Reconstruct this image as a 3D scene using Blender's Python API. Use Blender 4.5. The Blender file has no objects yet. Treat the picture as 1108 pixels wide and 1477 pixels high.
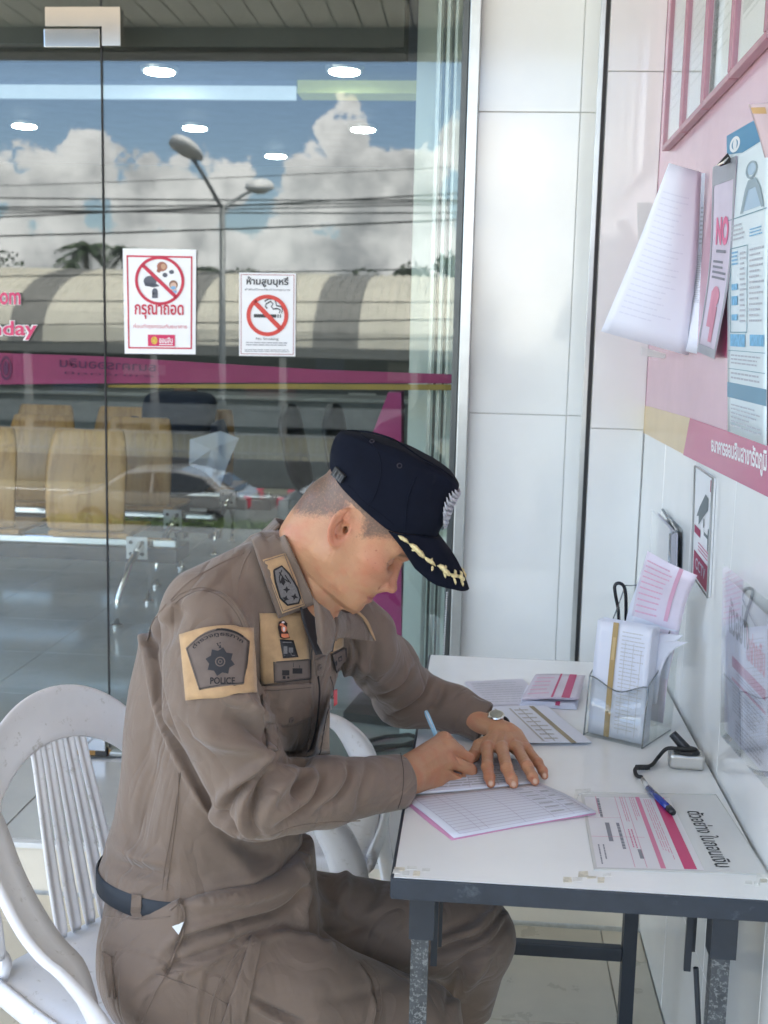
import bpy, bmesh, math, random
import numpy as np
from mathutils import Vector, Matrix
from mathutils.bvhtree import BVHTree
from mathutils.geometry import tessellate_polygon
random.seed(7); RNG = np.random.default_rng(7)
S = bpy.context.scene
COL = S.collection
R_ = math.radians

# ------------------------------------------------------------------ camera
F = 1650.0; W0, H0 = 1108.0, 1477.0
CAM = Vector((0, 0, 1.57))
yc = Vector((141, 238, -F)).normalized()
zc = Vector((264, (F*F - 141*264)/238.0, F)).normalized()
zc = (zc - yc*zc.dot(yc)).normalized()
xc = yc.cross(zc)
RW = Matrix(((xc.x, xc.y, xc.z), (yc.x, yc.y, yc.z), (zc.x, zc.y, zc.z)))   # camera -> world
cam = bpy.data.cameras.new('camera'); camo = bpy.data.objects.new('camera', cam); COL.objects.link(camo)
cam.sensor_fit = 'HORIZONTAL'; cam.sensor_width = 36; cam.lens = 36*F/W0
cam.clip_start = 0.05; cam.clip_end = 3000
camo.matrix_world = Matrix.Translation(CAM) @ RW.to_4x4()
cam.dof.use_dof = True; cam.dof.focus_distance = 2.1; cam.dof.aperture_fstop = 9.0
S.camera = camo

def ray(x, y):
    return (RW @ Vector((x - W0/2, H0/2 - y, -F))).normalized()
def at(x, y, X=None, Y=None, Z=None):
    d = ray(x, y)
    if Y is not None: t = Y/d.y
    elif X is not None: t = X/d.x
    else: t = (Z - CAM.z)/d.z
    return CAM + d*t
RWT = RW.transposed()
def proj(p):
    q = RWT @ (Vector(p) - CAM)
    return (W0/2 - F*q.x/q.z, H0/2 + F*q.y/q.z)
RWn = np.array(RW)
def projn(P):
    q = (P - np.array(CAM)) @ RWn
    return np.stack([W0/2 - F*q[:, 0]/q[:, 2], H0/2 + F*q[:, 1]/q[:, 2]], 1)

# ------------------------------------------------------------------ world, sun, exposure
SUN_EL, SUN_AZ = R_(60), R_(62)      # azimuth clockwise from +Y
wd = bpy.data.worlds.new('World'); S.world = wd; wd.use_nodes = True
nt = wd.node_tree; N = nt.nodes; L = nt.links
bg = N['Background']; bg.inputs['Strength'].default_value = 0.11
sky = N.new('ShaderNodeTexSky'); sky.sky_type = 'NISHITA'; sky.sun_disc = False
sky.sun_elevation = SUN_EL; sky.sun_rotation = SUN_AZ; sky.dust_density = 0.25; sky.ozone_density = 1.6
def wmath(op, a, b=None, c=None, clamp=False):
    n = N.new('ShaderNodeMath'); n.operation = op; n.use_clamp = clamp
    for i, v in enumerate((a, b, c)):
        if v is None: continue
        if isinstance(v, (int, float)): n.inputs[i].default_value = v
        else: L.new(v, n.inputs[i])
    return n.outputs[0]
tc = N.new('ShaderNodeTexCoord'); sx = N.new('ShaderNodeSeparateXYZ'); L.new(tc.outputs['Generated'], sx.inputs[0])
az = wmath('ARCTAN2', sx.outputs[0], wmath('MULTIPLY', sx.outputs[1], -1.0))
el = wmath('ARCSINE', sx.outputs[2])
cv = N.new('ShaderNodeCombineXYZ'); L.new(az, cv.inputs[0]); L.new(el, cv.inputs[1])
def wnoise(vec, scale, detail, rough, off=0):
    n = N.new('ShaderNodeTexNoise'); n.inputs['Scale'].default_value = scale
    n.inputs['Detail'].default_value = detail; n.inputs['Roughness'].default_value = rough
    m = N.new('ShaderNodeMapping'); m.inputs['Location'].default_value = (off, off*1.7, off*.3)
    L.new(vec, m.inputs[0]); L.new(m.outputs[0], n.inputs['Vector']); return n.outputs['Fac']
n_big = wnoise(cv.outputs[0], 9.0, 2.0, .5, 3.1)
n_det = wnoise(cv.outputs[0], 34.0, 9.0, .62, 1.3)
n_hi = wnoise(cv.outputs[0], 2.6, 6.0, .6, 8.3)
lumps = [(-.118, .196, .017), (-.117, .168, .026), (-.094, .140, .036), (-.155, .128, .036), (-.02, .165, .034), (.02, .15, .05),
         (-.325, .140, .030), (-.36, .118, .036), (-.285, .120, .036), (-.41, .128, .022), (-.215, .128, .026), (-.25, .105, .03),
         (-.10, .11, .05), (-.06, .128, .045), (.08, .13, .06), (.2, .16, .08), (-.55, .15, .07)]
dens = wmath('SUBTRACT', .096, el)                      # low bank
dens = wmath('MULTIPLY', dens, 26.0)
for (a0, e0, r0) in lumps:
    dx = wmath('SUBTRACT', az, a0); dy = wmath('SUBTRACT', el, e0)
    d = wmath('SQRT', wmath('ADD', wmath('MULTIPLY', dx, dx), wmath('MULTIPLY', dy, dy)))
    v = wmath('MULTIPLY', wmath('SUBTRACT', 1.0, wmath('DIVIDE', d, r0)), 1.0)
    dens = wmath('MAXIMUM', dens, v)
d2 = wmath('ADD', dens, wmath('MULTIPLY', wmath('SUBTRACT', n_det, .5), 2.6))
d2 = wmath('ADD', d2, wmath('MULTIPLY', wmath('SUBTRACT', n_big, .55), 1.6))
mask = N.new('ShaderNodeMapRange'); mask.interpolation_type = 'SMOOTHSTEP'
L.new(d2, mask.inputs[0]); mask.inputs[1].default_value = -.04; mask.inputs[2].default_value = .16
# scattered high cumulus over the rest of the sky
hi = N.new('ShaderNodeMapRange'); hi.interpolation_type = 'SMOOTHSTEP'
L.new(wmath('ADD', n_hi, wmath('MULTIPLY', n_det, .12)), hi.inputs[0]); hi.inputs[1].default_value = .49; hi.inputs[2].default_value = .62
elm = N.new('ShaderNodeMapRange'); L.new(el, elm.inputs[0]); elm.inputs[1].default_value = .30; elm.inputs[2].default_value = .42
cloud = wmath('MAXIMUM', mask.outputs[0], wmath('MULTIPLY', hi.outputs[0], elm.outputs[0]))
# cloud tone: bright rims, greyer bodies
tone = N.new('ShaderNodeMapRange'); tone.clamp = True
n_t = wnoise(cv.outputs[0], 22.0, 7.0, .6, 5.5)
L.new(wmath('ADD', wmath('MULTIPLY', d2, .30), wmath('MULTIPLY', wmath('SUBTRACT', n_t, .5), 2.6)), tone.inputs[0])
tone.inputs[1].default_value = -.10; tone.inputs[2].default_value = .70
cr = N.new('ShaderNodeMix'); cr.data_type = 'RGBA'; L.new(tone.outputs[0], cr.inputs['Factor'])
cr.inputs['A'].default_value = (9.5, 9.4, 9.2, 1); cr.inputs['B'].default_value = (3.9, 4.0, 4.1, 1)
mx = N.new('ShaderNodeMix'); mx.data_type = 'RGBA'; L.new(cloud, mx.inputs['Factor'])
L.new(sky.outputs[0], mx.inputs['A']); L.new(cr.outputs['Result'], mx.inputs['B']); L.new(mx.outputs['Result'], bg.inputs['Color'])

sun = bpy.data.lights.new('sun', 'SUN'); sun.energy = 4.0; sun.angle = R_(.5); sun.color = (1, .95, .87)
suno = bpy.data.objects.new('sun', sun); COL.objects.link(suno)
sd = Vector((math.sin(SUN_AZ)*math.cos(SUN_EL), math.cos(SUN_AZ)*math.cos(SUN_EL), math.sin(SUN_EL)))
suno.rotation_euler = sd.to_track_quat('Z', 'Y').to_euler(); suno.location = (0, -10, 30)
vs = S.view_settings; vs.view_transform = 'Standard'; vs.look = 'None'; vs.exposure = 2.9; vs.gamma = 1; vs.use_curve_mapping = False
S.cycles.use_denoising = True; S.cycles.max_bounces = 10; S.cycles.transparent_max_bounces = 24
S.cycles.glossy_bounces = 5; S.cycles.diffuse_bounces = 5; S.cycles.sample_clamp_indirect = 8; S.cycles.caustics_reflective = False; S.cycles.caustics_refractive = False

# ------------------------------------------------------------------ materials
MATS = {}
def mat(name, col, rough=.5, metal=0, coat=0, var=.12, vs=6, bump=0, bs=150, spec=.5, emit=None, es=0, sss=0, sheen=0, rvar=0, col2=None, stretch=None, c2amt=None, c2s=20):
    if name in MATS: return MATS[name]
    m = bpy.data.materials.new(name); m.use_nodes = True; n = m.node_tree.nodes; l = m.node_tree.links
    b = n['Principled BSDF']; b.inputs['Roughness'].default_value = rough; b.inputs['Metallic'].default_value = metal
    b.inputs['Coat Weight'].default_value = coat; b.inputs['Coat Roughness'].default_value = .05
    b.inputs['Specular IOR Level'].default_value = spec
    b.inputs['Base Color'].default_value = (*col, 1)
    if sss:
        b.inputs['Subsurface Weight'].default_value = sss; b.inputs['Subsurface Radius'].default_value = (.012, .005, .003); b.inputs['Subsurface Scale'].default_value = 1.0
    if sheen: b.inputs['Sheen Weight'].default_value = sheen; b.inputs['Sheen Roughness'].default_value = .4
    if emit: b.inputs['Emission Color'].default_value = (*emit, 1); b.inputs['Emission Strength'].default_value = es
    t = n.new('ShaderNodeTexCoord'); mp = n.new('ShaderNodeMapping'); l.new(t.outputs['Object'], mp.inputs[0])
    if stretch: mp.inputs['Scale'].default_value = stretch
    if var:
        a = n.new('ShaderNodeTexNoise'); a.inputs['Scale'].default_value = vs; a.inputs['Detail'].default_value = 6; a.inputs['Roughness'].default_value = .6
        l.new(mp.outputs[0], a.inputs['Vector'])
        r = n.new('ShaderNodeMapRange'); l.new(a.outputs['Fac'], r.inputs[0]); r.inputs[1].default_value = .3; r.inputs[2].default_value = .7
        r.inputs[3].default_value = 1 - var; r.inputs[4].default_value = 1 + var
        x = n.new('ShaderNodeMix'); x.data_type = 'RGBA'; x.blend_type = 'MULTIPLY'; x.inputs['Factor'].default_value = 1
        x.inputs['A'].default_value = (*col, 1); l.new(r.outputs[0], x.inputs['B']); out = x.outputs['Result']
        if col2:
            c = n.new('ShaderNodeTexNoise'); c.inputs['Scale'].default_value = c2s; c.inputs['Detail'].default_value = 8; c.inputs['Roughness'].default_value = .7
            l.new(mp.outputs[0], c.inputs['Vector'])
            rr = n.new('ShaderNodeMapRange'); l.new(c.outputs['Fac'], rr.inputs[0]); lo = c2amt or .58
            rr.inputs[1].default_value = lo; rr.inputs[2].default_value = lo + .08
            y = n.new('ShaderNodeMix'); y.data_type = 'RGBA'; l.new(rr.outputs[0], y.inputs['Factor']); l.new(out, y.inputs['A']); y.inputs['B'].default_value = (*col2, 1); out = y.outputs['Result']
        l.new(out, b.inputs['Base Color'])
        if rvar:
            q = n.new('ShaderNodeMapRange'); l.new(a.outputs['Fac'], q.inputs[0]); q.inputs[1].default_value = .3; q.inputs[2].default_value = .7
            q.inputs[3].default_value = max(0, rough - rvar); q.inputs[4].default_value = rough + rvar; l.new(q.outputs[0], b.inputs['Roughness'])
    if bump:
        a = n.new('ShaderNodeTexNoise'); a.inputs['Scale'].default_value = bs; a.inputs['Detail'].default_value = 4; l.new(mp.outputs[0], a.inputs['Vector'])
        bp = n.new('ShaderNodeBump'); bp.inputs['Strength'].default_value = bump; bp.inputs['Distance'].default_value = .004
        l.new(a.outputs['Fac'], bp.inputs['Height']); l.new(bp.outputs[0], b.inputs['Normal'])
    MATS[name] = m; return m
def glassm(name, r0, tint=(.93, .97, .95), rough=0.0, white=0):
    m = bpy.data.materials.new(name); m.use_nodes = True; n = m.node_tree.nodes; l = m.node_tree.links
    n.remove(n['Principled BSDF']); out = n['Material Output']
    lw = n.new('ShaderNodeLayerWeight'); lw.inputs[0].default_value = .5
    p = n.new('ShaderNodeMath'); p.operation = 'POWER'; l.new(lw.outputs['Facing'], p.inputs[0]); p.inputs[1].default_value = 5
    q = n.new('ShaderNodeMath'); q.operation = 'MULTIPLY_ADD'; l.new(p.outputs[0], q.inputs[0]); q.inputs[1].default_value = 1 - r0; q.inputs[2].default_value = r0
    tr = n.new('ShaderNodeBsdfTransparent'); tr.inputs[0].default_value = (*tint, 1)
    gl = n.new('ShaderNodeBsdfGlossy'); gl.inputs['Roughness'].default_value = rough; gl.inputs['Color'].default_value = (1, 1, 1, 1)
    src = tr.outputs[0]
    if white:
        df = n.new('ShaderNodeBsdfDiffuse'); df.inputs[0].default_value = (.8, .8, .8, 1)
        k = n.new('ShaderNodeMixShader'); k.inputs[0].default_value = white; l.new(src, k.inputs[1]); l.new(df.outputs[0], k.inputs[2]); src = k.outputs[0]
    mxs = n.new('ShaderNodeMixShader'); l.new(q.outputs[0], mxs.inputs[0]); l.new(src, mxs.inputs[1]); l.new(gl.outputs[0], mxs.inputs[2])
    l.new(mxs.outputs[0], out.inputs['Surface']); MATS[name] = m; return m

# ------------------------------------------------------------------ object helpers
ORG = {}
def thing(name, label, cat, loc=(0, 0, 0), group=None):
    o = bpy.data.objects.new(name, None); COL.objects.link(o); o.location = loc; o.empty_display_size = .1
    o['label'] = label; o['category'] = cat
    if group: o['group'] = group
    ORG[o.name] = Vector(loc); return o
def mesh(name, verts, faces, m, parent=None, smooth=False, origin=None, fmats=None, label=None, mats=None):
    o0 = ORG[parent.name] if parent is not None else (Vector(origin) if origin is not None else Vector((0, 0, 0)))
    v = np.asarray([tuple(p) for p in verts], dtype=float).reshape(-1, 3) - np.array(o0)
    me = bpy.data.meshes.new(name); me.from_pydata(v.tolist(), [], [tuple(int(i) for i in f) for f in faces])
    for mm in (mats or [m]): me.materials.append(mm)
    if fmats is not None: me.polygons.foreach_set('material_index', list(fmats))
    if smooth: me.polygons.foreach_set('use_smooth', [True]*len(me.polygons))
    me.update()
    o = bpy.data.objects.new(name, me); COL.objects.link(o)
    if parent is not None: o.parent = parent
    else: o.location = o0
    if label: o['label'] = label
    ORG[o.name] = o0; return o
def tag(o, label, cat, group=None):
    o['label'] = label; o['category'] = cat
    if group: o['group'] = group
    return o
def struct(o, kind='structure'): o['kind'] = kind; return o
def bevel(o, w=.003, seg=2, ang=35):
    b = o.modifiers.new('bevel', 'BEVEL'); b.width = w; b.segments = seg; b.limit_method = 'ANGLE'; b.angle_limit = R_(ang); return o
def subsurf(o, lv=2):
    s = o.modifiers.new('subsurf', 'SUBSURF'); s.levels = lv; s.render_levels = lv; return o
class MB:
    def __init__(s): s.v = []; s.f = []; s.m = []
    def add(s, v, f, mi=0):
        k = len(s.v); s.v += [tuple(p) for p in v]; s.f += [tuple(i + k for i in q) for q in f]; s.m += [mi]*len(f); return s
    def box(s, a, b, mi=0):
        (x0, y0, z0), (x1, y1, z1) = a, b
        v = [(x0, y0, z0), (x1, y0, z0), (x1, y1, z0), (x0, y1, z0), (x0, y0, z1), (x1, y0, z1), (x1, y1, z1), (x0, y1, z1)]
        return s.add(v, [(0, 3, 2, 1), (4, 5, 6, 7), (0, 1, 5, 4), (1, 2, 6, 5), (2, 3, 7, 6), (3, 0, 4, 7)], mi)
    def tube(s, pts, r, n=10, cap=True, mi=0, closed=False):
        pts = [Vector(p) for p in pts]; k = len(pts); rs = r if hasattr(r, '__len__') else [r]*k
        v = []; up = None
        for i, p in enumerate(pts):
            a = pts[i - 1] if (i or closed) else p; b = pts[(i + 1) % k] if (i < k - 1 or closed) else p
            t = (b - a).normalized()
            if up is None: up = t.orthogonal().normalized()
            else: up = (up - t*up.dot(t)).normalized()
            w = t.cross(up)
            for j in range(n):
                q = 2*math.pi*j/n; v.append(p + (up*math.cos(q) + w*math.sin(q))*rs[i])
        f = [(i*n + j, i*n + (j + 1) % n, (i + 1)*n + (j + 1) % n, (i + 1)*n + j) for i in range(k - 1) for j in range(n)]
        if closed: f += [((k - 1)*n + j, (k - 1)*n + (j + 1) % n, (j + 1) % n, j) for j in range(n)]
        elif cap: f += [tuple(range(n))[::-1], tuple((k - 1)*n + j for j in range(n))]
        return s.add(v, f, mi)
    def prism(s, poly, d, mi=0):      # poly: list of 3D points (planar), d: extrusion vector
        n = len(poly); p = [Vector(q) for q in poly]; d = Vector(d)
        tri = tessellate_polygon([p])
        v = p + [q + d for q in p]
        f = [t for t in tri] + [tuple(i + n for i in t[::-1]) for t in tri] + [(i, i + n, (i + 1) % n + n, (i + 1) % n) for i in range(n)]
        return s.add(v, f, mi)
    def build(s, name, m, parent=None, smooth=False, origin=None, label=None, mats=None):
        o = mesh(name, s.v, s.f, m, parent, smooth, origin, s.m if mats else None, label, mats)
        bm = bmesh.new(); bm.from_mesh(o.data); bmesh.ops.recalc_face_normals(bm, faces=bm.faces); bm.to_mesh(o.data); bm.free()
        return o
def box(name, a, b, m, parent=None, bev=0, origin=None, label=None):
    o = MB().box(a, b).build(name, m, parent, origin=origin, label=label)
    if bev: bevel(o, bev)
    return o
def tiles(parent, m, fn, us, vs, gap=.0009, name='tile', th=.008, skip=None, jit=.0006):
    """fn(u, v, d) -> 3D point; d is the height above the backing surface. One object per tile."""
    for i in range(len(us) - 1):
        for j in range(len(vs) - 1):
            if skip and skip(i, j): continue
            u0, u1, v0, v1 = us[i] + gap, us[i+1] - gap, vs[j] + gap, vs[j+1] - gap
            e = .0015; h = th + random.uniform(-jit, jit)
            P = [fn(u0, v0, .001), fn(u1, v0, .001), fn(u1, v1, .001), fn(u0, v1, .001),
                 fn(u0, v0, h-e), fn(u1, v0, h-e), fn(u1, v1, h-e), fn(u0, v1, h-e),
                 fn(u0+e, v0+e, h), fn(u1-e, v0+e, h), fn(u1-e, v1-e, h), fn(u0+e, v1-e, h)]
            b = MB().add(P, [(0,1,5,4),(1,2,6,5),(2,3,7,6),(3,0,4,7),(4,5,9,8),(5,6,10,9),(6,7,11,10),(7,4,8,11),(8,9,10,11)])
            b.build(name, m, parent)
_txt = {}
def text2d(s, bold=0.0, width=None):
    """flat text as triangles, normalised so that its cap height is 1 (origin at left of baseline)"""
    key = (s, bold)
    if key not in _txt:
        c = bpy.data.curves.new('txt', 'FONT'); c.body = s; c.resolution_u = 3; c.offset = bold
        o = bpy.data.objects.new('txt', c); COL.objects.link(o)
        dg = bpy.context.evaluated_depsgraph_get(); ev = o.evaluated_get(dg); me = ev.to_mesh()
        v = np.array([x.co[:2] for x in me.vertices]); f = [tuple(p.vertices) for p in me.polygons]; ev.to_mesh_clear()
        bpy.data.objects.remove(o); bpy.data.curves.remove(c)
        _txt[key] = (v, f)
    return _txt[key]
def textfit(s, u0, v0, u1, v1, bold=0.0):
    """text scaled into a (u, v) rectangle"""
    v, f = text2d(s, bold); lo, hi = v.min(0), v.max(0)
    return (v - lo)/(hi - lo)*np.array([u1 - u0, v1 - v0]) + np.array([u0, v0]), f
def rect2(u0, v0, u1, v1): return np.array([(u0, v0), (u1, v0), (u1, v1), (u0, v1)], float), [(0, 1, 2, 3)]
def ring2(cu, cv, ru, rv, w, n=40, a0=0, a1=2*math.pi):
    v = []; 
    for i in range(n + 1):
        a = a0 + (a1 - a0)*i/n
        v += [(cu + ru*math.cos(a), cv + rv*math.sin(a)), (cu + (ru - w)*math.cos(a), cv + (rv - w*rv/ru)*math.sin(a))]
    return np.array(v), [(2*i, 2*i+1, 2*i+3, 2*i+2) for i in range(n)]
def poly2(pts): return np.array(pts, float), [tuple(t) for t in tessellate_polygon([[Vector((p[0], p[1], 0)) for p in pts]])]
def ell2(cu, cv, ru, rv, n=20, rot=0):
    return poly2([(cu + ru*math.cos(a)*math.cos(rot) - rv*math.sin(a)*math.sin(rot), cv + ru*math.cos(a)*math.sin(rot) + rv*math.sin(a)*math.cos(rot)) for a in [2*math.pi*i/n for i in range(n)]])
def fan2(pts, lv=5):
    c = np.mean(np.array(pts, float), 0); n = len(pts); v = [tuple(c)]
    for j in range(1, lv + 1): v += [tuple(c + (np.array(p) - c)*j/lv) for p in pts]
    f = [(0, 1 + k, 1 + (k+1) % n) for k in range(n)] + [(1 + (j-1)*n + k, 1 + j*n + k, 1 + j*n + (k+1) % n, 1 + (j-1)*n + (k+1) % n) for j in range(1, lv) for k in range(n)]
    return np.array(v), f
def stroke2(pts, w):
    q_ = [Vector((p[0], p[1])) for p in pts]; pts = [q_[0]]; v = []
    for a, b in zip(q_, q_[1:]):
        m_ = max(1, int((b - a).length/18)); pts += [a.lerp(b, (k+1)/m_) for k in range(m_)]
    for i, p in enumerate(pts):
        t = (pts[min(i+1, len(pts)-1)] - pts[max(i-1, 0)]).normalized(); n_ = Vector((-t.y, t.x))*w/2
        v += [tuple(p + n_), tuple(p - n_)]
    return np.array(v), [(2*i, 2*i+1, 2*i+3, 2*i+2) for i in range(len(pts)-1)]
def lines2(u0, v0, u1, v1, n, wfrac=.35, rag=.25, vert=False, seed=0, words=True):
    """fine illegible print: rows of short dashes"""
    rr = random.Random(seed); V = []; Fc = []
    for i in range(n):
        c = v1 - (v1 - v0)*(i + .5)/n; h = (v1 - v0)/n*wfrac/2
        end = u1 - (u1 - u0)*rr.random()*rag; u = u0
        while u < end - 1e-6:
            w = (u1 - u0)*(rr.uniform(.06, .16) if words else 1); e = min(u + w, end)
            k = len(V); V += [(u, c - h), (e, c - h), (e, c + h), (u, c + h)]; Fc.append((k, k+1, k+2, k+3)); u = e + (u1 - u0)*.015
    return np.array(V), Fc
def bil(q, d=0.0):
    """(u, v) in [0, 1] -> quad with corners q = lower-left, lower-right, upper-right, upper-left, lifted d along its normal"""
    q = [Vector(p) for p in q]; nrm = (q[1] - q[0]).cross(q[3] - q[0]).normalized()*d
    return lambda u, v: q[0]*(1-u)*(1-v) + q[1]*u*(1-v) + q[2]*u*v + q[3]*(1-u)*v + nrm
def printed(name, shapes, fn, m, parent, label=None):
    b = MB()
    for sh in shapes:
        A = np.array(sh[0], float)
        if len(A) and np.abs(A).max() < 2.5:            # split long strips so that they follow curved sheets
            for f in sh[1]:
                if len(f) == 4:
                    q = A[list(f)]; l1 = np.linalg.norm(q[1] - q[0]); l2 = np.linalg.norm(q[3] - q[0]); n1 = max(1, int(l1/.12)); n2 = max(1, int(l2/.12))
                    P4 = [(q[0]*(1-i/n1) + q[1]*(i/n1))*(1-j/n2) + (q[3]*(1-i/n1) + q[2]*(i/n1))*(j/n2) for j in range(n2+1) for i in range(n1+1)]
                    b.add([fn(u, v) for u, v in P4], [(j*(n1+1)+i, j*(n1+1)+i+1, (j+1)*(n1+1)+i+1, (j+1)*(n1+1)+i) for j in range(n2) for i in range(n1)])
                else: b.add([fn(*A[i]) for i in f], [tuple(range(len(f)))])
        else: b.add([fn(u, v) for u, v in sh[0]], sh[1])
    o = mesh(name, b.v, b.f, m, parent, label=label)
    if name in ('print', 'grey_print', 'blue_print', 'form_print', 'ruling', 'entries', 'show_through', 'heading_print', 'white_print', 'dark_print', 'pink_rules'): o['kind'] = 'stuff'
    return o
def copyt(root, loc, label=None, group=None, rotz=None):
    r = root.copy(); COL.objects.link(r); r.location = loc
    if rotz is not None: r.rotation_euler = (0, 0, rotz)
    if label: r['label'] = label
    if group: r['group'] = group
    def rec(src, dst):
        for ch in [c for c in src.children]:
            c = ch.copy(); COL.objects.link(c); c.parent = dst; rec(ch, c)
    rec(root, r); return r
def link_children(): bpy.context.view_layer.update()

def spl(pts, n=8):
    pts = [np.array(p, float) for p in pts]; out = []
    if len(pts) < 3: return pts
    for i in range(len(pts) - 1):
        p0 = pts[i-1] if i else 2*pts[0] - pts[1]; p1, p2 = pts[i], pts[i+1]; p3 = pts[i+2] if i + 2 < len(pts) else 2*pts[-1] - pts[-2]
        for k in range(n):
            f = k/n; out.append(.5*((2*p1) + (p2-p0)*f + (2*p0-5*p1+4*p2-p3)*f*f + (3*p1-p0-3*p2+p3)*f**3))
    out.append(pts[-1]); return out
# ================================================================== THE SETTING
XW, YG, YC = .486, 3.69, 3.42; SE = 2.99; XR = .327       # right wall plane, glass plane, front wall plane
tile_white = mat('white glazed wall tile', (.78, .785, .765), .10, spec=.85, var=.035, vs=3, bump=.02, bs=12, rvar=.03)
grout = mat('grey tile grout', (.60, .60, .58), .8, var=.15, vs=40)
tile_beige = mat('beige porch tile', (.66, .59, .46), .32, var=.06, vs=7, rvar=.1)
tile_riser = mat('cream riser tile', (.74, .68, .57), .3, var=.06, vs=5)
tile_tread = mat('polished grey tread tile', (.50, .49, .46), .22, var=.06, vs=4, rvar=.05)
tile_hall = mat('polished grey hall tile', (.42, .44, .44), .14, var=.06, vs=3, rvar=.05)
concrete = mat('weathered concrete', (.36, .35, .32), .85, var=.2, vs=2, bump=.3, bs=30)
asphalt = mat('grey asphalt', (.075, .073, .07), .9, var=.2, vs=3, bump=.4, bs=60)
alu = mat('brushed aluminium', (.55, .57, .56), .33, metal=.85, var=.06, vs=20)
alu_dark = mat('dark aluminium profile', (.10, .11, .11), .35, metal=.6, var=.1, vs=20)
chrome = mat('polished steel', (.75, .74, .72), .09, metal=1, var=.04)
white_paint = mat('white painted board', (.74, .75, .74), .5, var=.04)
black_rubber = mat('black gasket', (.02, .02, .02), .6, var=.1)

g = struct(mesh('ground', [(-600, -900, -2.75), (600, -900, -2.75), (600, 600, -2.75), (-600, 600, -2.75)], [(0, 1, 2, 3)], mat('dry verge ground', (.10, .10, .075), .95, var=.3, vs=.3)))
struct(mesh('road', [(-200, -24.5, -2.71), (200, -24.5, -2.71), (200, -13.5, -2.71), (-200, -13.5, -2.71)], [(0, 1, 2, 3)], asphalt))
b = MB()
for i in range(-20, 21): b.add([(i*5, -19.1, -2.70), (i*5+2, -19.1, -2.70), (i*5+2, -19.0, -2.70), (i*5, -19.0, -2.70)], [(0, 1, 2, 3)])
b.add([(-120, -23.9, -2.70), (120, -23.9, -2.70), (120, -23.75, -2.70), (-120, -23.75, -2.70)], [(0, 1, 2, 3)])
struct(b.build('road_marking', mat('white road paint', (.7, .7, .68), .7)))
struct(box('forecourt', (-60, -13.4, -2.75), (40, -2.06, -2.66), mat('pale concrete paving', (.36, .35, .32), .85, var=.15, vs=1.2)))

# porch platform, floor tiles one by one where they can be told apart
porch = struct(box('porch_floor', (-6, -2.05, -2.8), (XW + .05, SE, -.009), grout))
us = [-2.02 + .6*k for k in range(5)] + [XW]; vy = [2.82 - .3*k for k in range(6)][::-1] + [SE - .015]
tiles(porch, tile_beige, lambda u, v, d: (u, v, -.009 + d), us, vy, gap=.0012)
mesh('floor_finish', [(-6, -2.05, -.002), (XW, -2.05, -.002), (XW, vy[0] - .003, -.002), (-6, vy[0] - .003, -.002)], [(0, 1, 2, 3)], tile_beige, porch)
mesh('floor_finish', [(-6, vy[0], -.002), (us[0] - .003, vy[0], -.002), (us[0] - .003, SE - .015, -.002), (-6, SE - .015, -.002)], [(0, 1, 2, 3)], tile_beige, porch)
# step: riser and tread tiles
step = struct(box('porch_step', (-6, SE + .01, -.02), (XW + .05, YG + .12, .141), grout))
ux = [-1.94 + .6*k for k in range(5)][:5]
ux[-1] = XW - .001
tiles(step, tile_riser, lambda u, v, d: (u, SE + .011 - d, v), ux, [0.0, .132], gap=.0015)
ut = [-2.54, -1.94, -1.34, -.74, -.14, XR - .005]
tiles(step, tile_tread, lambda u, v, d: (u, v, .1405 + d), [XR - .005, XW - .001], [SE + .015, YC - .01], gap=.0015, th=.009)
tiles(step, tile_tread, lambda u, v, d: (u, v, .1405 + d), ut, [SE + .015, YG - .06], gap=.0015, th=.009)
b = box('nosing', (-6, SE - .012, .1335), (XW - .001, SE + .014, .1495), mat('white nosing strip', (.72, .72, .70), .35), step, bev=.002)
mesh('tread_finish', [(-6, SE + .015, .147), (-2.545, SE + .015, .147), (-2.545, YG + .1, .147), (-6, YG + .1, .147)], [(0, 1, 2, 3)], tile_tread, step)

# right wall: glossy tiles
rw = struct(box('side_wall', (XW + .0085, -2.4, -.02), (XW + .2, YC + .01, 4.0), grout))
vyw = [3.024 - .42*k for k in range(7)][::-1]; vyw.append(YC - .002)
tiles(rw, tile_white, lambda u, v, d: (XW + .0085 - d, u, v), vyw, [0.002, .34, 1.34, 2.35, 3.36], th=.0085)
mesh('plain_tiling', [(XW + .001, -2.4, 0), (XW + .001, vyw[0] - .004, 0), (XW + .001, vyw[0] - .004, 3.98), (XW + .001, -2.4, 3.98)], [(0, 1, 2, 3)], tile_white, rw)
# front wall right of the glass (in front plane), its return and the column beside the glass
fw = struct(box('front_wall', (XR + .0065, YC + .0085, -.02), (XW + .2, YG + .3, 4.0), grout))
tiles(fw, tile_white, lambda u, v, d: (u, YC + .0085 - d, v), [XR, XW - .001], [0.002, .34, 1.34, 2.35, 3.36], th=.0085)
tiles(fw, tile_white, lambda u, v, d: (XR + .0065 - d, u, v), [YC + .012, YG - .03], [0.16, .36, 1.36, 2.29, 3.22], th=.0085)
box('corner_gasket', (XR - .012, YC - .001, .15), (XR - .0015, YC + .012, 3.99), black_rubber, fw)
box('corner_trim', (XR - .026, YC - .001, .15), (XR - .012, YC + .010, 3.99), alu, fw, bev=.001)
col = struct(box('tiled_column', (-.06, YG + .0085, .14), (XR + .005, YG + .30, 4.0), grout))
tiles(col, tile_white, lambda u, v, d: (u, YG + .0085 - d, v), [-.037, .277], [.152, .43, 1.36, 2.29, 3.22], th=.0085)
tiles(col, tile_white, lambda u, v, d: (u, YG + .0085 - d, v), [.277, XR + .003], [.152, .43, 1.36, 2.29, 3.22], th=.0085)
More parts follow.
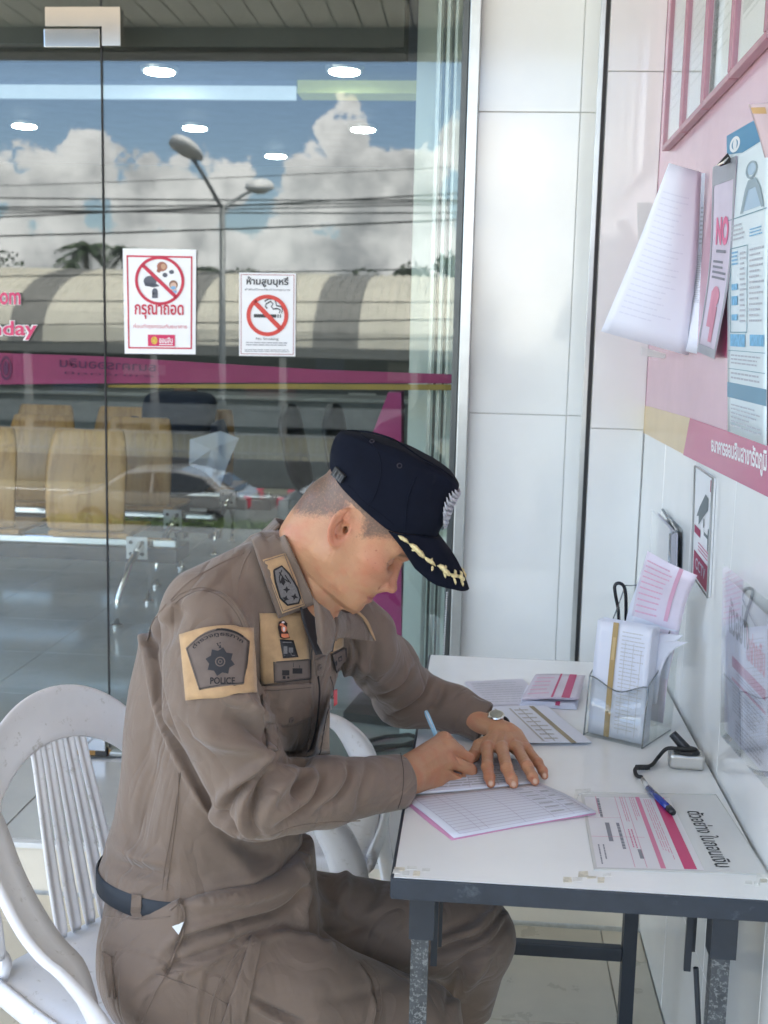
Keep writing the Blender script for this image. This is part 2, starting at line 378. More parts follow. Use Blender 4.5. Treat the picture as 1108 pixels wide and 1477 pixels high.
# upper facade and canopy with slatted soffit
box_up = struct(box('upper_facade', (-6, YG - .05, 3.55), (XR, YG + .25, 4.0), white_paint))
can = struct(box('canopy', (-4.4, -2.2, 4.06), (2.5, YG + .3, 4.5), mat('canopy fascia', (.30, .31, .32), .5)))
slat = mat('beige metal soffit slat', (.55, .52, .46), .4, var=.05)
dk = struct(box('soffit_backing', (-4.4, -2.0, 4.03), (2.5, YG - .05, 4.058), mat('dark soffit gap', (.04, .04, .04), .8)))
sl = None
for k in range(-22, 12):
    x0 = k*.2
    if sl is None:
        sl = box('slat', (0, -1.9, 4.004), (.185, YG - .06, 4.028), slat, dk, bev=.004); sl.location.x = x0
    else:
        c = sl.copy(); COL.objects.link(c); c.location.x = x0
box('edge_beam', (-4.4, -2.2, 3.82), (2.5, -1.92, 4.05), mat('grey beam', (.16, .16, .16), .5), can)
# ------------------------------------------------------------------ glass front
glass = glassm('tinted shopfront glass', .050, (.84, .875, .86))
def pane(name, x0, x1, z0, z1, label, y0=YG, th=.010):
    o = thing(name, label, 'glass pane', ((x0+x1)/2, y0, z0))
    box('pane', (x0, y0, z0), (x1, y0 + th, z1), glass, o); return o
XD = at(153, 560, Y=YG).x
XF = at(655, 500, Y=YG).x
door = pane('glass_door', XD - .95, XD - .006, .175, at(100, 68, Y=YG).z, 'frameless glass door leaf left of the long dark joint, with mirror-steel corner fittings')
box('edge_strip', (XD - .0055, YG + .001, .175), (XD - .001, YG + .009, 3.5), black_rubber, door)
fix = pane('glass_wall', XD + .002, XF, .156, 3.54, 'tall fixed shopfront glass pane right of the door, carrying the two prohibition notices')
tr_ = pane('glass_transom', XD - 1.6, XD - .006, at(100, 68, Y=YG).z + .012, 3.54, 'glass transom pane above the glass door at top left')
box('bottom_channel', (XD + .002, YG - .014, .150), (XF, YG + .024, .164), alu, fix, bev=.002)
side = pane('glass_side_panel', XD - 1.6, XD - .955, .156, at(100, 68, Y=YG).z, 'glass side light beyond the door at the far left edge')
steel = mat('mirror steel fitting', (.70, .62, .54), .12, metal=1, var=.05)
def pxbox(name, xa, ya, xb, yb, Y0, Y1, m, parent, bev=.002, label=None):
    a = at(xa, ya, Y=Y0); b_ = at(xb, yb, Y=Y0)
    return box(name, (min(a.x, b_.x), Y0, min(a.z, b_.z)), (max(a.x, b_.x), Y1, max(a.z, b_.z)), m, parent, bev=bev, label=label)
pt = thing('corner_fitting', 'L-shaped brushed steel patch fitting above the glass door corner', 'door fitting', at(118, 40, Y=YG))
a = at(65, 10, Y=YG - .014); b2 = at(174, 66, Y=YG - .014); c1 = at(147, 38, Y=YG - .014)
MB().prism([(a.x, YG-.016, c1.z), (a.x, YG-.016, a.z), (b2.x, YG-.016, a.z), (b2.x, YG-.016, b2.z), (c1.x, YG-.016, b2.z), (c1.x, YG-.016, c1.z)], (0, .014, 0)).build('plate', steel, pt)
pxbox('door_patch', 63, 41, 144, 68, YG - .014, YG - .001, chrome, door)
pxbox('door_patch', 90, 1056, 152, 1084, YG - .014, YG - .001, chrome, door)
pv = thing('floor_pivot', 'small steel floor pivot below the glass door corner', 'door fitting', at(120, 1100, Y=YG))
box('pivot_plate', (XD - .12, YG - .03, .1505), (XD - .0, YG + .03, .156), chrome, pv)
box('pivot_base', (XD - .05, YG - .012, .156), (XD - .01, YG + .012, .174), black_rubber, pv)
# frame between glass and column with stacked profiles
fr = thing('window_frame', 'tall aluminium frame between the glass wall and the white tiled column', 'window frame', (XF, YG, .15))
box('mullion', (XF - .004, YG - .03, .15), (XF + .016, YG + .08, 3.55), alu_dark, fr, bev=.002)
box('mullion', (XF + .018, YG - .036, .15), (XF + .052, YG + .085, 3.55), alu, fr, bev=.003)
for k, (px, w, mm) in enumerate([(621, .012, alu), (628, .008, alu_dark), (634, .010, alu), (640, .007, alu_dark), (645, .008, alu)]):
    x = at(px, 500, Y=YG+.10).x
    box('track_profile', (x - w/2, YG + .10 + .004*k, .152), (x + w/2, YG + .15 + .004*k, 3.5), mm, fr)
ch = thing('bead_chain', 'white bead chain of a roller blind hanging beside the window frame', 'chain', at(640, 860, Y=YG - .045))
b = MB(); p0 = at(645, 855, Y=YG-.045); p1 = at(637, 1000, Y=YG-.045)
for i in range(46):
    t = i/45; c = p0.lerp(p1, t); r = .0035
    b.add([c + Vector(d)*r for d in ((1,0,0),(-1,0,0),(0,1,0),(0,-1,0),(0,0,1),(0,0,-1))], [(0,2,4),(2,1,4),(1,3,4),(3,0,4),(2,0,5),(1,2,5),(3,1,5),(0,3,5)])
o_ = b.build('beads', white_paint, ch); o_['kind'] = 'stuff'

# ------------------------------------------------------------------ banking hall behind the glass
HW = 11.6
hall = struct(box('hall_floor', (-6.5, YG + .12, -.02), (.6, HW, .141), grout))
tiles(hall, tile_hall, lambda u, v, d: (u, v, .1405 + d), [-3.74 + .6*k for k in range(8)], [YG + .02 + .6*k for k in range(0, 9)], gap=.0015, th=.009)
for q in ((-6.5, YG+.12, -3.745, HW), (-3.74, YG + 4.825, .6, HW), (.465, YG+.12, .6, YG+4.82)):
    mesh('floor_finish', [(q[0], q[1], .148), (q[2], q[1], .148), (q[2], q[3], .148), (q[0], q[3], .148)], [(0, 1, 2, 3)], tile_hall, hall)
wall_in = mat('shaded hall wall', (.10, .11, .115), .6, var=.04)  # shadow of the hall is put into this dark wall colour
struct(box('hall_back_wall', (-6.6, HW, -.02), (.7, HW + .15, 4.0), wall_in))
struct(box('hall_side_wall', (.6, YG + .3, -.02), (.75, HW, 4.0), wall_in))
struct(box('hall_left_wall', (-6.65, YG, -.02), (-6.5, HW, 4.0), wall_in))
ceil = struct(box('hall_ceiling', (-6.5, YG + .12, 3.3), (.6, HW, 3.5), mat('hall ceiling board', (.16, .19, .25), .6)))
struct(box('added_dimming_board', (-6.5, YG + .13, at(400, 76, Y=YG+.2).z), (at(585, 60, Y=YG+.2).x, YG + .35, 3.3), mat('dark dimming board', (.06, .06, .055), .7)))  # dark board added to dim the hall behind the upper glass
YB = 7.9
za, zb = at(300, 141, Y=YB).z, at(300, 118, Y=YB).z
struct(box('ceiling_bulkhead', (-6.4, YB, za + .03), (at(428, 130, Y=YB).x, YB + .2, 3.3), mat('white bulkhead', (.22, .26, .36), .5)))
struct(box('glowing_lime_bulkhead', (at(430, 130, Y=YB).x, YB - .03, za + .03), (.58, YB + .2, 3.3), mat('lime bulkhead panel', (.50, .56, .16), .5, emit=(.75, .72, .15), es=.035)))  # lime-painted bulkhead, no lamp; its glow is put in by emission
led = mat('lit light panel', (.9, .9, .9), .5, emit=(.93, 1, .98), es=9)
cove = mat('lit cove strip', (.25, .27, .3), .5, emit=(.72, .88, 1), es=.10)
cv1 = thing('cove_light', 'long soft white cove light strip along the hall ceiling bulkhead', 'ceiling light', (-2.5, YB - .02, za))
box('light_strip', (-6.4, YB - .045, za - .015), (at(428, 130, Y=YB).x, YB - .005, za + .07), cove, cv1)
dl0 = None
n_l = 0
dls = [(230, 97, 3.29), (497, 97, 3.29), (35, 177, 3.29), (281, 180, 3.29), (524, 182, 3.29), (168, 243, 3.29), (398, 221, 3.29), (472, 247, 3.29)]
names_l = ['largest lit round downlight left of centre, nearest row', 'largest lit round downlight near the lime panel, nearest row', 'lit round downlight above the left door leaf', 'lit round downlight right above the street lamp reflection', 'lit round downlight beside the tall cloud', 'faint round downlight just right of the door joint', 'small lit round downlight between the lamp heads reflection and cloud', 'small lit round downlight farthest back on the right']
for (px, py, zz), nm in zip(dls, names_l):
    p = at(px, py, Z=3.299)
    t = thing('downlight', nm, 'ceiling light', p, 'round downlights in the hall ceiling')
    r = .095
    b = MB(); b.tube([p + Vector((0, 0, -.028)), p + Vector((0, 0, -.0))], [r + .02, r + .03], 24); b.build('trim_ring', alu, t)
    b = MB(); b.tube([p + Vector((0, 0, -.034)), p + Vector((0, 0, -.0285))], r, 24); b.build('diffuser', led, t)
# pale inner column just behind the glass on the right
xa, xb = at(591, 500, Y=4.05).x, at(700, 500, Y=4.05).x
struct(box('inner_column', (xa, 4.05, .14), (xb, 4.4, 3.5), mat('pale green column paint', (.80, .86, .82), .35, var=.03)))

# brand band on the inside of the glass
mag = mat('magenta vinyl', (.42, .035, .16), .4, var=.05); gold = mat('gold vinyl', (.42, .27, .05), .4); ltype = mat('dull violet lettering', (.16, .02, .11), .5)
bd = thing('brand_band', 'tapering magenta and gold vinyl band across the inside of the shopfront glass', 'window graphic', at(330, 540, Y=YG + .02))
def gz(px, py, Y=YG + .018): return at(px, py, Y=Y)
mesh('magenta_stripe', [gz(-60, 507), gz(150, 514), gz(310, 524), gz(460, 533), gz(655, 540), gz(655, 553), gz(460, 552), gz(310, 552), gz(150, 553), gz(-60, 555)], [(0, 1, 8, 9), (1, 2, 7, 8), (2, 3, 6, 7), (3, 4, 5, 6)], mag, bd)
mesh('gold_stripe', [gz(156, 555), gz(400, 553.5), gz(655, 554.5), gz(655, 563), gz(400, 561), gz(156, 559)], [(0, 1, 4, 5), (1, 2, 3, 4)], gold, bd)
q = [at(225, 540, Y=YG+.014), at(86, 534, Y=YG+.014), at(86, 516, Y=YG+.014), at(225, 524, Y=YG+.014)]     # reads mirrored from outside
printed('band_lettering', [textfit('ธนาคารออมสิน', .0, .25, 1, 1.0, .01), textfit('สาขารัตภูมิ', .02, -.35, .95, -.05, .0)], bil(q), ltype, bd)
printed('band_emblem', [ring2(.5, .5, .5, .5, .12), ell2(.5, .5, .22, .3, 12)], bil([at(0, 548, Y=YG+.014), at(17, 549, Y=YG+.014), at(17, 514, Y=YG+.014), at(0, 513, Y=YG+.014)]), ltype, bd)
# pink words at the left edge
pinkw = mat('pink vinyl letter', (.55, .03, .12), .45, var=.03); whitev = mat('white vinyl', (.78, .78, .78), .45, var=.02)
wt = thing('web_address_lettering', 'pink white-edged vinyl words ending in om and nday at the left edge', 'window graphic', at(20, 460, Y=YG))
def words(s, xa, ya, xb, yb, Y, parent, bold=.02):
    q = [at(xa, yb, Y=Y), at(xb, yb, Y=Y), at(xb, ya, Y=Y), at(xa, ya, Y=Y)]
    printed('letter_edge', [textfit(s, -.0, -.0, 1.0, 1.0, .07)], bil([q_ + Vector((0, .003, 0)) for q_ in q]), whitev, parent)
    printed('lettering', [textfit(s, .012, .03, .988, .97, bold)], bil(q), pinkw, parent)
words('om', -1, 421, 30, 440, YG - .006, wt); words('nday', -14, 462, 54, 491, YG - .006, wt)
# ------------------------------------------------------------------ hall furniture
ply = mat('varnished plywood', (.60, .33, .11), .28, var=.16, vs=3, stretch=(3, 3, .5), col2=(.46, .24, .075), c2s=5, c2amt=.5)
dark_seat = mat('dark seat pad', (.03, .03, .035), .5)
plate_m = mat('white bracket plate', (.7, .7, .7), .35)
def bench(Y, xs, label, legs, zt=None, group='rows of plywood waiting seats'):
    """beam seating seen from behind: seats face +Y"""
    x0 = min(xs) - .35; x1 = max(xs) + .45
    t = thing('waiting_bench', label, 'bench', (sum(xs)/len(xs), Y, .15), group)
    for x in xs:
        prof = [(-.03, .59), (-.055, .62), (-.06, .70), (-.045, .85), (-.01, 1.0), (.02, 1.10), (.025, 1.115)]
        prof = [(-.16, .575)] + prof if False else prof
        b = MB(); n = len(prof); V = []
        for (dy, z) in prof:
            f = (z - .59)/.525; hw = .205 + .012*math.sin(f*3.1) - (.02 if f > .97 else 0)
            for k in range(7):
                u = -1 + 2*k/6; V.append((x + u*hw, Y + dy - .018*(1 - u*u), z))
        Fc = [(i*7 + k, i*7 + k + 1, (i+1)*7 + k + 1, (i+1)*7 + k) for i in range(n-1) for k in range(6)]
        b.add(V, Fc); o = b.build('seat_back', ply, t, smooth=True); so = o.modifiers.new('s', 'SOLIDIFY'); so.thickness = .014; subsurf(o, 1)
        bevel(box('seat', (x - .21, Y - .02, .56), (x + .21, Y + .40, .588), ply if x != xs[0] else ply, t), .008)
    box('rail', (x0, Y + .02, .515), (x1, Y + .075, .555), chrome, t, bev=.006)
    box('under_rail', (x0, Y + .03, .43), (x1, Y + .30, .505), dark_seat, t, bev=.006)
    for lx in legs:
        box('bracket', (lx - .055, Y - .035, .46), (lx + .055, Y - .028, .575), plate_m, t, bev=.01)
        for (dx, dz) in ((-.03, .03), (.03, .03), (0, 0), (-.03, -.03), (.03, -.03)):
            MB().tube([(lx + dx, Y - .040, .517 + dz), (lx + dx, Y - .034, .517 + dz)], .010, 10).build('bolt', black_rubber, t)
        for s in (-1, 1):
            yy = Y + .03 + (-.25 if s < 0 else .30)
            MB().tube([(lx + .02, Y - .02 + .06*(s > 0), .54), (lx - .01, Y + .5*(yy - Y) - .02, .44), (lx - .04, yy, .30), (lx - .045, yy - .01, .165)], [.022, .02, .017, .015], 12).build('leg', chrome, t, smooth=True)
            MB().tube([(lx - .045, yy - .01, .1505), (lx - .045, yy - .01, .165)], .03, 14).build('foot', chrome, t)
    return t
B1, B2 = 5.64, 6.6
def sx(px, Y, py=680): return at(px, py, Y=Y).x
bench(B1, [sx(127, B1), sx(-30, B1)], 'nearest bench of honey plywood seat backs on a chrome rail behind the glass door', [sx(200, B1, 770)])
bench(B2, [sx(200, B2), sx(62, B2), sx(-70, B2)], 'second bench of plywood seats, seen between the nearest seat backs', [sx(251, B2, 740)])
bench(7.6, [sx(295, 7.6, 600), sx(180, 7.6, 600), sx(65, 7.6, 600)], 'farthest bench row in shade, the one where the visitor in dark blue sits', [sx(330, 7.6, 700)])

# visitor sitting with the back to the glass, holding a sheet
def round_loft(rings, n=20):
    V = []; Fc = []
    for (c, a, b_, yaw) in rings:
        for k in range(n):
            t = 2*math.pi*k/n; x = math.copysign(abs(math.cos(t))**.8, math.cos(t))*a; y = math.copysign(abs(math.sin(t))**.8, math.sin(t))*b_
            V.append((c[0] + x*math.cos(yaw) - y*math.sin(yaw), c[1] + x*math.sin(yaw) + y*math.cos(yaw), c[2]))
    for i in range(len(rings) - 1):
        for k in range(n): Fc.append((i*n + k, i*n + (k+1) % n, (i+1)*n + (k+1) % n, (i+1)*n + k))
    Fc += [tuple(range(n))[::-1], tuple((len(rings)-1)*n + k for k in range(n))]
    return V, Fc
YV = 7.15
vx = sx(250, YV, 600)
navy = mat('navy jacket cloth', (.018, .026, .05), .8, var=.2, vs=12)
vis = thing('person', 'seated visitor in a dark blue jacket, back to the glass, head bent over a sheet', 'person', (vx, YV, .15))
zq = lambda py: at(250, py, Y=YV).z
V, Fc = round_loft([((vx, YV+.15, .55), .2, .15, 0), ((vx, YV+.12, .75), .19, .13, 0), ((vx, YV+.08, .98), .23, .13, 0), ((vx+.02, YV+.08, zq(590)), .25, .12, 0), ((vx+.02, YV+.10, zq(572)), .24, .11, 0), ((vx+.02, YV+.14, zq(564)), .17, .09, 0)])
o = mesh('jacket', V, Fc, navy, vis, smooth=True); subsurf(o, 1)
skin0 = mat('visitor skin', (.30, .17, .11), .5)
V, Fc = round_loft([((vx+.0, YV+.22, zq(600)), .05, .06, 0), ((vx, YV+.24, zq(585)), .055, .06, 0), ((vx, YV+.28, zq(575)), .075, .09, 0), ((vx, YV+.31, zq(565)), .08, .1, 0), ((vx, YV+.32, zq(556)), .06, .075, 0)])
subsurf(mesh('body', V, Fc, skin0, vis, smooth=True), 1)
for s in (-1, 1):
    MB().tube([(vx + s*.24, YV + .1, 1.05), (vx + s*.30, YV + .12, .88), (vx + s*.26, YV + .28, .80), (vx + s*.10 + .1, YV + .4, .86)], [.07, .065, .055, .04], 12).build('sleeve', navy, vis, smooth=True)
    MB().tube([(vx + s*.1, YV + .2, .66), (vx + s*.12, YV + .62, .66), (vx + s*.12, YV + .66, .2)], [.09, .075, .05], 12).build('trouser_leg', mat('dark trousers', (.03, .03, .035), .8), vis, smooth=True)
pap = mat('bluish paper', (.66, .70, .80), .6, var=.04)
pp = [at(x, y, Y=6.35 + dy) for x, y, dy in ((274, 634, 0), (318, 622, .08), (345, 632, 0), (330, 665, -.05), (318, 702, 0), (296, 680, .04), (273, 670, -.02), (305, 648, -.08))]
o = mesh('drooping_sheet', pp, [(0, 1, 7), (1, 2, 7), (2, 3, 7), (3, 4, 7), (4, 5, 7), (5, 6, 7), (6, 0, 7)], pap, None, origin=tuple(pp[6]))
o.modifiers.new('s', 'SOLIDIFY').thickness = .002
tag(o, 'pale bluish sheet drooping over the second bench beside its chrome bracket', 'paper')

# office chairs, kiosk, framed posters on the back wall
lea = mat('black leatherette', (.012, .016, .02), .35, var=.1)
def office(px, ytop, ybot, Y, label, lean):
    x = sx(px, Y, ybot); z1 = at(px, ytop, Y=Y).z; z0 = .62
    t = thing('office_chair', label, 'chair', (x, Y, .15), 'black office chairs in the hall')
    n = 9; V = []
    for i in range(n):
        f = i/(n-1); z = z0 + (z1 - z0)*f; w = .21*math.sin(max(.25, 1 - abs(f*1.9 - 1)**3)*1.5) if f < 1 else .07
        V += [(x - lean*f - w*.45, Y + .2 - w, z), (x - lean*f - .05, Y + .2, z + .005), (x - lean*f - w*.1, Y + .2 + w, z)]
    Fc = [(3*i + k, 3*i + k + 1, 3*i + k + 4, 3*i + k + 3) for i in range(n-1) for k in range(2)]
    o = mesh('backrest', V, Fc, lea, t, smooth=True); o.modifiers.new('s', 'SOLIDIFY').thickness = .07; subsurf(o, 2)
    bevel(box('seat', (x - .02, Y - .02, .55), (x + .46, Y + .44, .64), lea, t), .03)
    MB().tube([(x + .2, Y + .2, .55), (x + .2, Y + .2, .25)], .03).build('post', alu_dark, t)
    for k in range(5):
        a_ = k*2*math.pi/5 + .3
        MB().tube([(x + .2, Y + .2, .24), (x + .2 + .28*math.cos(a_), Y + .2 + .28*math.sin(a_), .18)], [.025, .018], 8).build('foot', alu_dark, t)
    return t
office(452, 586, 700, 7.0, 'left of two black high-backed office chairs, behind the cap', .12)
office(520, 586, 700, 6.4, 'right of two black high-backed office chairs, partly hidden by the cap', .12)
pinkb = mat('magenta display board', (.60, .055, .26), .35, var=.04)
YK = 5.1
kp = [at(x, y, Y=YK) for x, y in ((560, 566), (579, 566), (579, 1040), (512, 1046), (506, 870), (528, 650))]
kd = thing('display_stand', 'magenta slanting display stand with black foot inside the glass behind the officer', 'display stand', at(545, 1050, Y=YK))
MB().prism(kp, (0, .18, 0)).build('panel', pinkb, kd)
fz = .152
MB().prism([at(x, y, Z=fz) for x, y in ((495, 1040), (600, 1052), (585, 1020), (520, 1010))], (0, 0, .035)).build('foot', black_rubber, kd)
# cable coil on the floor
tag(MB().tube([at(x, y, Z=.162) for x, y in ((500, 1078), (520, 1072), (555, 1063), (590, 1060), (610, 1066), (585, 1074), (540, 1083), (505, 1084), (520, 1080), (560, 1076), (600, 1075))], .008, 8).build('floor_cable', black_rubber, smooth=True, origin=tuple(at(550, 1070, Z=.16))), 'loose black cable lying on the hall floor beyond the table', 'cable')
lamw = mat('picture frame white', (.68, .70, .70), .4); picb = mat('poster grey blue', (.28, .34, .42), .4, var=.25, vs=9); picr = mat('poster red print', (.5, .05, .09), .5)
for (xa, xb, ya, yb, nm) in ((379, 415, 567, 607, 'white framed notice with red script on the far hall wall'), (422, 457, 569, 606, 'white framed picture with red square, second on the far wall'), (462, 482, 570, 600, 'narrow white framed notice, third on the far wall'), (502, 542, 568, 600, 'white framed poster nearest the magenta stand')):
    Yp = HW - .03; a = at(xa, yb, Y=Yp); c = at(xb, ya, Y=Yp)
    t = thing('wall_poster', nm, 'poster', (a.x, Yp, a.z), 'framed notices on the far hall wall')
    box('frame', (a.x, Yp, a.z), (c.x, Yp + .028, c.z), lamw, t)
    m_ = .02; box('print', (a.x + m_*2, Yp - .004, a.z + m_*2), (c.x - m_*2, Yp - .001, c.z - m_*2), picb, t)
    w_ = c.x - a.x; h_ = c.z - a.z
    box('red_print', (a.x + w_*.3, Yp - .008, a.z + h_*.35), (a.x + w_*.7, Yp - .005, a.z + h_*.6), picr, t)
# low planter hedge and railing of the far side are outside; a service counter fills the back of the hall
ct = thing('service_counter', 'grey service counter along the back of the hall', 'counter', (-2, 10.3, .15))
box('front', (-4.6, 10.2, .15), (.3, 10.9, 1.05), mat('counter laminate grey', (.16, .18, .18), .4), ct); box('top', (-4.65, 10.15, 1.055), (.3, 10.95, 1.09), mat('counter top', (.4, .41, .4), .3), ct, bev=.004)

# ------------------------------------------------------------------ outside, behind the camera (seen mirrored in the glass)
def mir(px, py, d):
    p = at(px, py, Y=d); return Vector((p.x, 2*YG - d, p.z))
# street lamp with two heads
galv = mat('galvanised steel', (.20, .21, .21), .5, metal=.5, var=.1)
lp = thing('street_lamp', 'tall two-armed street lamp beyond the road', 'street lamp', tuple(mir(318, 500, 27)[:2]) + (-2.7,))
jn = mir(321, 296, 27)
MB().tube([(jn.x, jn.y, -2.7), (jn.x, jn.y, jn.z)], [.10, .065], 14).build('pole', galv, lp, smooth=True)
headm = mat('lamp head grey', (.62, .62, .60), .45); lens = mat('lamp lens', (.45, .45, .42), .2)
for (hx, hy, sx_, dd) in ((270, 216, -1, 26.0), (373, 270, 1, 28.5)):
    h = mir(hx, hy, dd)
    mid = jn.lerp(h, .55) + Vector((0, 0, .0))
    MB().tube([jn - Vector((0, 0, .1)), jn.lerp(h, .3) + Vector((0, 0, -.03)), mid, h + (jn - h)*.12], [.05, .045, .04, .04], 10).build('arm', galv, lp, smooth=True)
    dirx = (h - jn); dirx.z *= .35; dirx.normalize(); zz = Vector((0, 0, 1)); yy = zz.cross(dirx).normalized()
    rg = [(-.44, .10, .08), (-.34, .19, .15), (-.1, .29, .21), (.15, .31, .22), (.36, .24, .17), (.47, .08, .07)]
    V = []; n = 14
    for (u, ry, rz) in rg:
        for k in range(n):
            a_ = 2*math.pi*k/n; V.append(h + dirx*u + yy*ry*math.cos(a_) + zz*(rz*math.sin(a_) if math.sin(a_) > 0 else rz*.55*math.sin(a_)))
    Fc = [(i*n+k, i*n+(k+1) % n, (i+1)*n+(k+1) % n, (i+1)*n+k) for i in range(len(rg)-1) for k in range(n)] + [tuple(range(n))[::-1], tuple((len(rg)-1)*n+k for k in range(n))]
    ho = mesh('lamp_head', V, Fc, headm, lp, smooth=True)
    b = MB(); V = []
    for (u, ry, rz) in ((-.2, .15, .10), (0, .20, .15), (.2, .2, .15), (.32, .12, .1)):
        for k in range(8):
            a_ = math.pi + math.pi*k/7; V.append(h + dirx*u + yy*ry*math.cos(a_) + zz*rz*(math.sin(a_)*1.0) - zz*.02)
    mesh('lens', V, [(i*8+k, i*8+k+1, (i+1)*8+k+1, (i+1)*8+k) for i in range(3) for k in range(7)], lens, ho, smooth=True)
# overhead wires
wires = [((0, 281), (600, 284), 33), ((0, 294), (620, 286), 30), ((0, 308), (620, 276), 29), ((0, 335), (640, 312), 26), ((0, 303), (640, 290), 34), ((150, 300), (640, 302), 31), ((0, 262), (620, 236), 24), ((0, 395), (900, 378), 38), ((0, 430), (900, 432), 40), ((0, 465), (900, 452), 36), ((0, 490), (900, 480), 36)]
for k, (p0, p1, d) in enumerate(wires):
    a = mir(*p0, d); c = mir(*p1, d); e = (c - a); a2 = a - e*1.1; c2 = c + e*1.1
    pts = []
    for i in range(17):
        t = i/16; q = a2.lerp(c2, t); q.z -= (.25*(1 - (2*t - 1)**2) - .14)*1.0; pts.append(q)
    o = MB().tube(pts, .022 if k != 6 else .008, 6).build('overhead_wire', black_rubber, origin=tuple(pts[8]))
    lab = ['highest of the bundled cables crossing the sky beyond the road', 'second cable of the upper bundle, dipping to the right', 'cable rising towards the right across the lamp post', 'lowest cable in the sky, below the lamp arms', 'thin cable close under the lamp arm joint', 'short-looking cable running level behind the lamp post', 'faint single wire high above the lamp heads', 'cable in front of the ridge of the vaulted roof', 'cable across the middle of the vaulted roof', 'cable across the lower vaulted roof', 'cable along the eaves of the vaulted roof'][k]
    tag(o, lab, 'cable', 'overhead cables along the road')
# vaulted market hall
rf = mat('cream ribbed roof sheet', (.56, .53, .44), .55, var=.10, vs=.6, col2=(.36, .34, .27), c2s=1.5)
rib_d = mat('grey roof ridge sheet', (.19, .185, .17), .6, var=.2, vs=2)
YE = 2*YG - 52; zE = 1.35; RD = 9.0; RH = 3.75
mk = thing('market_hall', 'long hall with cream barrel-vaulted ribbed roof across the road', 'building', (0, YE, -2.75))
band_x = [mir(px, 395, 58).x for px in (98, 300, 507, 700, 905, -105, -310)]
b = MB(); bd_ = MB(); n = 16; x = -48.0
def vault(u, f, up=0): 
    a_ = math.pi*f; return (u, YE - RD + RD*math.cos(a_)*1.0, zE + (RH + up)*math.sin(a_))
while x < 42:
    isb = any(abs(x + .2 - bx) < .95 for bx in band_x)
    w = .42
    tgt = bd_ if isb else b
    V = []
    for i in range(n + 1):
        f = i/n
        V += [vault(x, f), vault(x + w*.80, f), vault(x + w*.86, f, .10), vault(x + w*.94, f, .10), vault(x + w, f)]
    tgt.add(V, [(5*i+k, 5*i+k+1, 5*i+k+6, 5*i+k+5) for i in range(n) for k in range(4)])
    x += w
b.build('roof', rf, mk); bd_.build('roof_band', rib_d, mk)
wd_ = mat('dark market interior', (.05, .05, .05), .8, var=.3, vs=2); wl = mat('grey market wall', (.20, .20, .19), .8, var=.2, vs=1)
box('back_wall', (-48, YE - 2*RD - .2, -2.75), (42, YE - 2*RD, 1.3), wl, mk)
box('fascia', (-48, YE - .1, zE - .45), (42, YE + .1, zE + .02), mat('eaves board', (.16, .16, .15), .7), mk)
box('rear_stalls', (-48, YE - 5, -2.75), (42, YE - 4.6, 1.0), wd_, mk)
p0_ = None
for k in range(15):
    if p0_ is None: p0_ = box('pillar', (-.15, YE - .2, -2.75), (.15, YE + .08, zE - .46), wl, mk); p0_.location.x = -45
    else: c = p0_.copy(); COL.objects.link(c); c.location.x = -45 + 6*k
for k in range(26):
    w = random.uniform(.8, 2.6); xx = -46 + k*3.4 + random.random(); z0 = random.uniform(-1.6, .2); cc = random.choice([(.45, .44, .4), (.30, .07, .07), (.07, .16, .12), (.5, .5, .5), (.1, .14, .25), (.12, .11, .1)])
    box('shop_sign', (xx, YE - 4.4, z0), (xx + w, YE - 4.3, z0 + random.uniform(.3, 1.0)), mat('stall colour %d' % (hash(cc) % 97), cc, .6), mk)
# low wall and fence in front of the hall
fn_ = thing('roadside_fence', 'grey metal railing and low wall between the road and the market hall', 'fence', (0, -26, -2.7))
box('base_wall', (-45, -26.2, -2.72), (45, -26, -1.9), mat('grey rendered wall', (.09, .09, .09), .85, var=.15, vs=1), fn_)
for z in (-1.2, -1.75): box('rail', (-45, -26.14, z), (45, -26.08, z + .06), mat('white rail paint', (.26, .27, .27), .5), fn_)
bb = None
for k in range(150):
    if bb is None: bb = box('baluster', (-.02, -26.13, -1.9), (.02, -26.09, -1.2), MATS['white rail paint'], fn_); bb.location.x = -24
    else: c = bb.copy(); COL.objects.link(c); c.location.x = -24 + k*.25
sg = thing('long_canopy', 'low dark striped canopy roof along the market front', 'canopy', (0, -30, -1))
for k in range(9): box('slat', (-45, -33 + k*.45, -.75 - k*.05), (45, -32.8 + k*.45, -.70 - k*.05), mat('dark canopy slat', (.14, .15, .15), .6), sg)
for k in range(12): box('support', (-44 + 8*k, -29.3, -2.7), (-43.85 + 8*k, -29.15, -1.15), MATS['dark canopy slat'], sg)
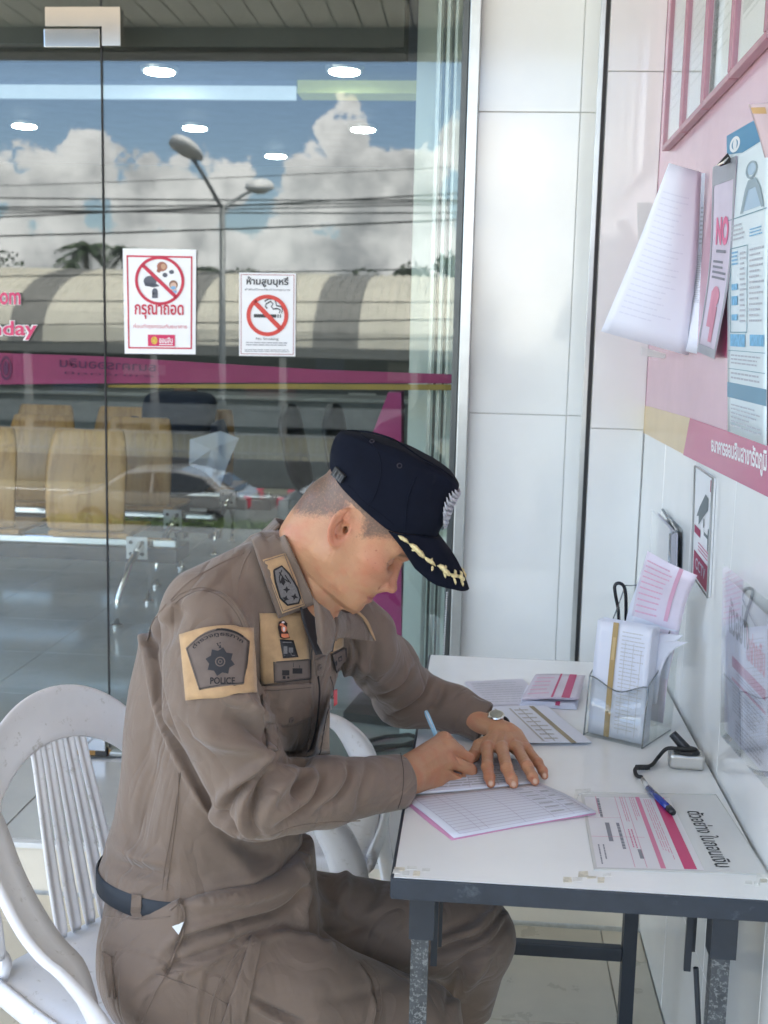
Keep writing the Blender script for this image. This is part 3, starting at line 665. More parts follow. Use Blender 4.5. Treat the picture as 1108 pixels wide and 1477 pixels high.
# trees and palms behind
leafm = mat('dark palm leaf', (.035, .06, .022), .6, var=.3, vs=3); bark = mat('palm trunk bark', (.13, .11, .08), .9, var=.2, vs=3)
def palm(px, py, d, R, label, seed):
    top = mir(px, py, d); rr = random.Random(seed)
    t = thing('palm_tree', label, 'palm tree', (top.x, top.y, -2.75))
    MB().tube([(top.x + .2, top.y, -2.75), (top.x + .1, top.y, top.z*.5), top], [.28, .2, .16], 10).build('trunk', bark, t, smooth=True)
    b = MB()
    for k in range(26):
        a_ = rr.uniform(0, 6.28); up = rr.uniform(-.25, 1.15); dr = Vector((math.cos(a_), math.sin(a_), 0)); Ls = R*rr.uniform(.8, 1.1); pts = []
        for i in range(9):
            s = i/8; pts.append(top + dr*Ls*s*math.cos(up*.8) + Vector((0, 0, Ls*(s*math.sin(up) - .75*s*s))))
        sd_ = Vector((-dr.y, dr.x, 0))
        for i in range(8):
            for j in range(3):
                p = pts[i].lerp(pts[i+1], j/3); ax = (pts[i+1] - pts[i]).normalized()
                for s in (-1, 1):
                    l_ = R*.22*math.sin(.35 + (i + j/3)/8*2.5); tip = p + sd_*s*l_*.8 + ax*l_*.5 - Vector((0, 0, l_*.5))
                    b.add([p, p + ax*.09*R/2, tip], [(0, 1, 2)])
    b.build('crown', leafm, t); return t
palm(124, 362, 92, 2.9, 'bushy palm standing above the vaulted roof left of the door joint', 3)
palm(178, 366, 88, 2.3, 'smaller palm above the roof right of the door joint', 5)
palm(100, 380, 86, 1.7, 'short thin palm leaning beside the bushy palm above the roof', 9)
palm(680, 385, 95, 2.0, 'palm rising above the roof at the far right', 11)
def tree(px, py, d, Rx, Rz, label, seed, n=900):
    c = mir(px, py, d); rr = random.Random(seed); t = thing('broadleaf_tree', label, 'tree', (c.x, c.y, -2.75))
    MB().tube([(c.x, c.y, -2.75), (c.x + .1, c.y, c.z - Rz*.2)], [.3, .15], 8).build('trunk', bark, t)
    b = MB(); cl = [(Vector((rr.gauss(0, .45)*Rx, rr.gauss(0, .45)*Rx, rr.gauss(0, .35)*Rz)), rr.uniform(.25, .45)) for _ in range(16)]
    for i in range(n):
        q, s = rr.choice(cl); v = Vector((rr.gauss(0, 1), rr.gauss(0, 1), rr.gauss(0, 1))).normalized()*s
        p = c + q + Vector((v.x*Rx, v.y*Rx, v.z*Rz)); r = rr.uniform(.14, .3); a_ = Vector((rr.gauss(0, 1), rr.gauss(0, 1), rr.gauss(0, 1))).normalized(); e = a_.orthogonal().normalized()*r; f = a_.cross(e)
        b.add([p - e, p + f*.6, p + e, p - f*.6], [(0, 1, 2, 3)])
    b.build('crown', mat('broadleaf foliage', (.04, .065, .025), .7, var=.35, vs=1), t)
tree(300, 398, 96, 3.4, 1.0, 'low spreading tree behind the vaulted roof beside the lamp post', 1)
tree(600, 396, 96, 2.6, 1.4, 'rounded tree behind the vaulted roof near the window frame', 2)
tree(655, 400, 100, 2.5, 2.6, 'taller dark tree behind the roof at the window frame', 4)
tree(-60, 380, 96, 4, 2.0, 'tree behind the roof beyond the left edge', 6)
# hedge along the road
hb = MB(); rr = random.Random(5)
for i in range(9000):
    x = rr.uniform(-9, 1); y = rr.uniform(-16.2, -15.2); z = -2.7 + abs(rr.random())**.6*.55
    a_ = Vector((rr.gauss(0, 1), rr.gauss(0, 1), rr.gauss(0, 1))).normalized(); e = a_.orthogonal().normalized()*.045; f = a_.cross(e)
    p = Vector((x, y, z)); hb.add([p - e, p + f*.6, p + e, p - f*.6], [(0, 1, 2, 3)])
ho = hb.build('clipped_hedge', mat('hedge leaf', (.06, .10, .02), .7, var=.3, vs=5), origin=(-4, -15.7, -2.7)); ho['label'] = 'low clipped green hedge on the near side of the road'; ho['category'] = 'hedge'
# parked cars
def car(x, y, colr, label, flip=1, base=-2.705):
    t = thing('parked_car', label, 'car', (x, y, base), 'cars parked along the road')
    P = lambda u, z: (x + flip*u, z + base)
    prof = [(-2.1, .35), (-2.15, .62), (-2.05, .86), (-1.25, 1.0), (-.62, 1.42), (.55, 1.47), (1.35, 1.30), (1.85, .98), (2.1, .9), (2.12, .45), (2.0, .28), (-1.9, .26)]
    V = []; ws = []
    for s in (-1, 1):
        for (u, z) in prof:
            w = .86 if z < 1.05 else .70; V.append((x + flip*u, y + s*w, z + base))
    n = len(prof); cap = [tuple(q) for q in tessellate_polygon([[Vector((u, z, 0)) for u, z in prof]])]
    Fc = [q for q in cap] + [tuple(i + n for i in q[::-1]) for q in cap] + [(i, (i+1) % n, (i+1) % n + n, i + n) for i in range(n)]
    b = MB(); b.add(V, Fc); body = b.build('body', colr, t); bevel(body, .05, 3, 20)
    gl = mat('dark car glass', (.02, .025, .03), .06)
    for s in (-1, 1):
        for poly in ([(-1.08, 1.03), (-.58, 1.36), (-.05, 1.40), (-.05, 1.02)], [(.03, 1.02), (.03, 1.41), (.55, 1.41), (1.12, 1.29), (1.42, 1.06)]):
            pts = [(x + flip*u, y + s*(.87 - (z - 1.0)*.36), z + base) for u, z in poly]
            MB().prism(pts, (0, s*.012, 0)).build('side_window', gl, t)
    for (u0, z0, u1, z1, nm) in ((-1.22, 1.02, -.68, 1.40, 'windscreen'), (1.38, 1.28, 1.82, 1.0, 'rear_window')):
        MB().prism([(x + flip*u0, y - .66, z0 + base + .02), (x + flip*u0, y + .66, z0 + base + .02), (x + flip*u1, y + .60, z1 + base + .02), (x + flip*u1, y - .60, z1 + base + .02)], (0, 0, .012)).build(nm, gl, t)
    for u in (-1.35, 1.32):
        for s in (-1, 1):
            w_ = MB().tube([(x + flip*u, y + s*.72, .32 + base), (x + flip*u, y + s*.885, .32 + base)], .32, 22).build('wheel', black_rubber, t)
            MB().tube([(x + flip*u, y + s*.886, .32 + base), (x + flip*u, y + s*.90, .32 + base)], .20, 14).build('rim', alu, w_)
    for s in (-1, 1):
        MB().box((min(x + flip*1.98, x + flip*2.13), y + s*.7 - .13, .72 + base), (max(x + flip*1.98, x + flip*2.13), y + s*.7 + .13, .93 + base)).build('tail_light', picr, t)
        MB().box((min(x - flip*1.95, x - flip*2.12), y + s*.66 - .15, .66 + base), (max(x - flip*1.95, x - flip*2.12), y + s*.66 + .15, .80 + base)).build('headlight', lens, t)
    return t
cw = mat('white car paint', (.22, .22, .22), .25, coat=1, var=.02); cs = mat('silver car paint', (.42, .44, .46), .3, metal=.4, coat=1, var=.02); cg = mat('dark grey car paint', (.06, .065, .07), .3, coat=1, var=.02)
dC = 25.0
car(mir(235, 740, dC).x, 2*YG - dC, cw, 'white hatchback parked across the forecourt, left of the silver car')
car(mir(545, 745, dC).x, 2*YG - dC, cs, 'silver hatchback parked behind the officer, right of the white one', -1)
# ================================================================== THINGS ON THE RIGHT WALL
def onw(x, y, d=0.0): return at(x, y, X=XW - d)
vinyl = mat('pink vinyl sheet', (.60, .38, .44), .16, var=.06, vs=3, rvar=.04)
vinyl_d = mat('deep pink vinyl sheet', (.50, .10, .20), .16, var=.06, vs=3)
vinyl_m = mat('dark maroon patch', (.34, .02, .10), .3, var=.08)
cream = mat('cream gold vinyl', (.62, .46, .24), .2, var=.08, vs=4)
pw = mat('white printed paper', (.78, .79, .80), .55, var=.02)
pwb = mat('bluish white paper', (.74, .76, .84), .55, var=.02)
ink = mat('grey ink', (.22, .22, .25), .6, var=0); inkd = mat('black ink', (.035, .035, .04), .5, var=0); inkm = mat('magenta ink', (.55, .05, .17), .5, var=0)
inkl = mat('pale grey ink', (.48, .49, .53), .6, var=0); inkp = mat('pale pink ink', (.74, .42, .55), .6, var=0); inkb = mat('blue ink', (.07, .25, .42), .5, var=0); inkg = mat('ochre ink', (.42, .29, .12), .5, var=0)
inkbl = mat('pale blue ink', (.40, .52, .62), .5, var=0)
clear = glassm('clear acrylic', .045, (.975, .985, .98), white=.02)
filmg = glassm('clear plastic film', .05, (.96, .97, .98), white=.07)
bdw = thing('wall_graphic', 'pink and cream vinyl graphic with white Thai branch name on the tiled side wall', 'wall graphic', onw(1000, 620))
def sheet(name, pts, d, th, m, parent, fn=onw):
    P = [fn(x, y, d) for x, y in pts]; return MB().prism(P, (-th, 0, 0)).build(name, m, parent)
pL = at(945, 240, X=XW); YL = 3.3
def wp(Yv, z, d=0): return Vector((XW - d, Yv, z))
zb_of = lambda p: at(*p, X=XW)
bl = onw(925, 622); br = onw(1107, 715)
zbt = bl.z; zbr = br.z
gt = onw(927, 584)
gp = [onw(925, 622), onw(987, 655), onw(997, 603), onw(940, 587), onw(926, 584)]
MB().prism([Vector((XW - .0016, p.y, p.z)) for p in gp], (-.0004, 0, 0)).build('gold_swoosh', cream, bdw)
lo = [(bl.y, bl.z), (1.2, bl.z + (br.z - bl.z)*(bl.y - 1.2)/(bl.y - br.y))]
MB().prism([wp(lo[0][0], lo[0][1], .0004), wp(lo[1][0], lo[1][1], .0004), wp(1.2, 3.2, .0004), wp(lo[0][0], 3.2, .0004)], (-.0008, 0, 0)).build('pink_field', vinyl, bdw)
MB().prism([Vector((XW - .0022, p.y, p.z)) for p in (onw(987, 656), onw(1107, 715.5), onw(1400, 862), onw(1400, 740), onw(1107, 640), onw(1040, 618), onw(997, 603))], (-.0004, 0, 0)).build('deep_pink_strip', vinyl_d, bdw)
MB().prism([Vector((XW - .0018, p.y, p.z)) for p in (onw(1057, 320), onw(1049, 516), onw(1030, 516))], (-.0004, 0, 0)).build('maroon_patch', vinyl_m, bdw)  # darker triangle on the pink field between pocket and poster
q = [onw(1026, 655, .003), onw(1106, 686, .003), onw(1106, 651, .003), onw(1026, 631, .003)]
printed('branch_name', [textfit('ธนาคารออมสินสาขารัตภูมิ', 0, -.12, 1, 1.12, .03)], bil(q), mat('white lettering', (.85, .85, .85), .5, var=0), bdw)
for (xa, ya, xb, yb) in ((930, 586, 925.5, 622), (933, 586, 930, 625)):
    pass
# row of framed certificates, bottoms at one height
frm = mat('mauve frame moulding', (.40, .18, .22), .25, var=.08, vs=15); cert = mat('certificate paper', (.66, .68, .66), .5, var=.03)
glz = glassm('picture glass', .05, (.97, .98, .98), white=.03)
zf = onw(943, 243).z
edges = [3.239, 2.957, 2.680, 2.392, 2.099, 1.812]
fl = ['first framed certificate at the wall corner', 'second framed certificate from the corner', 'third framed certificate from the corner, with small rusty spots', 'fourth framed certificate from the corner, darker green print', 'fifth framed certificate, at the top right edge of the picture']
for k in range(5):
    y1, y0 = edges[k] - .004, edges[k+1] + .004
    t = thing('certificate_frame', fl[k], 'picture frame', (XW, (y0+y1)/2, zf), 'framed certificates in a row high on the side wall')
    hgt = .62; w = .014; th = .022
    for (a, c, nm) in (((XW-th, y0, zf), (XW-.002, y1, zf+w), 'frame_rail'), ((XW-th, y0, zf+hgt-w), (XW-.002, y1, zf+hgt), 'frame_rail'), ((XW-th, y0, zf+w+.0005), (XW-.002, y0+w, zf+hgt-w-.0005), 'frame_stile'), ((XW-th, y1-w, zf+w+.0005), (XW-.002, y1, zf+hgt-w-.0005), 'frame_stile')):
        box(nm, a, c, frm, t, bev=.002)
    box('certificate', (XW-.010, y0+w+.0005, zf+w+.0005), (XW-.006, y1-w-.0005, zf+hgt-w-.0005), cert, t)
    fnq = bil([(XW-.0108, y1-w, zf+w), (XW-.0108, y0+w, zf+w), (XW-.0108, y0+w, zf+hgt-w), (XW-.0108, y1-w, zf+hgt-w)])
    printed('print', [lines2(.14, .12, .86, .5, 9, .22, .3, seed=k), ring2(.5, .7, .16, .07, .05)], fnq, mat('green grey ink', (.36, .40, .36), .5, var=0), t)
    if k == 3:
        printed('dark_panel', [rect2(.08, .16, .92, .95)], bil([(XW-.0104, y1-w, zf+w), (XW-.0104, y0+w, zf+w), (XW-.0104, y0+w, zf+hgt-w), (XW-.0104, y1-w, zf+hgt-w)]), mat('dark green print', (.22, .26, .24), .5, var=.1), t)
    box('glass', (XW-.016, y0+w+.0005, zf+w+.0005), (XW-.0145, y1-w-.0005, zf+hgt-w-.0005), glz, t)

def curved(name, rows, m, parent, th=.0006, nu=10, nv=10, origin=None, label=None):
    """surface through a grid of 3D points given row by row, subdivided smoothly"""
    R = [[Vector(p) for p in r] for r in rows]
    def cr_(ps, t):
        n = len(ps) - 1
        if n == 1: return ps[0].lerp(ps[1], t)
        x = t*n; i = min(int(x), n - 1); f = x - i
        p0 = ps[i-1] if i > 0 else ps[0]*2 - ps[1]; p1 = ps[i]; p2 = ps[i+1]; p3 = ps[i+2] if i + 2 <= n else ps[n]*2 - ps[n-1]
        return .5*((2*p1) + (p2-p0)*f + (2*p0 - 5*p1 + 4*p2 - p3)*f*f + (3*p1 - p0 - 3*p2 + p3)*f**3)
    fn = lambda u, v: cr_([cr_(r, u) for r in R], v)
    V = [fn(i/nu, j/nv) for j in range(nv+1) for i in range(nu+1)]
    Fc = [(j*(nu+1)+i, j*(nu+1)+i+1, (j+1)*(nu+1)+i+1, (j+1)*(nu+1)+i) for j in range(nv) for i in range(nu)]
    o = mesh(name, V, Fc, m, parent, smooth=True, origin=origin, label=label)
    s = o.modifiers.new('s', 'SOLIDIFY'); s.thickness = th; s.offset = 0
    def lifted(d):
        def f(u, v):
            e = 1e-3; n_ = (fn(u+e, v) - fn(u-e, v)).cross(fn(u, v+e) - fn(u, v-e)).normalized()
            p = fn(u, v); tocam = (CAM - p); 
            if n_.dot(tocam) < 0: n_ = -n_
            return p + n_*d
        return f
    return o, lifted
# sheets hanging from a clip, curling out from the wall
hs = thing('hanging_sheets', 'sheaf of blank white sheets curling out from the pink wall under a clip', 'papers', onw(1010, 247))
rows = [[at(965, 235, Y=2.626), at(986, 241, Y=2.626), at(1008, 247, Y=2.647)], [at(918, 357, Y=2.680), at(962, 372, Y=2.658), at(1002, 380, Y=2.669)], [at(867, 478, Y=2.734), at(925, 494, Y=2.712), at(990, 512, Y=2.702)]]
o_, lf = curved('front_sheet', rows[::-1], pwb, hs)
printed('show_through', [lines2(.12, .12, .85, .86, 22, .22, .5, seed=3)], lf(.0012), mat('faint show-through print', (.66, .68, .77), .6, var=0), hs)
for k in range(3):
    rr_ = [[p + Vector((.003*(k+1), .006*(k+1), .0)) for p in r] for r in rows]; rr_[2][0] += Vector((.010*(k+1), 0, .001*k)); curved('under_sheet', rr_, pwb, hs)
rows2 = [[at(1008, 250, Y=2.712), at(1026, 249, Y=2.680)], [at(1001, 380, Y=2.702), at(1019, 380, Y=2.658)], [at(985, 506, Y=2.712), at(1010, 511, Y=2.647)]]
o_, lf = curved('text_sheet', rows2, pwb, hs)
printed('print', [lines2(.3, .45, .75, .72, 26, .4, .5, seed=4), lines2(.35, .18, .8, .4, 9, .4, .5, seed=5)], lf(.0012), inkl, hs)
rows3 = [[at(1022, 249, Y=2.669), at(1031, 246, Y=2.626)], [at(1017, 380, Y=2.658), at(1025, 380, Y=2.615)], [at(1008, 512, Y=2.658), at(1015, 510, Y=2.615)]]
curved('pink_sheet', rows3, mat('pink paper', (.66, .36, .46), .5), hs)
pk = thing('plastic_pocket', 'clear pocket with grey border holding the pink NO notice, clipped on the wall', 'notice', onw(1045, 235))
rows = [[at(1029, 241, Y=2.495), at(1063, 224, Y=2.300)], [at(1024, 380, Y=2.506), at(1054, 385, Y=2.311)], [at(1006, 507, Y=2.561), at(1031, 518, Y=2.354)]]
o_, lf = curved('notice_sheet', rows[::-1], mat('lilac paper', (.62, .55, .64), .5), pk)
bgry = mat('grey pocket border', (.30, .31, .34), .35)
printed('border', [rect2(0, 0, 1, .05), rect2(0, .90, 1, 1), rect2(0, .05, .07, .90), rect2(.93, .05, 1, .90)], lf(.0012), bgry, pk)
printed('title', [textfit('NO', .25, .60, .82, .74, .05)], lf(.0014), mat('pink print', (.68, .17, .30), .5, var=0), pk)
printed('print', [lines2(.2, .42, .85, .53, 4, .45, .3, seed=2, words=False), lines2(.3, .555, .75, .585, 1, .5, .0, words=False)], lf(.0014), ink, pk)
printed('pink_figure', [rect2(.3, .16, .55, .36), ell2(.5, .33, .2, .06, 14), rect2(.5, .08, .68, .28)], lf(.0014), mat('pale red print', (.62, .25, .33), .5, var=.2), pk)
cl = thing('bulldog_clip', 'black and white spring clip at the top of the clear pocket', 'clip', at(1046, 232, Y=2.387))
MB().prism([at(x, y, Y=2.354) for x, y in ((1034, 238), (1048, 222), (1055, 234), (1040, 240))], (0, -.012, 0)).build('clip_jaw', black_rubber, cl)
MB().tube([at(1036, 238, Y=2.344), at(1044, 234, Y=2.333), at(1050, 228, Y=2.344)], .0025, 8).build('clip_wire', chrome, cl)
# blue and white poster
bp_ = thing('blue_poster', 'white information poster with blue seal header and blue tables, right of the pocket', 'poster', onw(1080, 620))
Q = [onw(1050, 622, .004), onw(1106, 643, .004), onw(1112, 160, .004), onw(1058, 196, .004)]
rows = [[Q[3] + Vector((-.012, 0, 0)), Q[2]], [Q[3].lerp(Q[0], .5) + Vector((-.006, 0, 0)), Q[2].lerp(Q[1], .5) + Vector((-.002, 0, 0))], [Q[0], Q[1]]]
o_, lf = curved('poster_sheet', rows, mat('pale poster paper', (.66, .74, .76), .35, var=.02), bp_)
l1, l2 = lf(.001), lf(.0018)
up = lambda f: (lambda u, v: f(u, 1 - v))
f1, f2 = up(l1), up(l2)
printed('header_band', [poly2([(0, .935), (.4, .915), (1, .925), (1, 1), (0, 1)])], f1, mat('blue header print', (.05, .22, .38), .4, var=.05), bp_)
printed('footer_band', [rect2(0, .115, 1, .165)], f1, mat('slate blue print', (.16, .30, .40), .4, var=.05), bp_)
printed('emblem', [ring2(.22, .955, .13, .026, .05), ell2(.22, .955, .05, .018, 10)], f2, pw, bp_)
printed('figure_outline', [ring2(.62, .845, .13, .028, .03), poly2([(.36, .715), (.48, .79), (.55, .815), (.72, .815), (.83, .78), (.92, .715), (.86, .715), (.72, .785), (.55, .785), (.42, .715)])], f2, mat('grey blue line art', (.30, .38, .42), .5, var=0), bp_)
printed('portrait_tone', [ell2(.62, .85, .1, .022, 16), poly2([(.42, .72), (.55, .79), (.72, .79), (.86, .72)])], f1, inkbl, bp_)
printed('table_box', [rect2(.02, .705, .98, .708), rect2(.1, .33, .104*1.1, .61), rect2(.1, .33, .55, .333), rect2(.1, .607, .55, .61), rect2(.54, .33, .552, .61), rect2(.05, .27, .98, .272), rect2(.05, .21, .98, .212)], f2, mat('teal rule', (.15, .30, .36), .5, var=0), bp_)
printed('blue_print', [lines2(.14, .55, .32, .60, 4, .5, .2, seed=11), rect2(.14, .47, .3, .49), rect2(.14, .42, .3, .45), rect2(.14, .37, .3, .39), rect2(.10, .285, .5, .325), rect2(.62, .29, .95, .325), lines2(.60, .63, .9, .66, 3, .4, .2, seed=12)], f2, mat('sky blue print', (.18, .42, .62), .5, var=.25, vs=90), bp_)
printed('grey_print', [lines2(.36, .36, .52, .595, 14, .4, .4, seed=13), lines2(.60, .36, .95, .60, 14, .35, .4, seed=14), lines2(.12, .63, .5, .69, 4, .4, .3, seed=15), lines2(.12, .175, .9, .205, 2, .4, .2, seed=16), lines2(.12, .225, .9, .262, 3, .4, .2, seed=18), lines2(.12, .02, .9, .10, 6, .35, .4, seed=17)], f2, inkl, bp_)
fy = thing('pink_flyer', 'pale pink flyer with gold top bar pinned over the blue poster', 'flyer', onw(1095, 155))
rows = [[at(1080, 150, Y=2.159), at(1125, 148, Y=1.953)], [at(1096, 200, Y=2.127), at(1135, 205, Y=1.953)], [at(1112, 262, Y=2.094), at(1150, 262, Y=1.953)]]
o_, lf = curved('flyer_sheet', rows, mat('pale pink paper', (.74, .56, .58), .5), fy)
printed('gold_bar', [rect2(.06, .05, .55, .14)], lf(.001), mat('gold print', (.62, .36, .12), .4), fy)
# papers low behind the hanging sheaf
t = MB().prism([at(x, y, Y=3.103) for x, y in ((925, 500), (966, 512), (957, 517), (926, 513))], (0, .01, 0)).build('paper_fold', cert, origin=tuple(at(940, 510, Y=3.103))); tag(t, 'folded cream paper edge below the hanging sheaf', 'paper')
t = MB().prism([at(x, y, Y=3.201) for x, y in ((919, 292), (941, 292), (944, 345), (921, 345))], (0, .004, 0)).build('paper_corner', cert, origin=tuple(at(930, 320, Y=3.201))); tag(t, 'small grey-white card at the wall corner left of the hanging sheaf', 'card')
# CCTV warning sign
cc = thing('camera_warning_sign', 'white and maroon surveillance camera sign in a clear frame on the tiles', 'sign', onw(1015, 770))
Q = [onw(1000, 828, .004), onw(1023, 862, .004), onw(1031, 690, .004), onw(1005, 672, .004)]
MB().prism([p + Vector((.003, 0, 0)) for p in Q], (-.004, 0, 0)).build('sign_plate', pw, cc)
fq = bil([p - Vector((.002, 0, 0)) for p in Q])
printed('camera_icon', [poly2([(.15, .56), (.30, .66), (.62, .82), (.78, .80), (.78, .70), (.52, .60), (.28, .50), (.28, .58)]), poly2([(.55, .60), (.6, .60), (.6, .46), (.82, .46), (.82, .36), (.86, .36), (.86, .55), (.82, .55), (.82, .49), (.62, .49), (.6, .52), (.55, .52)])], fq, mat('camera grey print', (.16, .19, .20), .5, var=0), cc)
printed('maroon_blocks', [rect2(.05, .40, .40, .47), rect2(.06, .02, .95, .24), rect2(.85, .87, .98, .97)], fq, mat('maroon print', (.33, .03, .09), .5, var=.1, vs=60), cc)
printed('print', [lines2(.3, .27, .9, .36, 3, .3, .1, seed=21, words=False)], fq, inkm, cc)
printed('white_print', [textfit('CCTV', .2, .10, .8, .2, .02)], bil([p - Vector((.003, 0, 0)) for p in Q]), inkl, cc)
b = MB()
b.tube([p - Vector((.004, 0, 0)) for p in Q], .0022, 8, closed=True); b.build('frame_edge', mat('grey plastic edge', (.32, .33, .32), .3), cc, smooth=True)
def pocket(Qpx, label, d=.03, nm='wall_pocket', fill=True):
    t = thing(nm, label, 'leaflet holder', onw(*Qpx[0])); Q0 = [onw(x, y, .001) for x, y in Qpx]
    MB().prism(Q0, (-.002, 0, 0)).build('back_plate', clear, t)
    MB().prism([q_ - Vector((d, 0, 0)) for q_ in Q0], (-.002, 0, 0)).build('front_plate', clear, t)
    b = MB(); b.tube([Q0[3] - Vector((.004, 0, 0)), Q0[2] - Vector((d*.5, 0, .003)), Q0[2] - Vector((d, 0, .012))] , .003, 8); b.tube([Q0[2] - Vector((d, 0, .01)), Q0[1] - Vector((d, 0, 0))], .003, 8)
    b.build('rolled_edge', glassm('thick clear edge', .10, (.55, .58, .60), white=.1) if 'thick clear edge' not in MATS else MATS['thick clear edge'], t, smooth=True)
    return t, Q0
t, Q0 = pocket([(955, 822), (984, 850), (986, 764), (958, 735)], 'small clear wall pocket with a grey sheet, left of the camera sign')
MB().prism([q_ - Vector((.012, 0, .01)) for q_ in Q0], (-.003, 0, 0)).build('sheet', mat('grey lilac sheet', (.48, .47, .54), .5), t)
for f in (.35, .8):
    p = Q0[3].lerp(Q0[2], f) - Vector((.004, 0, .012)); MB().tube([p, p - Vector((.006, 0, 0))], .006, 10).build('screw', white_paint, t)
# example sheet in an acrylic panel standing against the wall
ex = thing('example_panel', 'acrylic panel by the wall holding a lilac example slip with dark and pink words', 'notice', onw(1075, 1110))
Q = [onw(1046, 1052, .012), onw(1108, 1122, .012), onw(1108, 888, .012), onw(1049, 832, .012)]
MB().prism(Q, (-.0015, 0, 0)).build('slip_sheet', mat('lilac slip', (.56, .55, .66), .4, var=.06), ex)
fq = bil([p - Vector((.0025, 0, 0)) for p in Q])
printed('dark_words', [textfit('ตัวอย่าง', .10, .66, .62, .92, .03)], fq, inkd, ex)
printed('pink_words', [textfit('ใบฝากเงิน', .55, .60, .97, .82, .03)], fq, mat('red pink print', (.60, .13, .20), .5, var=0), ex)
printed('maroon_bar', [rect2(.2, .46, .98, .53), rect2(.2, .375, .98, .395)], fq, mat('maroon bar print', (.38, .05, .14), .5, var=0), ex)
printed('print', [lines2(.22, .18, .95, .35, 7, .4, .3, seed=31), lines2(.3, .02, .95, .15, 5, .5, .2, seed=32), lines2(.3, .41, .95, .45, 2, .4, .3, seed=33)], fq, mat('violet grey ink', (.26, .24, .32), .5, var=0), ex)
MB().prism([onw(1040, 1060, .022), onw(1112, 1142, .022), onw(1112, 868, .022), onw(1044, 812, .022)], (-.002, 0, 0)).build('acrylic_front', clear, ex)

# ================================================================== NOTICES ON THE GLASS
def gq(x, y, d=.004): return at(x, y, Y=YG - d)
n1 = thing('remove_headwear_notice', 'white notice with red border and red crossed circle of cap, helmet, glasses and mask', 'notice', gq(230, 510))
pwn = mat('white notice paper', (.82, .83, .84), .45, var=.015)
red = mat('notice red', (.52, .015, .05), .5, var=.04); redo = mat('prohibition red', (.62, .05, .035), .5, var=.05)
def card(pts, m, parent, d=.003, th=.0015, nm='sheet'): return MB().prism([gq(x, y, d) for x, y in pts], (0, th, 0)).build(nm, m, parent)
card([(180, 510), (282, 511), (283, 360), (177, 358)], pwn, n1, .004, .0015)
fn1 = lambda d: bil([gq(180, 510, d), gq(282, 511, d), gq(283, 360, d), gq(177, 358, d)])
printed('red_border', [rect2(.05, .05, .95, .064), rect2(.05, .92, .95, .936), rect2(.05, .064, .07, .92), rect2(.93, .064, .95, .92)], fn1(.005), red, n1)
asp = 103/151
def circ(cu, cv, r, w): return ring2(cu, cv, r, r*asp, w, 48)
printed('icons', [ell2(.37, .695, .09, .05, 18), poly2([(.28, .69), (.46, .67), (.50, .65), (.42, .635), (.30, .65)]), ell2(.575, .755, .035, .022, 12), ell2(.665, .785, .035, .02, 12), ell2(.435, .595, .04, .034, 14), rect2(.395, .535, .475, .59)], fn1(.005), mat('slate icon print', (.09, .10, .13), .5, var=.1), n1)
printed('helmet_icon', [ell2(.535, .835, .07, .045, 18), poly2([(.47, .82), (.54, .81), (.50, .775), (.46, .785)])], fn1(.005), mat('helmet print', (.35, .13, .08), .5, var=.3, vs=80), n1)
printed('helmet_visor', [ell2(.555, .835, .035, .028, 12)], fn1(.0055), mat('tan print', (.55, .33, .2), .5), n1)
printed('mask_icon', [ell2(.69, .665, .06, .042, 16)], fn1(.005), mat('brown hair print', (.22, .10, .06), .5), n1)
printed('mask_face', [ell2(.69, .655, .045, .032, 16), rect2(.66, .61, .73, .64)], fn1(.0053), mat('face print', (.62, .42, .32), .5), n1)
printed('mask_blue', [ell2(.69, .635, .035, .018, 12), rect2(.645, .585, .735, .61)], fn1(.0056), mat('mask blue print', (.20, .40, .62), .5), n1)
printed('prohibition_ring', [circ(.5, .70, .34, .04), stroke2([(.27, .845), (.73, .545)], .04)], fn1(.006), red, n1)
printed('title', [textfit('กรุณาถอด', .15, .335, .83, .475, .02)], fn1(.006), red, n1)
printed('subtitle', [textfit('ก่อนทำธุรกรรมกับธนาคาร', .13, .235, .88, .29, .0)], fn1(.006), mat('rose print', (.62, .14, .18), .5, var=0), n1)
printed('logo_block', [rect2(.33, .075, .71, .185)], fn1(.006), mat('crimson logo print', (.60, .015, .10), .5, var=0), n1)
printed('logo_mark', [ell2(.42, .13, .045, .038, 14)], fn1(.0065), mat('gold logo print', (.62, .40, .05), .5, var=.3, vs=120), n1)
printed('logo_words', [textfit('ออมสิน', .49, .105, .68, .16, .02), rect2(.49, .088, .68, .096)], fn1(.0065), pwn, n1)
n2 = thing('no_smoking_notice', 'white no smoking notice with thin maroon frame and red crossed cigarette', 'notice', gq(385, 513))
card([(345, 513), (426, 514), (427, 394), (345, 393)], pwn, n2, .004, .0015)
fn2 = lambda d: bil([gq(345, 513, d), gq(426, 514, d), gq(427, 394, d), gq(345, 393, d)])
asp2 = 81/120
printed('frame_line', [rect2(.03, .02, .97, .027), rect2(.03, .973, .97, .98), rect2(.03, .027, .04, .973), rect2(.96, .027, .97, .973)], fn2(.005), mat('thin maroon rule', (.35, .08, .10), .5, var=0), n2)
printed('prohibition_ring', [ring2(.5, .49, .37, .37*asp2, .07, 48), stroke2([(.27, .65), (.74, .33)], .065)], fn2(.006), redo, n2)
printed('cigarette', [rect2(.26, .465, .66, .505), rect2(.68, .465, .70, .505), rect2(.72, .465, .74, .505)], fn2(.0055), inkd, n2)
printed('smoke', [stroke2([(.71, .52), (.73, .56), (.68, .575), (.60, .57), (.57, .60), (.60, .63), (.56, .66), (.48, .63), (.46, .60), (.50, .575)], .018), stroke2([(.75, .52), (.77, .57), (.74, .60), (.66, .61), (.65, .65), (.62, .69), (.52, .69), (.45, .66)], .018)], fn2(.0055), inkd, n2)
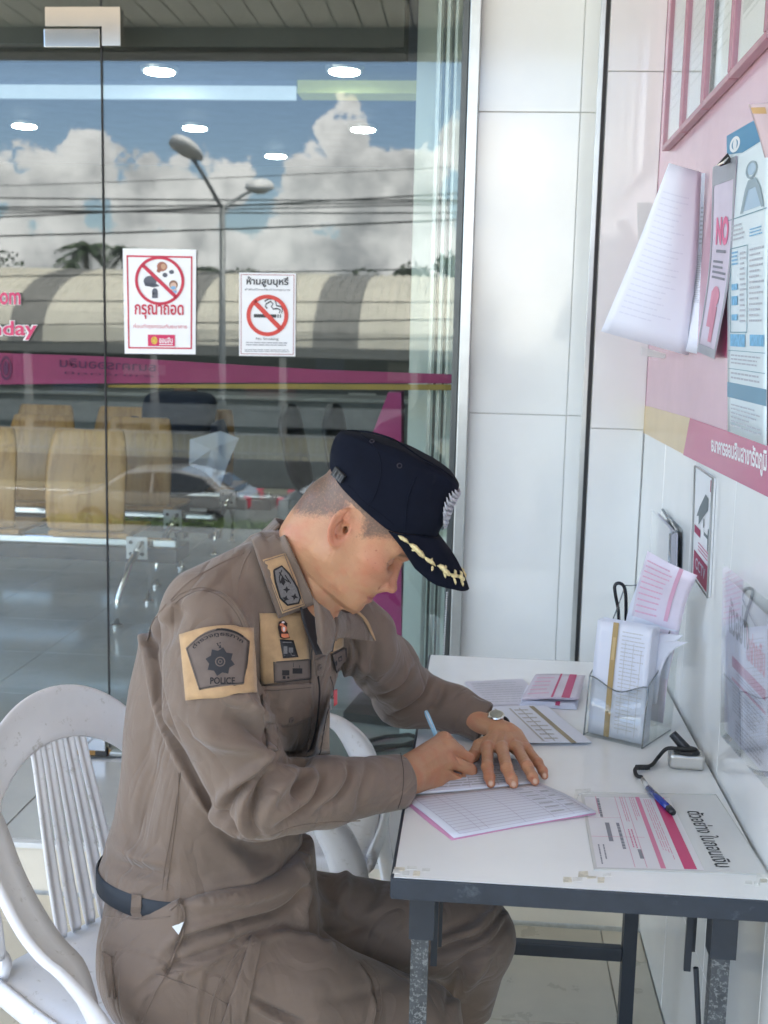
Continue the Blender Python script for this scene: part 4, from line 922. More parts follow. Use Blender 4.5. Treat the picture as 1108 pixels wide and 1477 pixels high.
printed('title', [textfit('ห้ามสูบบุหรี่', .13, .83, .87, .955, .025)], fn2(.006), inkd, n2)
printed('fine_line', [textfit('ฝ่าฝืนมีโทษปรับตามกฎหมาย', .1, .785, .9, .815, .015)], fn2(.006), ink, n2)
printed('english_title', [textfit('No Smoking', .30, .185, .70, .225, .01)], fn2(.006), mat('grey lettering', (.14, .14, .15), .5, var=0), n2)
printed('print', [lines2(.12, .12, .88, .175, 2, .35, .1, seed=41), lines2(.1, .045, .9, .085, 2, .35, .05, seed=42)], fn2(.006), ink, n2)

# ================================================================== TABLE
ZT = .75
lam = mat('white laminate tabletop', (.86, .86, .84), .22, var=.025, vs=5, rvar=.06, bump=.02, bs=40, col2=(.80, .80, .77), c2s=3, c2amt=.6)
navye = mat('dark navy edging', (.028, .036, .050), .38, var=.15, vs=30, col2=(.07, .085, .10), c2s=16, c2amt=.6)
legp = mat('dark painted steel', (.026, .032, .042), .4, var=.15, vs=20)
speck = mat('speckled worn leg', (.06, .065, .07), .5, var=.4, vs=40, col2=(.20, .21, .21), c2s=190, c2amt=.52)
A_, B_, C_, D_ = at(563, 1262, Z=ZT), Vector((XW - .006, 1.675, ZT)), Vector((XW - .006, 2.985, ZT)), at(621, 942, Z=ZT)
A_.y = 1.675; A_.x = -.111; D_.x = -.111; D_.y = 2.985; B_.y = 1.675
tb = thing('writing_table', 'white laminate folding table with dark navy edge and scuffed legs', 'table', (.15, 2.4, 0))
MB().box((A_.x + .0035, 1.6785, ZT - .022), (B_.x, 2.9815, ZT)).build('tabletop', lam, tb)
e_ = .0035
for nm, a, c in (('edge_band', (A_.x, 1.672, ZT - .034), (B_.x, 1.678, ZT - .0008)), ('edge_band', (A_.x - .002, 1.6785, ZT - .034), (A_.x + .003, 2.9815, ZT - .0008)), ('edge_band', (A_.x, 2.982, ZT - .034), (B_.x, 2.987, ZT - .0008))):
    box(nm, a, c, navye, tb, bev=.0012)
box('apron', (A_.x + .004, 1.6785, ZT - .034), (B_.x, 2.9815, ZT - .0225), navye, tb)
for (x0, Y0, sgn) in ((-.084, 1.72, 1), (.392, 1.72, 1)):
    w = .040
    MB().box((x0, Y0, ZT - .125), (x0 + w, Y0 + w, ZT - .035)).build('leg_sleeve', legp, tb)
    lg = MB().box((x0 + .004, Y0 + .004, 0), (x0 + w - .008, Y0 + w - .008, ZT - .126)).build('leg', speck, tb)
box('front_crossbar', (-.046, 1.735, .16), (.392, 1.758, .185), legp, tb)
for x0 in (-.075, .3575):
    MB().box((x0, 2.40, 0), (x0 + .03, 2.43, ZT - .035)).build('leg', legp, tb)
box('rear_crossbar', (-.044, 2.403, .228), (.357, 2.427, .258), legp, tb, bev=.002)
for (xx, xa, ya, xb, yb) in ((0, 630, 1290, 632, 1392), (0, 998, 1308, 1004, 1400)):
    p0, p1 = at(xa, ya, Y=1.80), at(xb, yb, Y=1.80)
    b = MB(); b.box((p0.x - .007, 1.795, p1.z), (p0.x + .004, 1.802, ZT - .035)); b.box((p0.x + .005, 1.804, p1.z + .03), (p0.x + .011, 1.810, ZT - .035)); b.build('brace', legp, tb)
p0, p1 = at(1004, 1396, Y=1.80), at(1008, 1480, Y=1.80)
MB().tube([p0, p1], .0045, 8).build('brace_rod', legp, tb)
# tape remains on the table top (straight-edged scraps)
tape = mat('yellowed tape residue', (.66, .62, .50), .35, var=.25, vs=90); tapel = mat('clear tape residue', (.76, .76, .72), .15, var=.15, vs=90)
def patchT(px, m, nm, parent, z=.0006): return MB().prism([at(x, y, Z=ZT + .0001) for x, y in px], (0, 0, z)).build(nm, m, parent)
def ptop(pts, m, nm): return patchT(pts, m, nm, tb)
rr = random.Random(3)
for (cx_, cy_, n, sp, dx) in ((575, 1254, 6, 9, 9), (830, 1262, 6, 9, 12), (1085, 1272, 4, 8, 12)):
    for k in range(n):
        x = max(cx_ + k*dx + rr.uniform(-3, 3) - (dx*n/4), 568); y = cy_ + rr.uniform(-5, 4); w = rr.uniform(5, 15); h = rr.uniform(3, 8)
        ptop([(x, y), (x + w, y + rr.uniform(-1, 1)), (x + w + rr.uniform(-1, 1), y + h), (x + rr.uniform(-2, 1), y + h)], tape if rr.random() < .4 else tapel, 'tape_mark')
# taped notice
nt_ = thing('withdrawal_example', 'clear-covered example withdrawal slip taped flat on the table, maroon bar, black Thai title', 'notice', at(960, 1210, Z=ZT))
NQ = [at(857, 1255, Z=ZT + .0012), at(1109, 1262, Z=ZT + .0012), at(1033, 1147, Z=ZT + .0012), at(838, 1144, Z=ZT + .0012)]
MB().prism(NQ, (0, 0, -.0008)).build('sheet', mat('off-white notice sheet', (.70, .70, .68), .25, var=.03), nt_)
def bz(d): return bil([p + Vector((0, 0, d)) for p in NQ])
# map so that text reads down the picture: u along the long table side (away->near), v across
fN = lambda d: (lambda f: (lambda u, v: f(v, 1 - u)))(bz(d))
printed('slip', [rect2(.06, .02, .97, .64)], fN(.0003), mat('pale slip paper', (.74, .72, .73), .3, var=.03), nt_)
printed('maroon_bar', [rect2(.05, .525, .965, .60)], fN(.0006), mat('bright magenta bar', (.60, .055, .17), .4, var=0), nt_)
printed('pink_rules', [rect2(.05, .39, .965, .42), rect2(.05, .10, .3, .105), rect2(.05, .24, .96, .243), rect2(.05, .31, .96, .313), rect2(.6, .02, .603, .36), rect2(.35, .02, .352, .24), lines2(.08, .44, .9, .50, 4, .25, .2, seed=51), lines2(.05, .34, .4, .38, 3, .3, .2, seed=52), lines2(.5, .26, .75, .30, 2, .4, .1, seed=53), lines2(.05, .27, .4, .30, 2, .3, .1, seed=57)], fN(.0006), mat('rose rule print', (.66, .22, .34), .5, var=0), nt_)
printed('dark_print', [lines2(.42, .12, .66, .16, 1, .7, .0, seed=54, words=False), lines2(.42, .19, .75, .23, 1, .5, 0, seed=55), lines2(.08, .10, .35, .13, 1, .6, 0, seed=58), lines2(.75, .28, .86, .32, 1, .6, 0, seed=59, words=False), lines2(.7, .04, .95, .10, 2, .3, .3, seed=56)], fN(.0006), mat('slate print', (.25, .25, .28), .5, var=0), nt_)
printed('title', [textfit('ตัวอย่าง ใบถอนเงิน', .24, .715, .93, .84, .012)], fN(.0006), mat('black lettering', (.02, .02, .02), .5, var=0), nt_)
b = MB(); NQ2 = [p + Vector((0, 0, .0012)) for p in NQ]; b.tube(NQ2, .0007, 6, closed=True); b.build('cover_edge', mat('film edge', (.52, .52, .48), .3), nt_)
for (x, y) in ((838, 1143), (1100, 1265)):
    patchT([(x - 8, y - 3), (x + 14, y - 4), (x + 14, y + 3), (x - 3, y + 3), (x - 6, y + 12), (x - 10, y + 10)], tapel, 'tape', nt_, .0022)
# form pad and slips
def block(name, px, z0, th, m, parent): return MB().prism([at(x, y, Z=z0) for x, y in px], (0, 0, th)).build(name, m, parent)
pd = thing('form_pad', 'thick pad of grey-ruled forms with a brown stripe beside the wristwatch', 'form pad', at(790, 1050, Z=ZT))
pdp = [(748, 1072), (853, 1071), (787, 1018), (700, 1020)]
for k in range(5): block('sheet_layer', [(x + .6*(k % 2), y) for x, y in pdp], ZT + .0008 + .0016*k, .0013, pwb, pd)
q = [at(748, 1072, Z=ZT + .0092), at(853, 1071, Z=ZT + .0092), at(787, 1018, Z=ZT + .0092), at(700, 1020, Z=ZT + .0092)]
fq = bil(q)
printed('brown_stripe', [rect2(.72, 0, .80, 1)], fq, mat('khaki brown stripe', (.30, .24, .14), .5), pd)
printed('print', [rect2(.36, .05, .39, .95), rect2(.12, .05, .15, .95), lines2(.42, .06, .68, .95, 8, .3, .3, seed=61), rect2(.52, .05, .54, .95), lines2(.02, .1, .10, .9, 9, .3, .2, seed=62)], fq, mat('warm grey print', (.46, .44, .42), .5, var=0), pd)
p2 = thing('loose_forms', 'loose lilac forms lying behind the form pad', 'papers', at(720, 1000, Z=ZT))
for k in range(3):
    sh = [(x + k, y - k) for x, y in ((703, 1019), (786, 1017), (752, 981), (670, 985))]
    block('sheet', sh, ZT + .0006 + k*.0007, .0004, mat('lilac form paper', (.64, .63, .70), .5), p2)
printed('print', [lines2(.05, .08, .95, .92, 9, .22, .3, seed=63)], bil([at(x + 2, y - 2, Z=ZT + .0029) for x, y in ((703, 1019), (786, 1017), (752, 981), (670, 985))]), inkl, p2)
sp = thing('pink_slips', 'two small fanned stacks of pink and white slips behind the form pad', 'slips', at(795, 1005, Z=ZT))
for k in range(4):
    block('slip', [(750 + k, 1018 - 2.2*k), (832 - k, 1024 - 2.2*k), (836 - k, 1004 - 2*k), (757 + k, 996 - 2*k)], ZT + .0015 + k*.003, .0026, pwb, sp)
rows = [[at(751, 1010, Z=ZT + .014), at(790, 1008, Z=ZT + .022), at(833, 1010, Z=ZT + .020)], [at(772, 974, Z=ZT + .014), at(805, 974, Z=ZT + .017), at(842, 976, Z=ZT + .016)]]
for k in range(3):
    o_, lf = curved('slip', [[p + Vector((.002*k, 0, .0016*k)) for p in r] for r in rows], mat('lilac slip paper', (.66, .60, .68), .5), sp, th=.0008)
printed('magenta_bar', [rect2(.70, .0, .84, 1), rect2(.52, 0, .56, 1)], lf(.001), inkm, sp)
printed('print', [lines2(.05, .1, .5, .9, 5, .25, .3, seed=64)], lf(.001), inkp, sp)
printed('side_bar', [rect2(.62, .1, .70, .9)], bil([at(x, y, Z=ZT + .0148) for x, y in ((750, 1015), (832, 1020), (832, 1012), (753, 1008))]), inkm, sp)
# passbook
pbk = thing('passbook', 'open bank passbook with ruled pages and pink cover under the writing hand', 'passbook', at(700, 1150, Z=ZT))
def zrow(pts): return [at(x, y, Z=ZT + z) for x, y, z in pts]
curved('cover', [zrow([(584, 1157, .0015), (680, 1147, .0010), (784, 1136, .001)]), zrow([(618, 1186, .001), (720, 1170, .001), (826, 1155, .0015)]), zrow([(652, 1212, .001), (755, 1192, .001), (860, 1174, .004)])], mat('pink passbook cover', (.70, .33, .50), .4), pbk, th=.001)
rowsA = [zrow([(584, 1152, .004), (680, 1142, .005), (780, 1131, .004)]), zrow([(618, 1178, .007), (720, 1162, .0085), (822, 1150, .007)]), zrow([(655, 1209, .003), (757, 1190, .004), (860, 1172, .007)])]
for k in range(3):
    o_, lfA = curved('page', [[p + Vector((0, 0, .0009*k)) for p in r] for r in rowsA], pwb, pbk, th=.0006)
rowsB = [zrow([(572, 1148, .004), (674, 1140, .005), (779, 1129, .004)]), zrow([(596, 1118, .006), (672, 1112, .007), (762, 1110, .006)]), zrow([(612, 1096, .003), (690, 1094, .004), (748, 1095, .003)])]
for k in range(2):
    o_, lfB = curved('page', [[p + Vector((0, 0, .0009*k)) for p in r] for r in rowsB], pwb, pbk, th=.0006)
def rules(n, m_):
    s = [rect2(.05, .04 + .92*i/n, .97, .046 + .92*i/n) for i in range(n + 1)]
    for u in (.05, .20, .26, .52, .72, .86, .965): s.append(rect2(u, .04, u + .003, .96))
    return s
printed('ruling', rules(14, 0), lfA(.001), mat('lilac ruling', (.46, .42, .52), .5, var=0), pbk)
printed('heading_print', [lines2(.74, .08, .84, .9, 7, .3, .3, seed=71), lines2(.88, .2, .94, .8, 4, .3, .3, seed=72)], lfA(.0012), inkl, pbk)
printed('ruling', rules(14, 0), lfB(.001), MATS['lilac ruling'], pbk)
printed('entries', [lines2(.08, .08, .95, .92, 14, .45, .35, seed=73)], lfB(.0012), inkl, pbk)

# acrylic two-tier leaflet holder
ah = thing('leaflet_holder', 'clear acrylic tiered holder full of deposit slips standing on the table by the wall', 'leaflet holder', at(900, 1070, Z=ZT))
O = at(842, 1060, Z=ZT + .001); U = at(926, 1080, Z=ZT + .001) - O; Wd = Vector((-U.y, U.x, 0)).normalized()*.15
if Wd.y < 0: Wd = -Wd
Zv = Vector((0, 0, 1))
edgeM = MATS['thick clear edge']
def hp(u, w, z): return O + U*u + Wd*w + Zv*z
th_ = U.normalized()*.003
def lipcurve(w, z0, dz, n=14, lean=0): return [hp(i/n, w + lean*(z0 + dz*math.cos(2*math.pi*i/n)*.5), z0 + dz*(.5*math.cos(2*math.pi*i/n))) for i in range(n+1)]
def plate(name, w, zb, zt, dip, lean):
    n = 14; V = []
    for i in range(n + 1):
        ztop = zt - dip*(.5 - .5*math.cos(2*math.pi*i/n)); 
        V += [hp(i/n, w, zb), hp(i/n, w + lean, ztop)]
    o = mesh(name, V, [(2*i, 2*i+2, 2*i+3, 2*i+1) for i in range(n)], clear, ah, smooth=True); s = o.modifiers.new('s', 'SOLIDIFY'); s.thickness = .0028
    MB().tube([V[2*i+1] for i in range(n+1)], .0016, 6, cap=True).build('lip', edgeM, ah, smooth=True)
plate('front_plate', .0, .0, .128, .022, .10)
plate('middle_plate', .48, .0, .205, .02, .10)
plate('back_plate', 1.02, .0, .30, -.012, .16)
MB().prism([hp(0, 0, 0), hp(1, 0, 0), hp(1, 1.02, 0), hp(0, 1.02, 0)], (0, 0, .003)).build('base_plate', clear, ah)
for u in (0, 1):
    prof = [(0, 0), (.10, .128), (.16, .135), (.40, .15), (.52, .17), (.58, .205), (.68, .215), (.9, .25), (1.18, .30), (1.02, 0)]
    MB().prism([hp(u, w, z) for w, z in prof], th_).build('side_plate', clear, ah)
    MB().tube([hp(u, w, z) for w, z in prof[:9]], .0017, 6).build('side_edge', edgeM, ah, smooth=True)
    MB().tube([hp(u, w, z) for w, z in (prof[0], prof[9])], .0015, 6).build('side_edge', edgeM, ah)
def leaning(name, u0, u1, w0, w1, z0, z1, m, n=6, bow=0.0, topskew=0):
    rows = [[hp(u0, w0 + (w1-w0)*t + bow*math.sin(3.14*t), z0 + (z1 - z0)*t), hp((u0+u1)/2, w0 + (w1-w0)*t + bow*math.sin(3.14*t), z0 + (z1 + topskew*.5 - z0)*t), hp(u1, w0 + (w1-w0)*t + bow*math.sin(3.14*t), z0 + (z1 + topskew - z0)*t)] for t in (0, .33, .66, 1)]
    return curved(name, rows, m, ah, th=.0008)
for k in range(9):
    o_, lf = leaning('slip', .03, .97 - (.01 if k % 2 else 0), .30 - .028*k, .46 - .03*k, .004, .245 + .002*(k % 3), pwb, bow=-.02)
printed('ochre_stripe', [rect2(.30, 0, .40, 1)], lf(.003), inkg, ah)
printed('stripe_words', [lines2(.325, .66, .375, .9, 1, .8, 0, words=False)], lf(.0036), cream, ah)
printed('print', [lines2(.48, .08, .95, .95, 26, .25, .45, seed=81), rect2(.55, .05, .56, .85), rect2(.7, .05, .71, .85), rect2(.84, .05, .85, .8)], lf(.003), mat('pale warm grey print', (.58, .57, .56), .5, var=0), ah)
# back stack, bending over to the right
for k in range(5):
    rws = []
    for t, (z, w) in zip(range(5), ((.03, .70), (.13, .74), (.215, .80 - .0*k), (.268 + .003*k, .86 - .05*k), (.292 + .008*k, .92 - .12*k))):
        sh = .0 + (.12 + .10*k)*(t/4)**2
        rws.append([hp(.18 + sh, w, z + (.02*k*(t/4)**2)), hp(.6 + sh, w - .03, z + .012*(t/4) + .012*k*(t/4)**2), hp(1.02 + sh, w - .03, z + .02*(t/4) + .006*k*(t/4)**2)])
    o_, lf = curved('form', rws, mat('pink tinted form', (.74, .67, .76), .5) if k == 4 else pwb, ah, th=.0008)
printed('pink_stripe', [rect2(.66, .55, .74, 1)], lf(.0012), inkp, ah)
printed('form_print', [lines2(.05, .55, .6, .96, 10, .25, .3, seed=83)], lf(.0012), inkp, ah)
# two slips curling out on the right between the tiers
for k, (dz, dw) in enumerate(((0, 0), (.012, .03))):
    rws = [[hp(.5, .42 + dw, .08), hp(1.0, .42 + dw, .08)], [hp(.52, .44 + dw, .15 + dz), hp(1.05, .42 + dw, .155 + dz)], [hp(.62, .50 + dw, .195 + dz), hp(1.2, .44 + dw, .20 + dz)], [hp(.8, .54 + dw, .215 + dz), hp(1.45 - .1*k, .44 + dw, .225 + dz)]]
    curved('curling_slip', rws, pwb, ah, th=.0008)
# black loop behind the holder (spectacle leg)
lpz = [at(x, y, Y=2.52) for x, y in ((893, 905), (892, 880), (888, 858), (887, 845), (893, 841), (900, 846), (903, 862), (903, 905))]
tag(MB().tube(spl(lpz, 6), .0038, 10).build('spectacle_leg', mat('glossy black plastic', (.012, .014, .02), .15), smooth=True, origin=tuple(lpz[0])), 'glossy black loop sticking up behind the slips in the holder', 'spectacles')
# counter pen on a base
pb = thing('pen_base', 'silver pen base with black socket and coiled black cord near the wall', 'pen holder', at(992, 1110, Z=ZT))
c0 = at(965, 1109, Z=ZT + .001); ux = (at(1017, 1113, Z=ZT + .001) - c0)*1.0; uw = Vector((-ux.y, ux.x, 0))*.62; uw = uw if uw.y > 0 else -uw
o_ = MB().prism([c0, c0 + ux, c0 + ux + uw, c0 + uw], (0, 0, .030)).build('base', mat('champagne metal', (.56, .54, .50), .32, metal=.7), pb); bevel(o_, .007, 4)
t0 = c0 + ux*.5 + uw*.45 + Zv*.031
MB().tube([t0 + Zv*.0005, t0 + Zv*.006], [.026, .022], 22).build('socket_ring', black_rubber, pb, smooth=False)
MB().tube([t0 + Zv*.004, at(970, 1058, Y=t0.y + .01)], [.0105, .0085], 16).build('socket', mat('matt black plastic', (.018, .02, .024), .4), pb, smooth=False)
cord = [t0 + Zv*.010 + Vector((.015, -.01, 0)), t0 + Zv*.012 + Vector((-.02, -.018, 0)), at(962, 1080, Y=t0.y - .02), at(950, 1092, Z=ZT + .012), at(941, 1103, Z=ZT + .008), at(932, 1106, Z=ZT + .008), at(921, 1106, Z=ZT + .01), at(916, 1111, Z=ZT + .008), at(919, 1119, Z=ZT + .006), at(926, 1121, Z=ZT + .008)]
MB().tube(spl(cord, 5), .0038, 10).build('cord', black_rubber, pb, smooth=True)
# coil
def coil(p0, p1, r, turns, tr, n=14):
    ax = (p1 - p0).normalized(); e = ax.orthogonal().normalized(); f = ax.cross(e); N_ = turns*n
    return [p0.lerp(p1, i/N_) + (e*math.cos(2*math.pi*i/n) + f*math.sin(2*math.pi*i/n))*r for i in range(N_+1)]
MB().tube(coil(at(936, 1107, Z=ZT + .009), at(917, 1107, Z=ZT + .009), .0035, 7, .0018), .0022, 6).build('coil', black_rubber, pb, smooth=True)
cp = thing('counter_pen', 'blue ballpoint with clear cap end and black tip tethered to the pen base', 'pen', at(945, 1150, Z=ZT))
a0, a1, a2, a3, a4 = at(927, 1124, Z=ZT + .007), at(935, 1137, Z=ZT + .007), at(958, 1160, Z=ZT + .007), at(965, 1166, Z=ZT + .007), at(971, 1172, Z=ZT + .0075)
MB().tube([a0, a1], [.0042, .0055], 14).build('clear_end', mat('frosted clear plastic', (.55, .55, .53), .2, coat=.5), cp, smooth=True)
MB().tube([a1, a1.lerp(a3, .5), a3], [.0058, .0064, .0062], 16).build('barrel', mat('blue pen barrel', (.015, .04, .26), .2, coat=.6), cp, smooth=True)
MB().tube([a3, a4], [.0068, .0058], 16).build('tip_cap', mat('matt black plastic', (.018, .02, .024), .4), cp, smooth=True)
MB().tube([a1 + Zv*.0065, a1.lerp(a3, .5) + Zv*.0075], .0012, 6).build('clip', chrome, cp)
# ================================================================== IMPLICIT SURFACES
def nets(f, lo, hi, h):
    """naive surface nets over a signed field f(P: (n, 3)) -> (n,)"""
    lo = np.array(lo, float); n = np.ceil((np.array(hi, float) - lo)/h).astype(int) + 1
    ax = [lo[i] + h*np.arange(n[i]) for i in range(3)]
    V = np.empty(n, np.float32); gy, gz = np.meshgrid(ax[1], ax[2], indexing='ij')
    step = max(1, int(200000/(n[1]*n[2])))
    for i in range(0, n[0], step):
        xs = ax[0][i:i+step]; P = np.empty((len(xs), n[1], n[2], 3)); P[..., 0] = xs[:, None, None]; P[..., 1] = gy; P[..., 2] = gz
        V[i:i+step] = f(P.reshape(-1, 3)).reshape(len(xs), n[1], n[2])
    ins = V < 0
    c = ins[:-1, :-1, :-1].astype(np.int8)
    cnt = np.zeros(np.array(V.shape) - 1, np.int8)
    for a in (0, 1):
        for b in (0, 1):
            for d in (0, 1): cnt += ins[a:a + cnt.shape[0], b:b + cnt.shape[1], d:d + cnt.shape[2]]
    act = (cnt > 0) & (cnt < 8); idx = np.argwhere(act); m = len(idx)
    ids = -np.ones(act.shape, np.int64); ids[act] = np.arange(m)
    acc = np.zeros((m, 3)); k = np.zeros(m)
    cor = [(a, b, d) for a in (0, 1) for b in (0, 1) for d in (0, 1)]
    cv_ = {q: V[idx[:, 0] + q[0], idx[:, 1] + q[1], idx[:, 2] + q[2]].astype(float) for q in cor}
    for q in cor:
        for axn in range(3):
            if q[axn]: continue
            r = list(q); r[axn] = 1; r = tuple(r); v0, v1 = cv_[q], cv_[r]; s = (v0 < 0) != (v1 < 0)
            t = np.where(s, v0/np.where(np.abs(v0 - v1) < 1e-12, 1, v0 - v1), 0); p = np.zeros((m, 3)) + np.array(q, float); p[:, axn] = t
            acc[s] += p[s]; k[s] += 1
    Pv = lo + h*(idx + acc/np.maximum(k, 1)[:, None])
    F4 = []
    for axn in range(3):
        o1, o2 = [(1, 2), (2, 0), (0, 1)][axn]
        sl0 = [slice(None)]*3; sl1 = [slice(None)]*3; sl0[axn] = slice(0, -1); sl1[axn] = slice(1, None)
        A = ins[tuple(sl0)]; B = ins[tuple(sl1)]
        e = np.argwhere(A != B); e = e[(e[:, o1] > 0) & (e[:, o2] > 0) & (e[:, o1] < V.shape[o1] - 1) & (e[:, o2] < V.shape[o2] - 1)]
        d1 = np.zeros(3, int); d1[o1] = 1; d2 = np.zeros(3, int); d2[o2] = 1
        g = lambda q: ids[q[:, 0], q[:, 1], q[:, 2]]
        quad = np.stack([g(e - d1 - d2), g(e - d2), g(e), g(e - d1)], 1)
        fl = ~A[e[:, 0], e[:, 1], e[:, 2]]
        quad[fl] = quad[fl][:, ::-1]; F4.append(quad)
    Q = np.concatenate(F4); Q = Q[(Q >= 0).all(1)]
    return Pv, Q
def vnormals(P, Q):
    n = np.cross(P[Q[:, 2]] - P[Q[:, 0]], P[Q[:, 3]] - P[Q[:, 1]]); N_ = np.zeros_like(P)
    for k in range(4): np.add.at(N_, Q[:, k], n)
    return N_/np.maximum(np.linalg.norm(N_, axis=1), 1e-12)[:, None]
def smooth(P, Q, it=1, lam_=.5):
    for _ in range(it):
        S_ = np.zeros_like(P); c = np.zeros(len(P))
        for a, b in ((0, 1), (1, 2), (2, 3), (3, 0)):
            np.add.at(S_, Q[:, a], P[Q[:, b]]); np.add.at(S_, Q[:, b], P[Q[:, a]]); np.add.at(c, Q[:, a], 1); np.add.at(c, Q[:, b], 1)
        P = P + lam_*(S_/np.maximum(c, 1)[:, None] - P)
    return P
A3 = lambda p: np.array([p[0], p[1], p[2]], float)
def cone(P, a, b, r1, r2, flat=None):
    a, b = A3(a), A3(b); ab = b - a; t = np.clip(((P - a) @ ab)/(ab @ ab), 0, 1); D = P - a - t[:, None]*ab
    if flat is not None:          # flat = (axis vector, factor): stretch distance along an axis -> flattened section
        ax_ = A3(flat[0]); ax_ /= np.linalg.norm(ax_); c = D @ ax_; D = D + np.outer(c*(flat[1] - 1), ax_)
    return np.linalg.norm(D, axis=1) - (r1 + (r2 - r1)*t)
def ellipsoid(P, c, r, R=None):
    D = P - A3(c)
    if R is not None: D = D @ R
    r = np.array(r, float); k = np.linalg.norm(D/r, axis=1); return (k - 1)*r.min()
def smin(a, b, k): 
    h = np.clip(.5 + .5*(b - a)/k, 0, 1); return b + (a - b)*h - k*h*(1 - h)
def smax(a, b, k): return -smin(-a, -b, k)
def sstep(x, a, b):
    t = np.clip((x - a)/(b - a), 0, 1); return t*t*(3 - 2*t)
def polydist(XY, pts):
    """distance and running parameter (0..1) of 2D points to a polyline"""
    pts = np.array(pts, float); best = np.full(len(XY), 1e9); tt = np.zeros(len(XY)); sd_ = np.zeros(len(XY))
    L_ = np.r_[0, np.cumsum(np.linalg.norm(np.diff(pts, axis=0), axis=1))]
    for i in range(len(pts) - 1):
        a, b = pts[i], pts[i+1]; ab = b - a; t = np.clip(((XY - a) @ ab)/(ab @ ab), 0, 1); D = XY - a - t[:, None]*ab; d = np.hypot(D[:, 0], D[:, 1])
        s = d < best; best[s] = d[s]; tt[s] = (L_[i] + t[s]*(L_[i+1] - L_[i]))/L_[-1]; sd_[s] = np.sign(ab[0]*D[s, 1] - ab[1]*D[s, 0])
    return best, tt, sd_
def sculpt(P, Q, folds, ylim=None):
    """raise or sink the cloth along creases; each crease: (pixel polyline, width px, depth m, kind)"""
    N_ = vnormals(P, Q); XY = projn(P); vis_ = ((np.array(CAM) - P)*N_).sum(1)/np.linalg.norm(np.array(CAM) - P, axis=1)
    w_ = sstep(vis_, -.15, .15)
    disp = np.zeros(len(P))
    for fd in folds:
        pts, wd_, dp = fd[0], fd[1], fd[2]; kind = fd[3] if len(fd) > 3 else 'g'
        d, t, s = polydist(XY, spl(pts)); taper = (np.sin(np.clip(t, 0.02, .98)*math.pi)**.6) if kind[-1] != '!' else 1.0
        x = d/wd_
        if kind[0] == 'g': prof = -np.exp(-x*x)                                            # groove
        elif kind[0] == 'r': prof = np.exp(-x*x)                                           # ridge
        elif kind[0] == 'p': prof = -np.exp(-(x*1.6)**2) + .75*np.exp(-((x*s - 1.5)/.9)**2)   # pinch: groove with a soft roll on one side
        elif kind[0] == 'q': prof = -np.exp(-(x*1.6)**2) + .75*np.exp(-((-x*s - 1.5)/.9)**2)
        elif kind[0] == 's': prof = .5*np.tanh(x*s*1.5)*np.exp(-(x/3.0)**2)                # step
        disp += dp*prof*taper
    return P + N_*(disp*w_)[:, None]
def fbm3(P, s, seed=0, octv=3):
    r = np.random.default_rng(seed); out = np.zeros(len(P)); a = 1.0
    for o in range(octv):
        for k in range(5):
            d = r.normal(size=3); d /= np.linalg.norm(d); out += a/5*np.sin(P @ d*s*(1.6**o) + r.uniform(0, 6.28) + 1.3*np.sin(P @ np.roll(d, 1)*s*.7 + r.uniform(0, 6)))
        a *= .5
    return out
def build_bvh(P, Q): return BVHTree.FromPolygons([tuple(p) for p in P], [tuple(int(i) for i in q) for q in Q])
def caster(bvh, default=None):
    def f(x, y, d=0.0):
        r = ray(x, y); h = bvh.ray_cast(CAM, r)
        if h[0] is None:
            return (default(x, y) if default else at(x, y, Y=1.8))
        n_ = h[1] if h[1].dot(r) < 0 else -h[1]
        return h[0] + n_*d
    return f

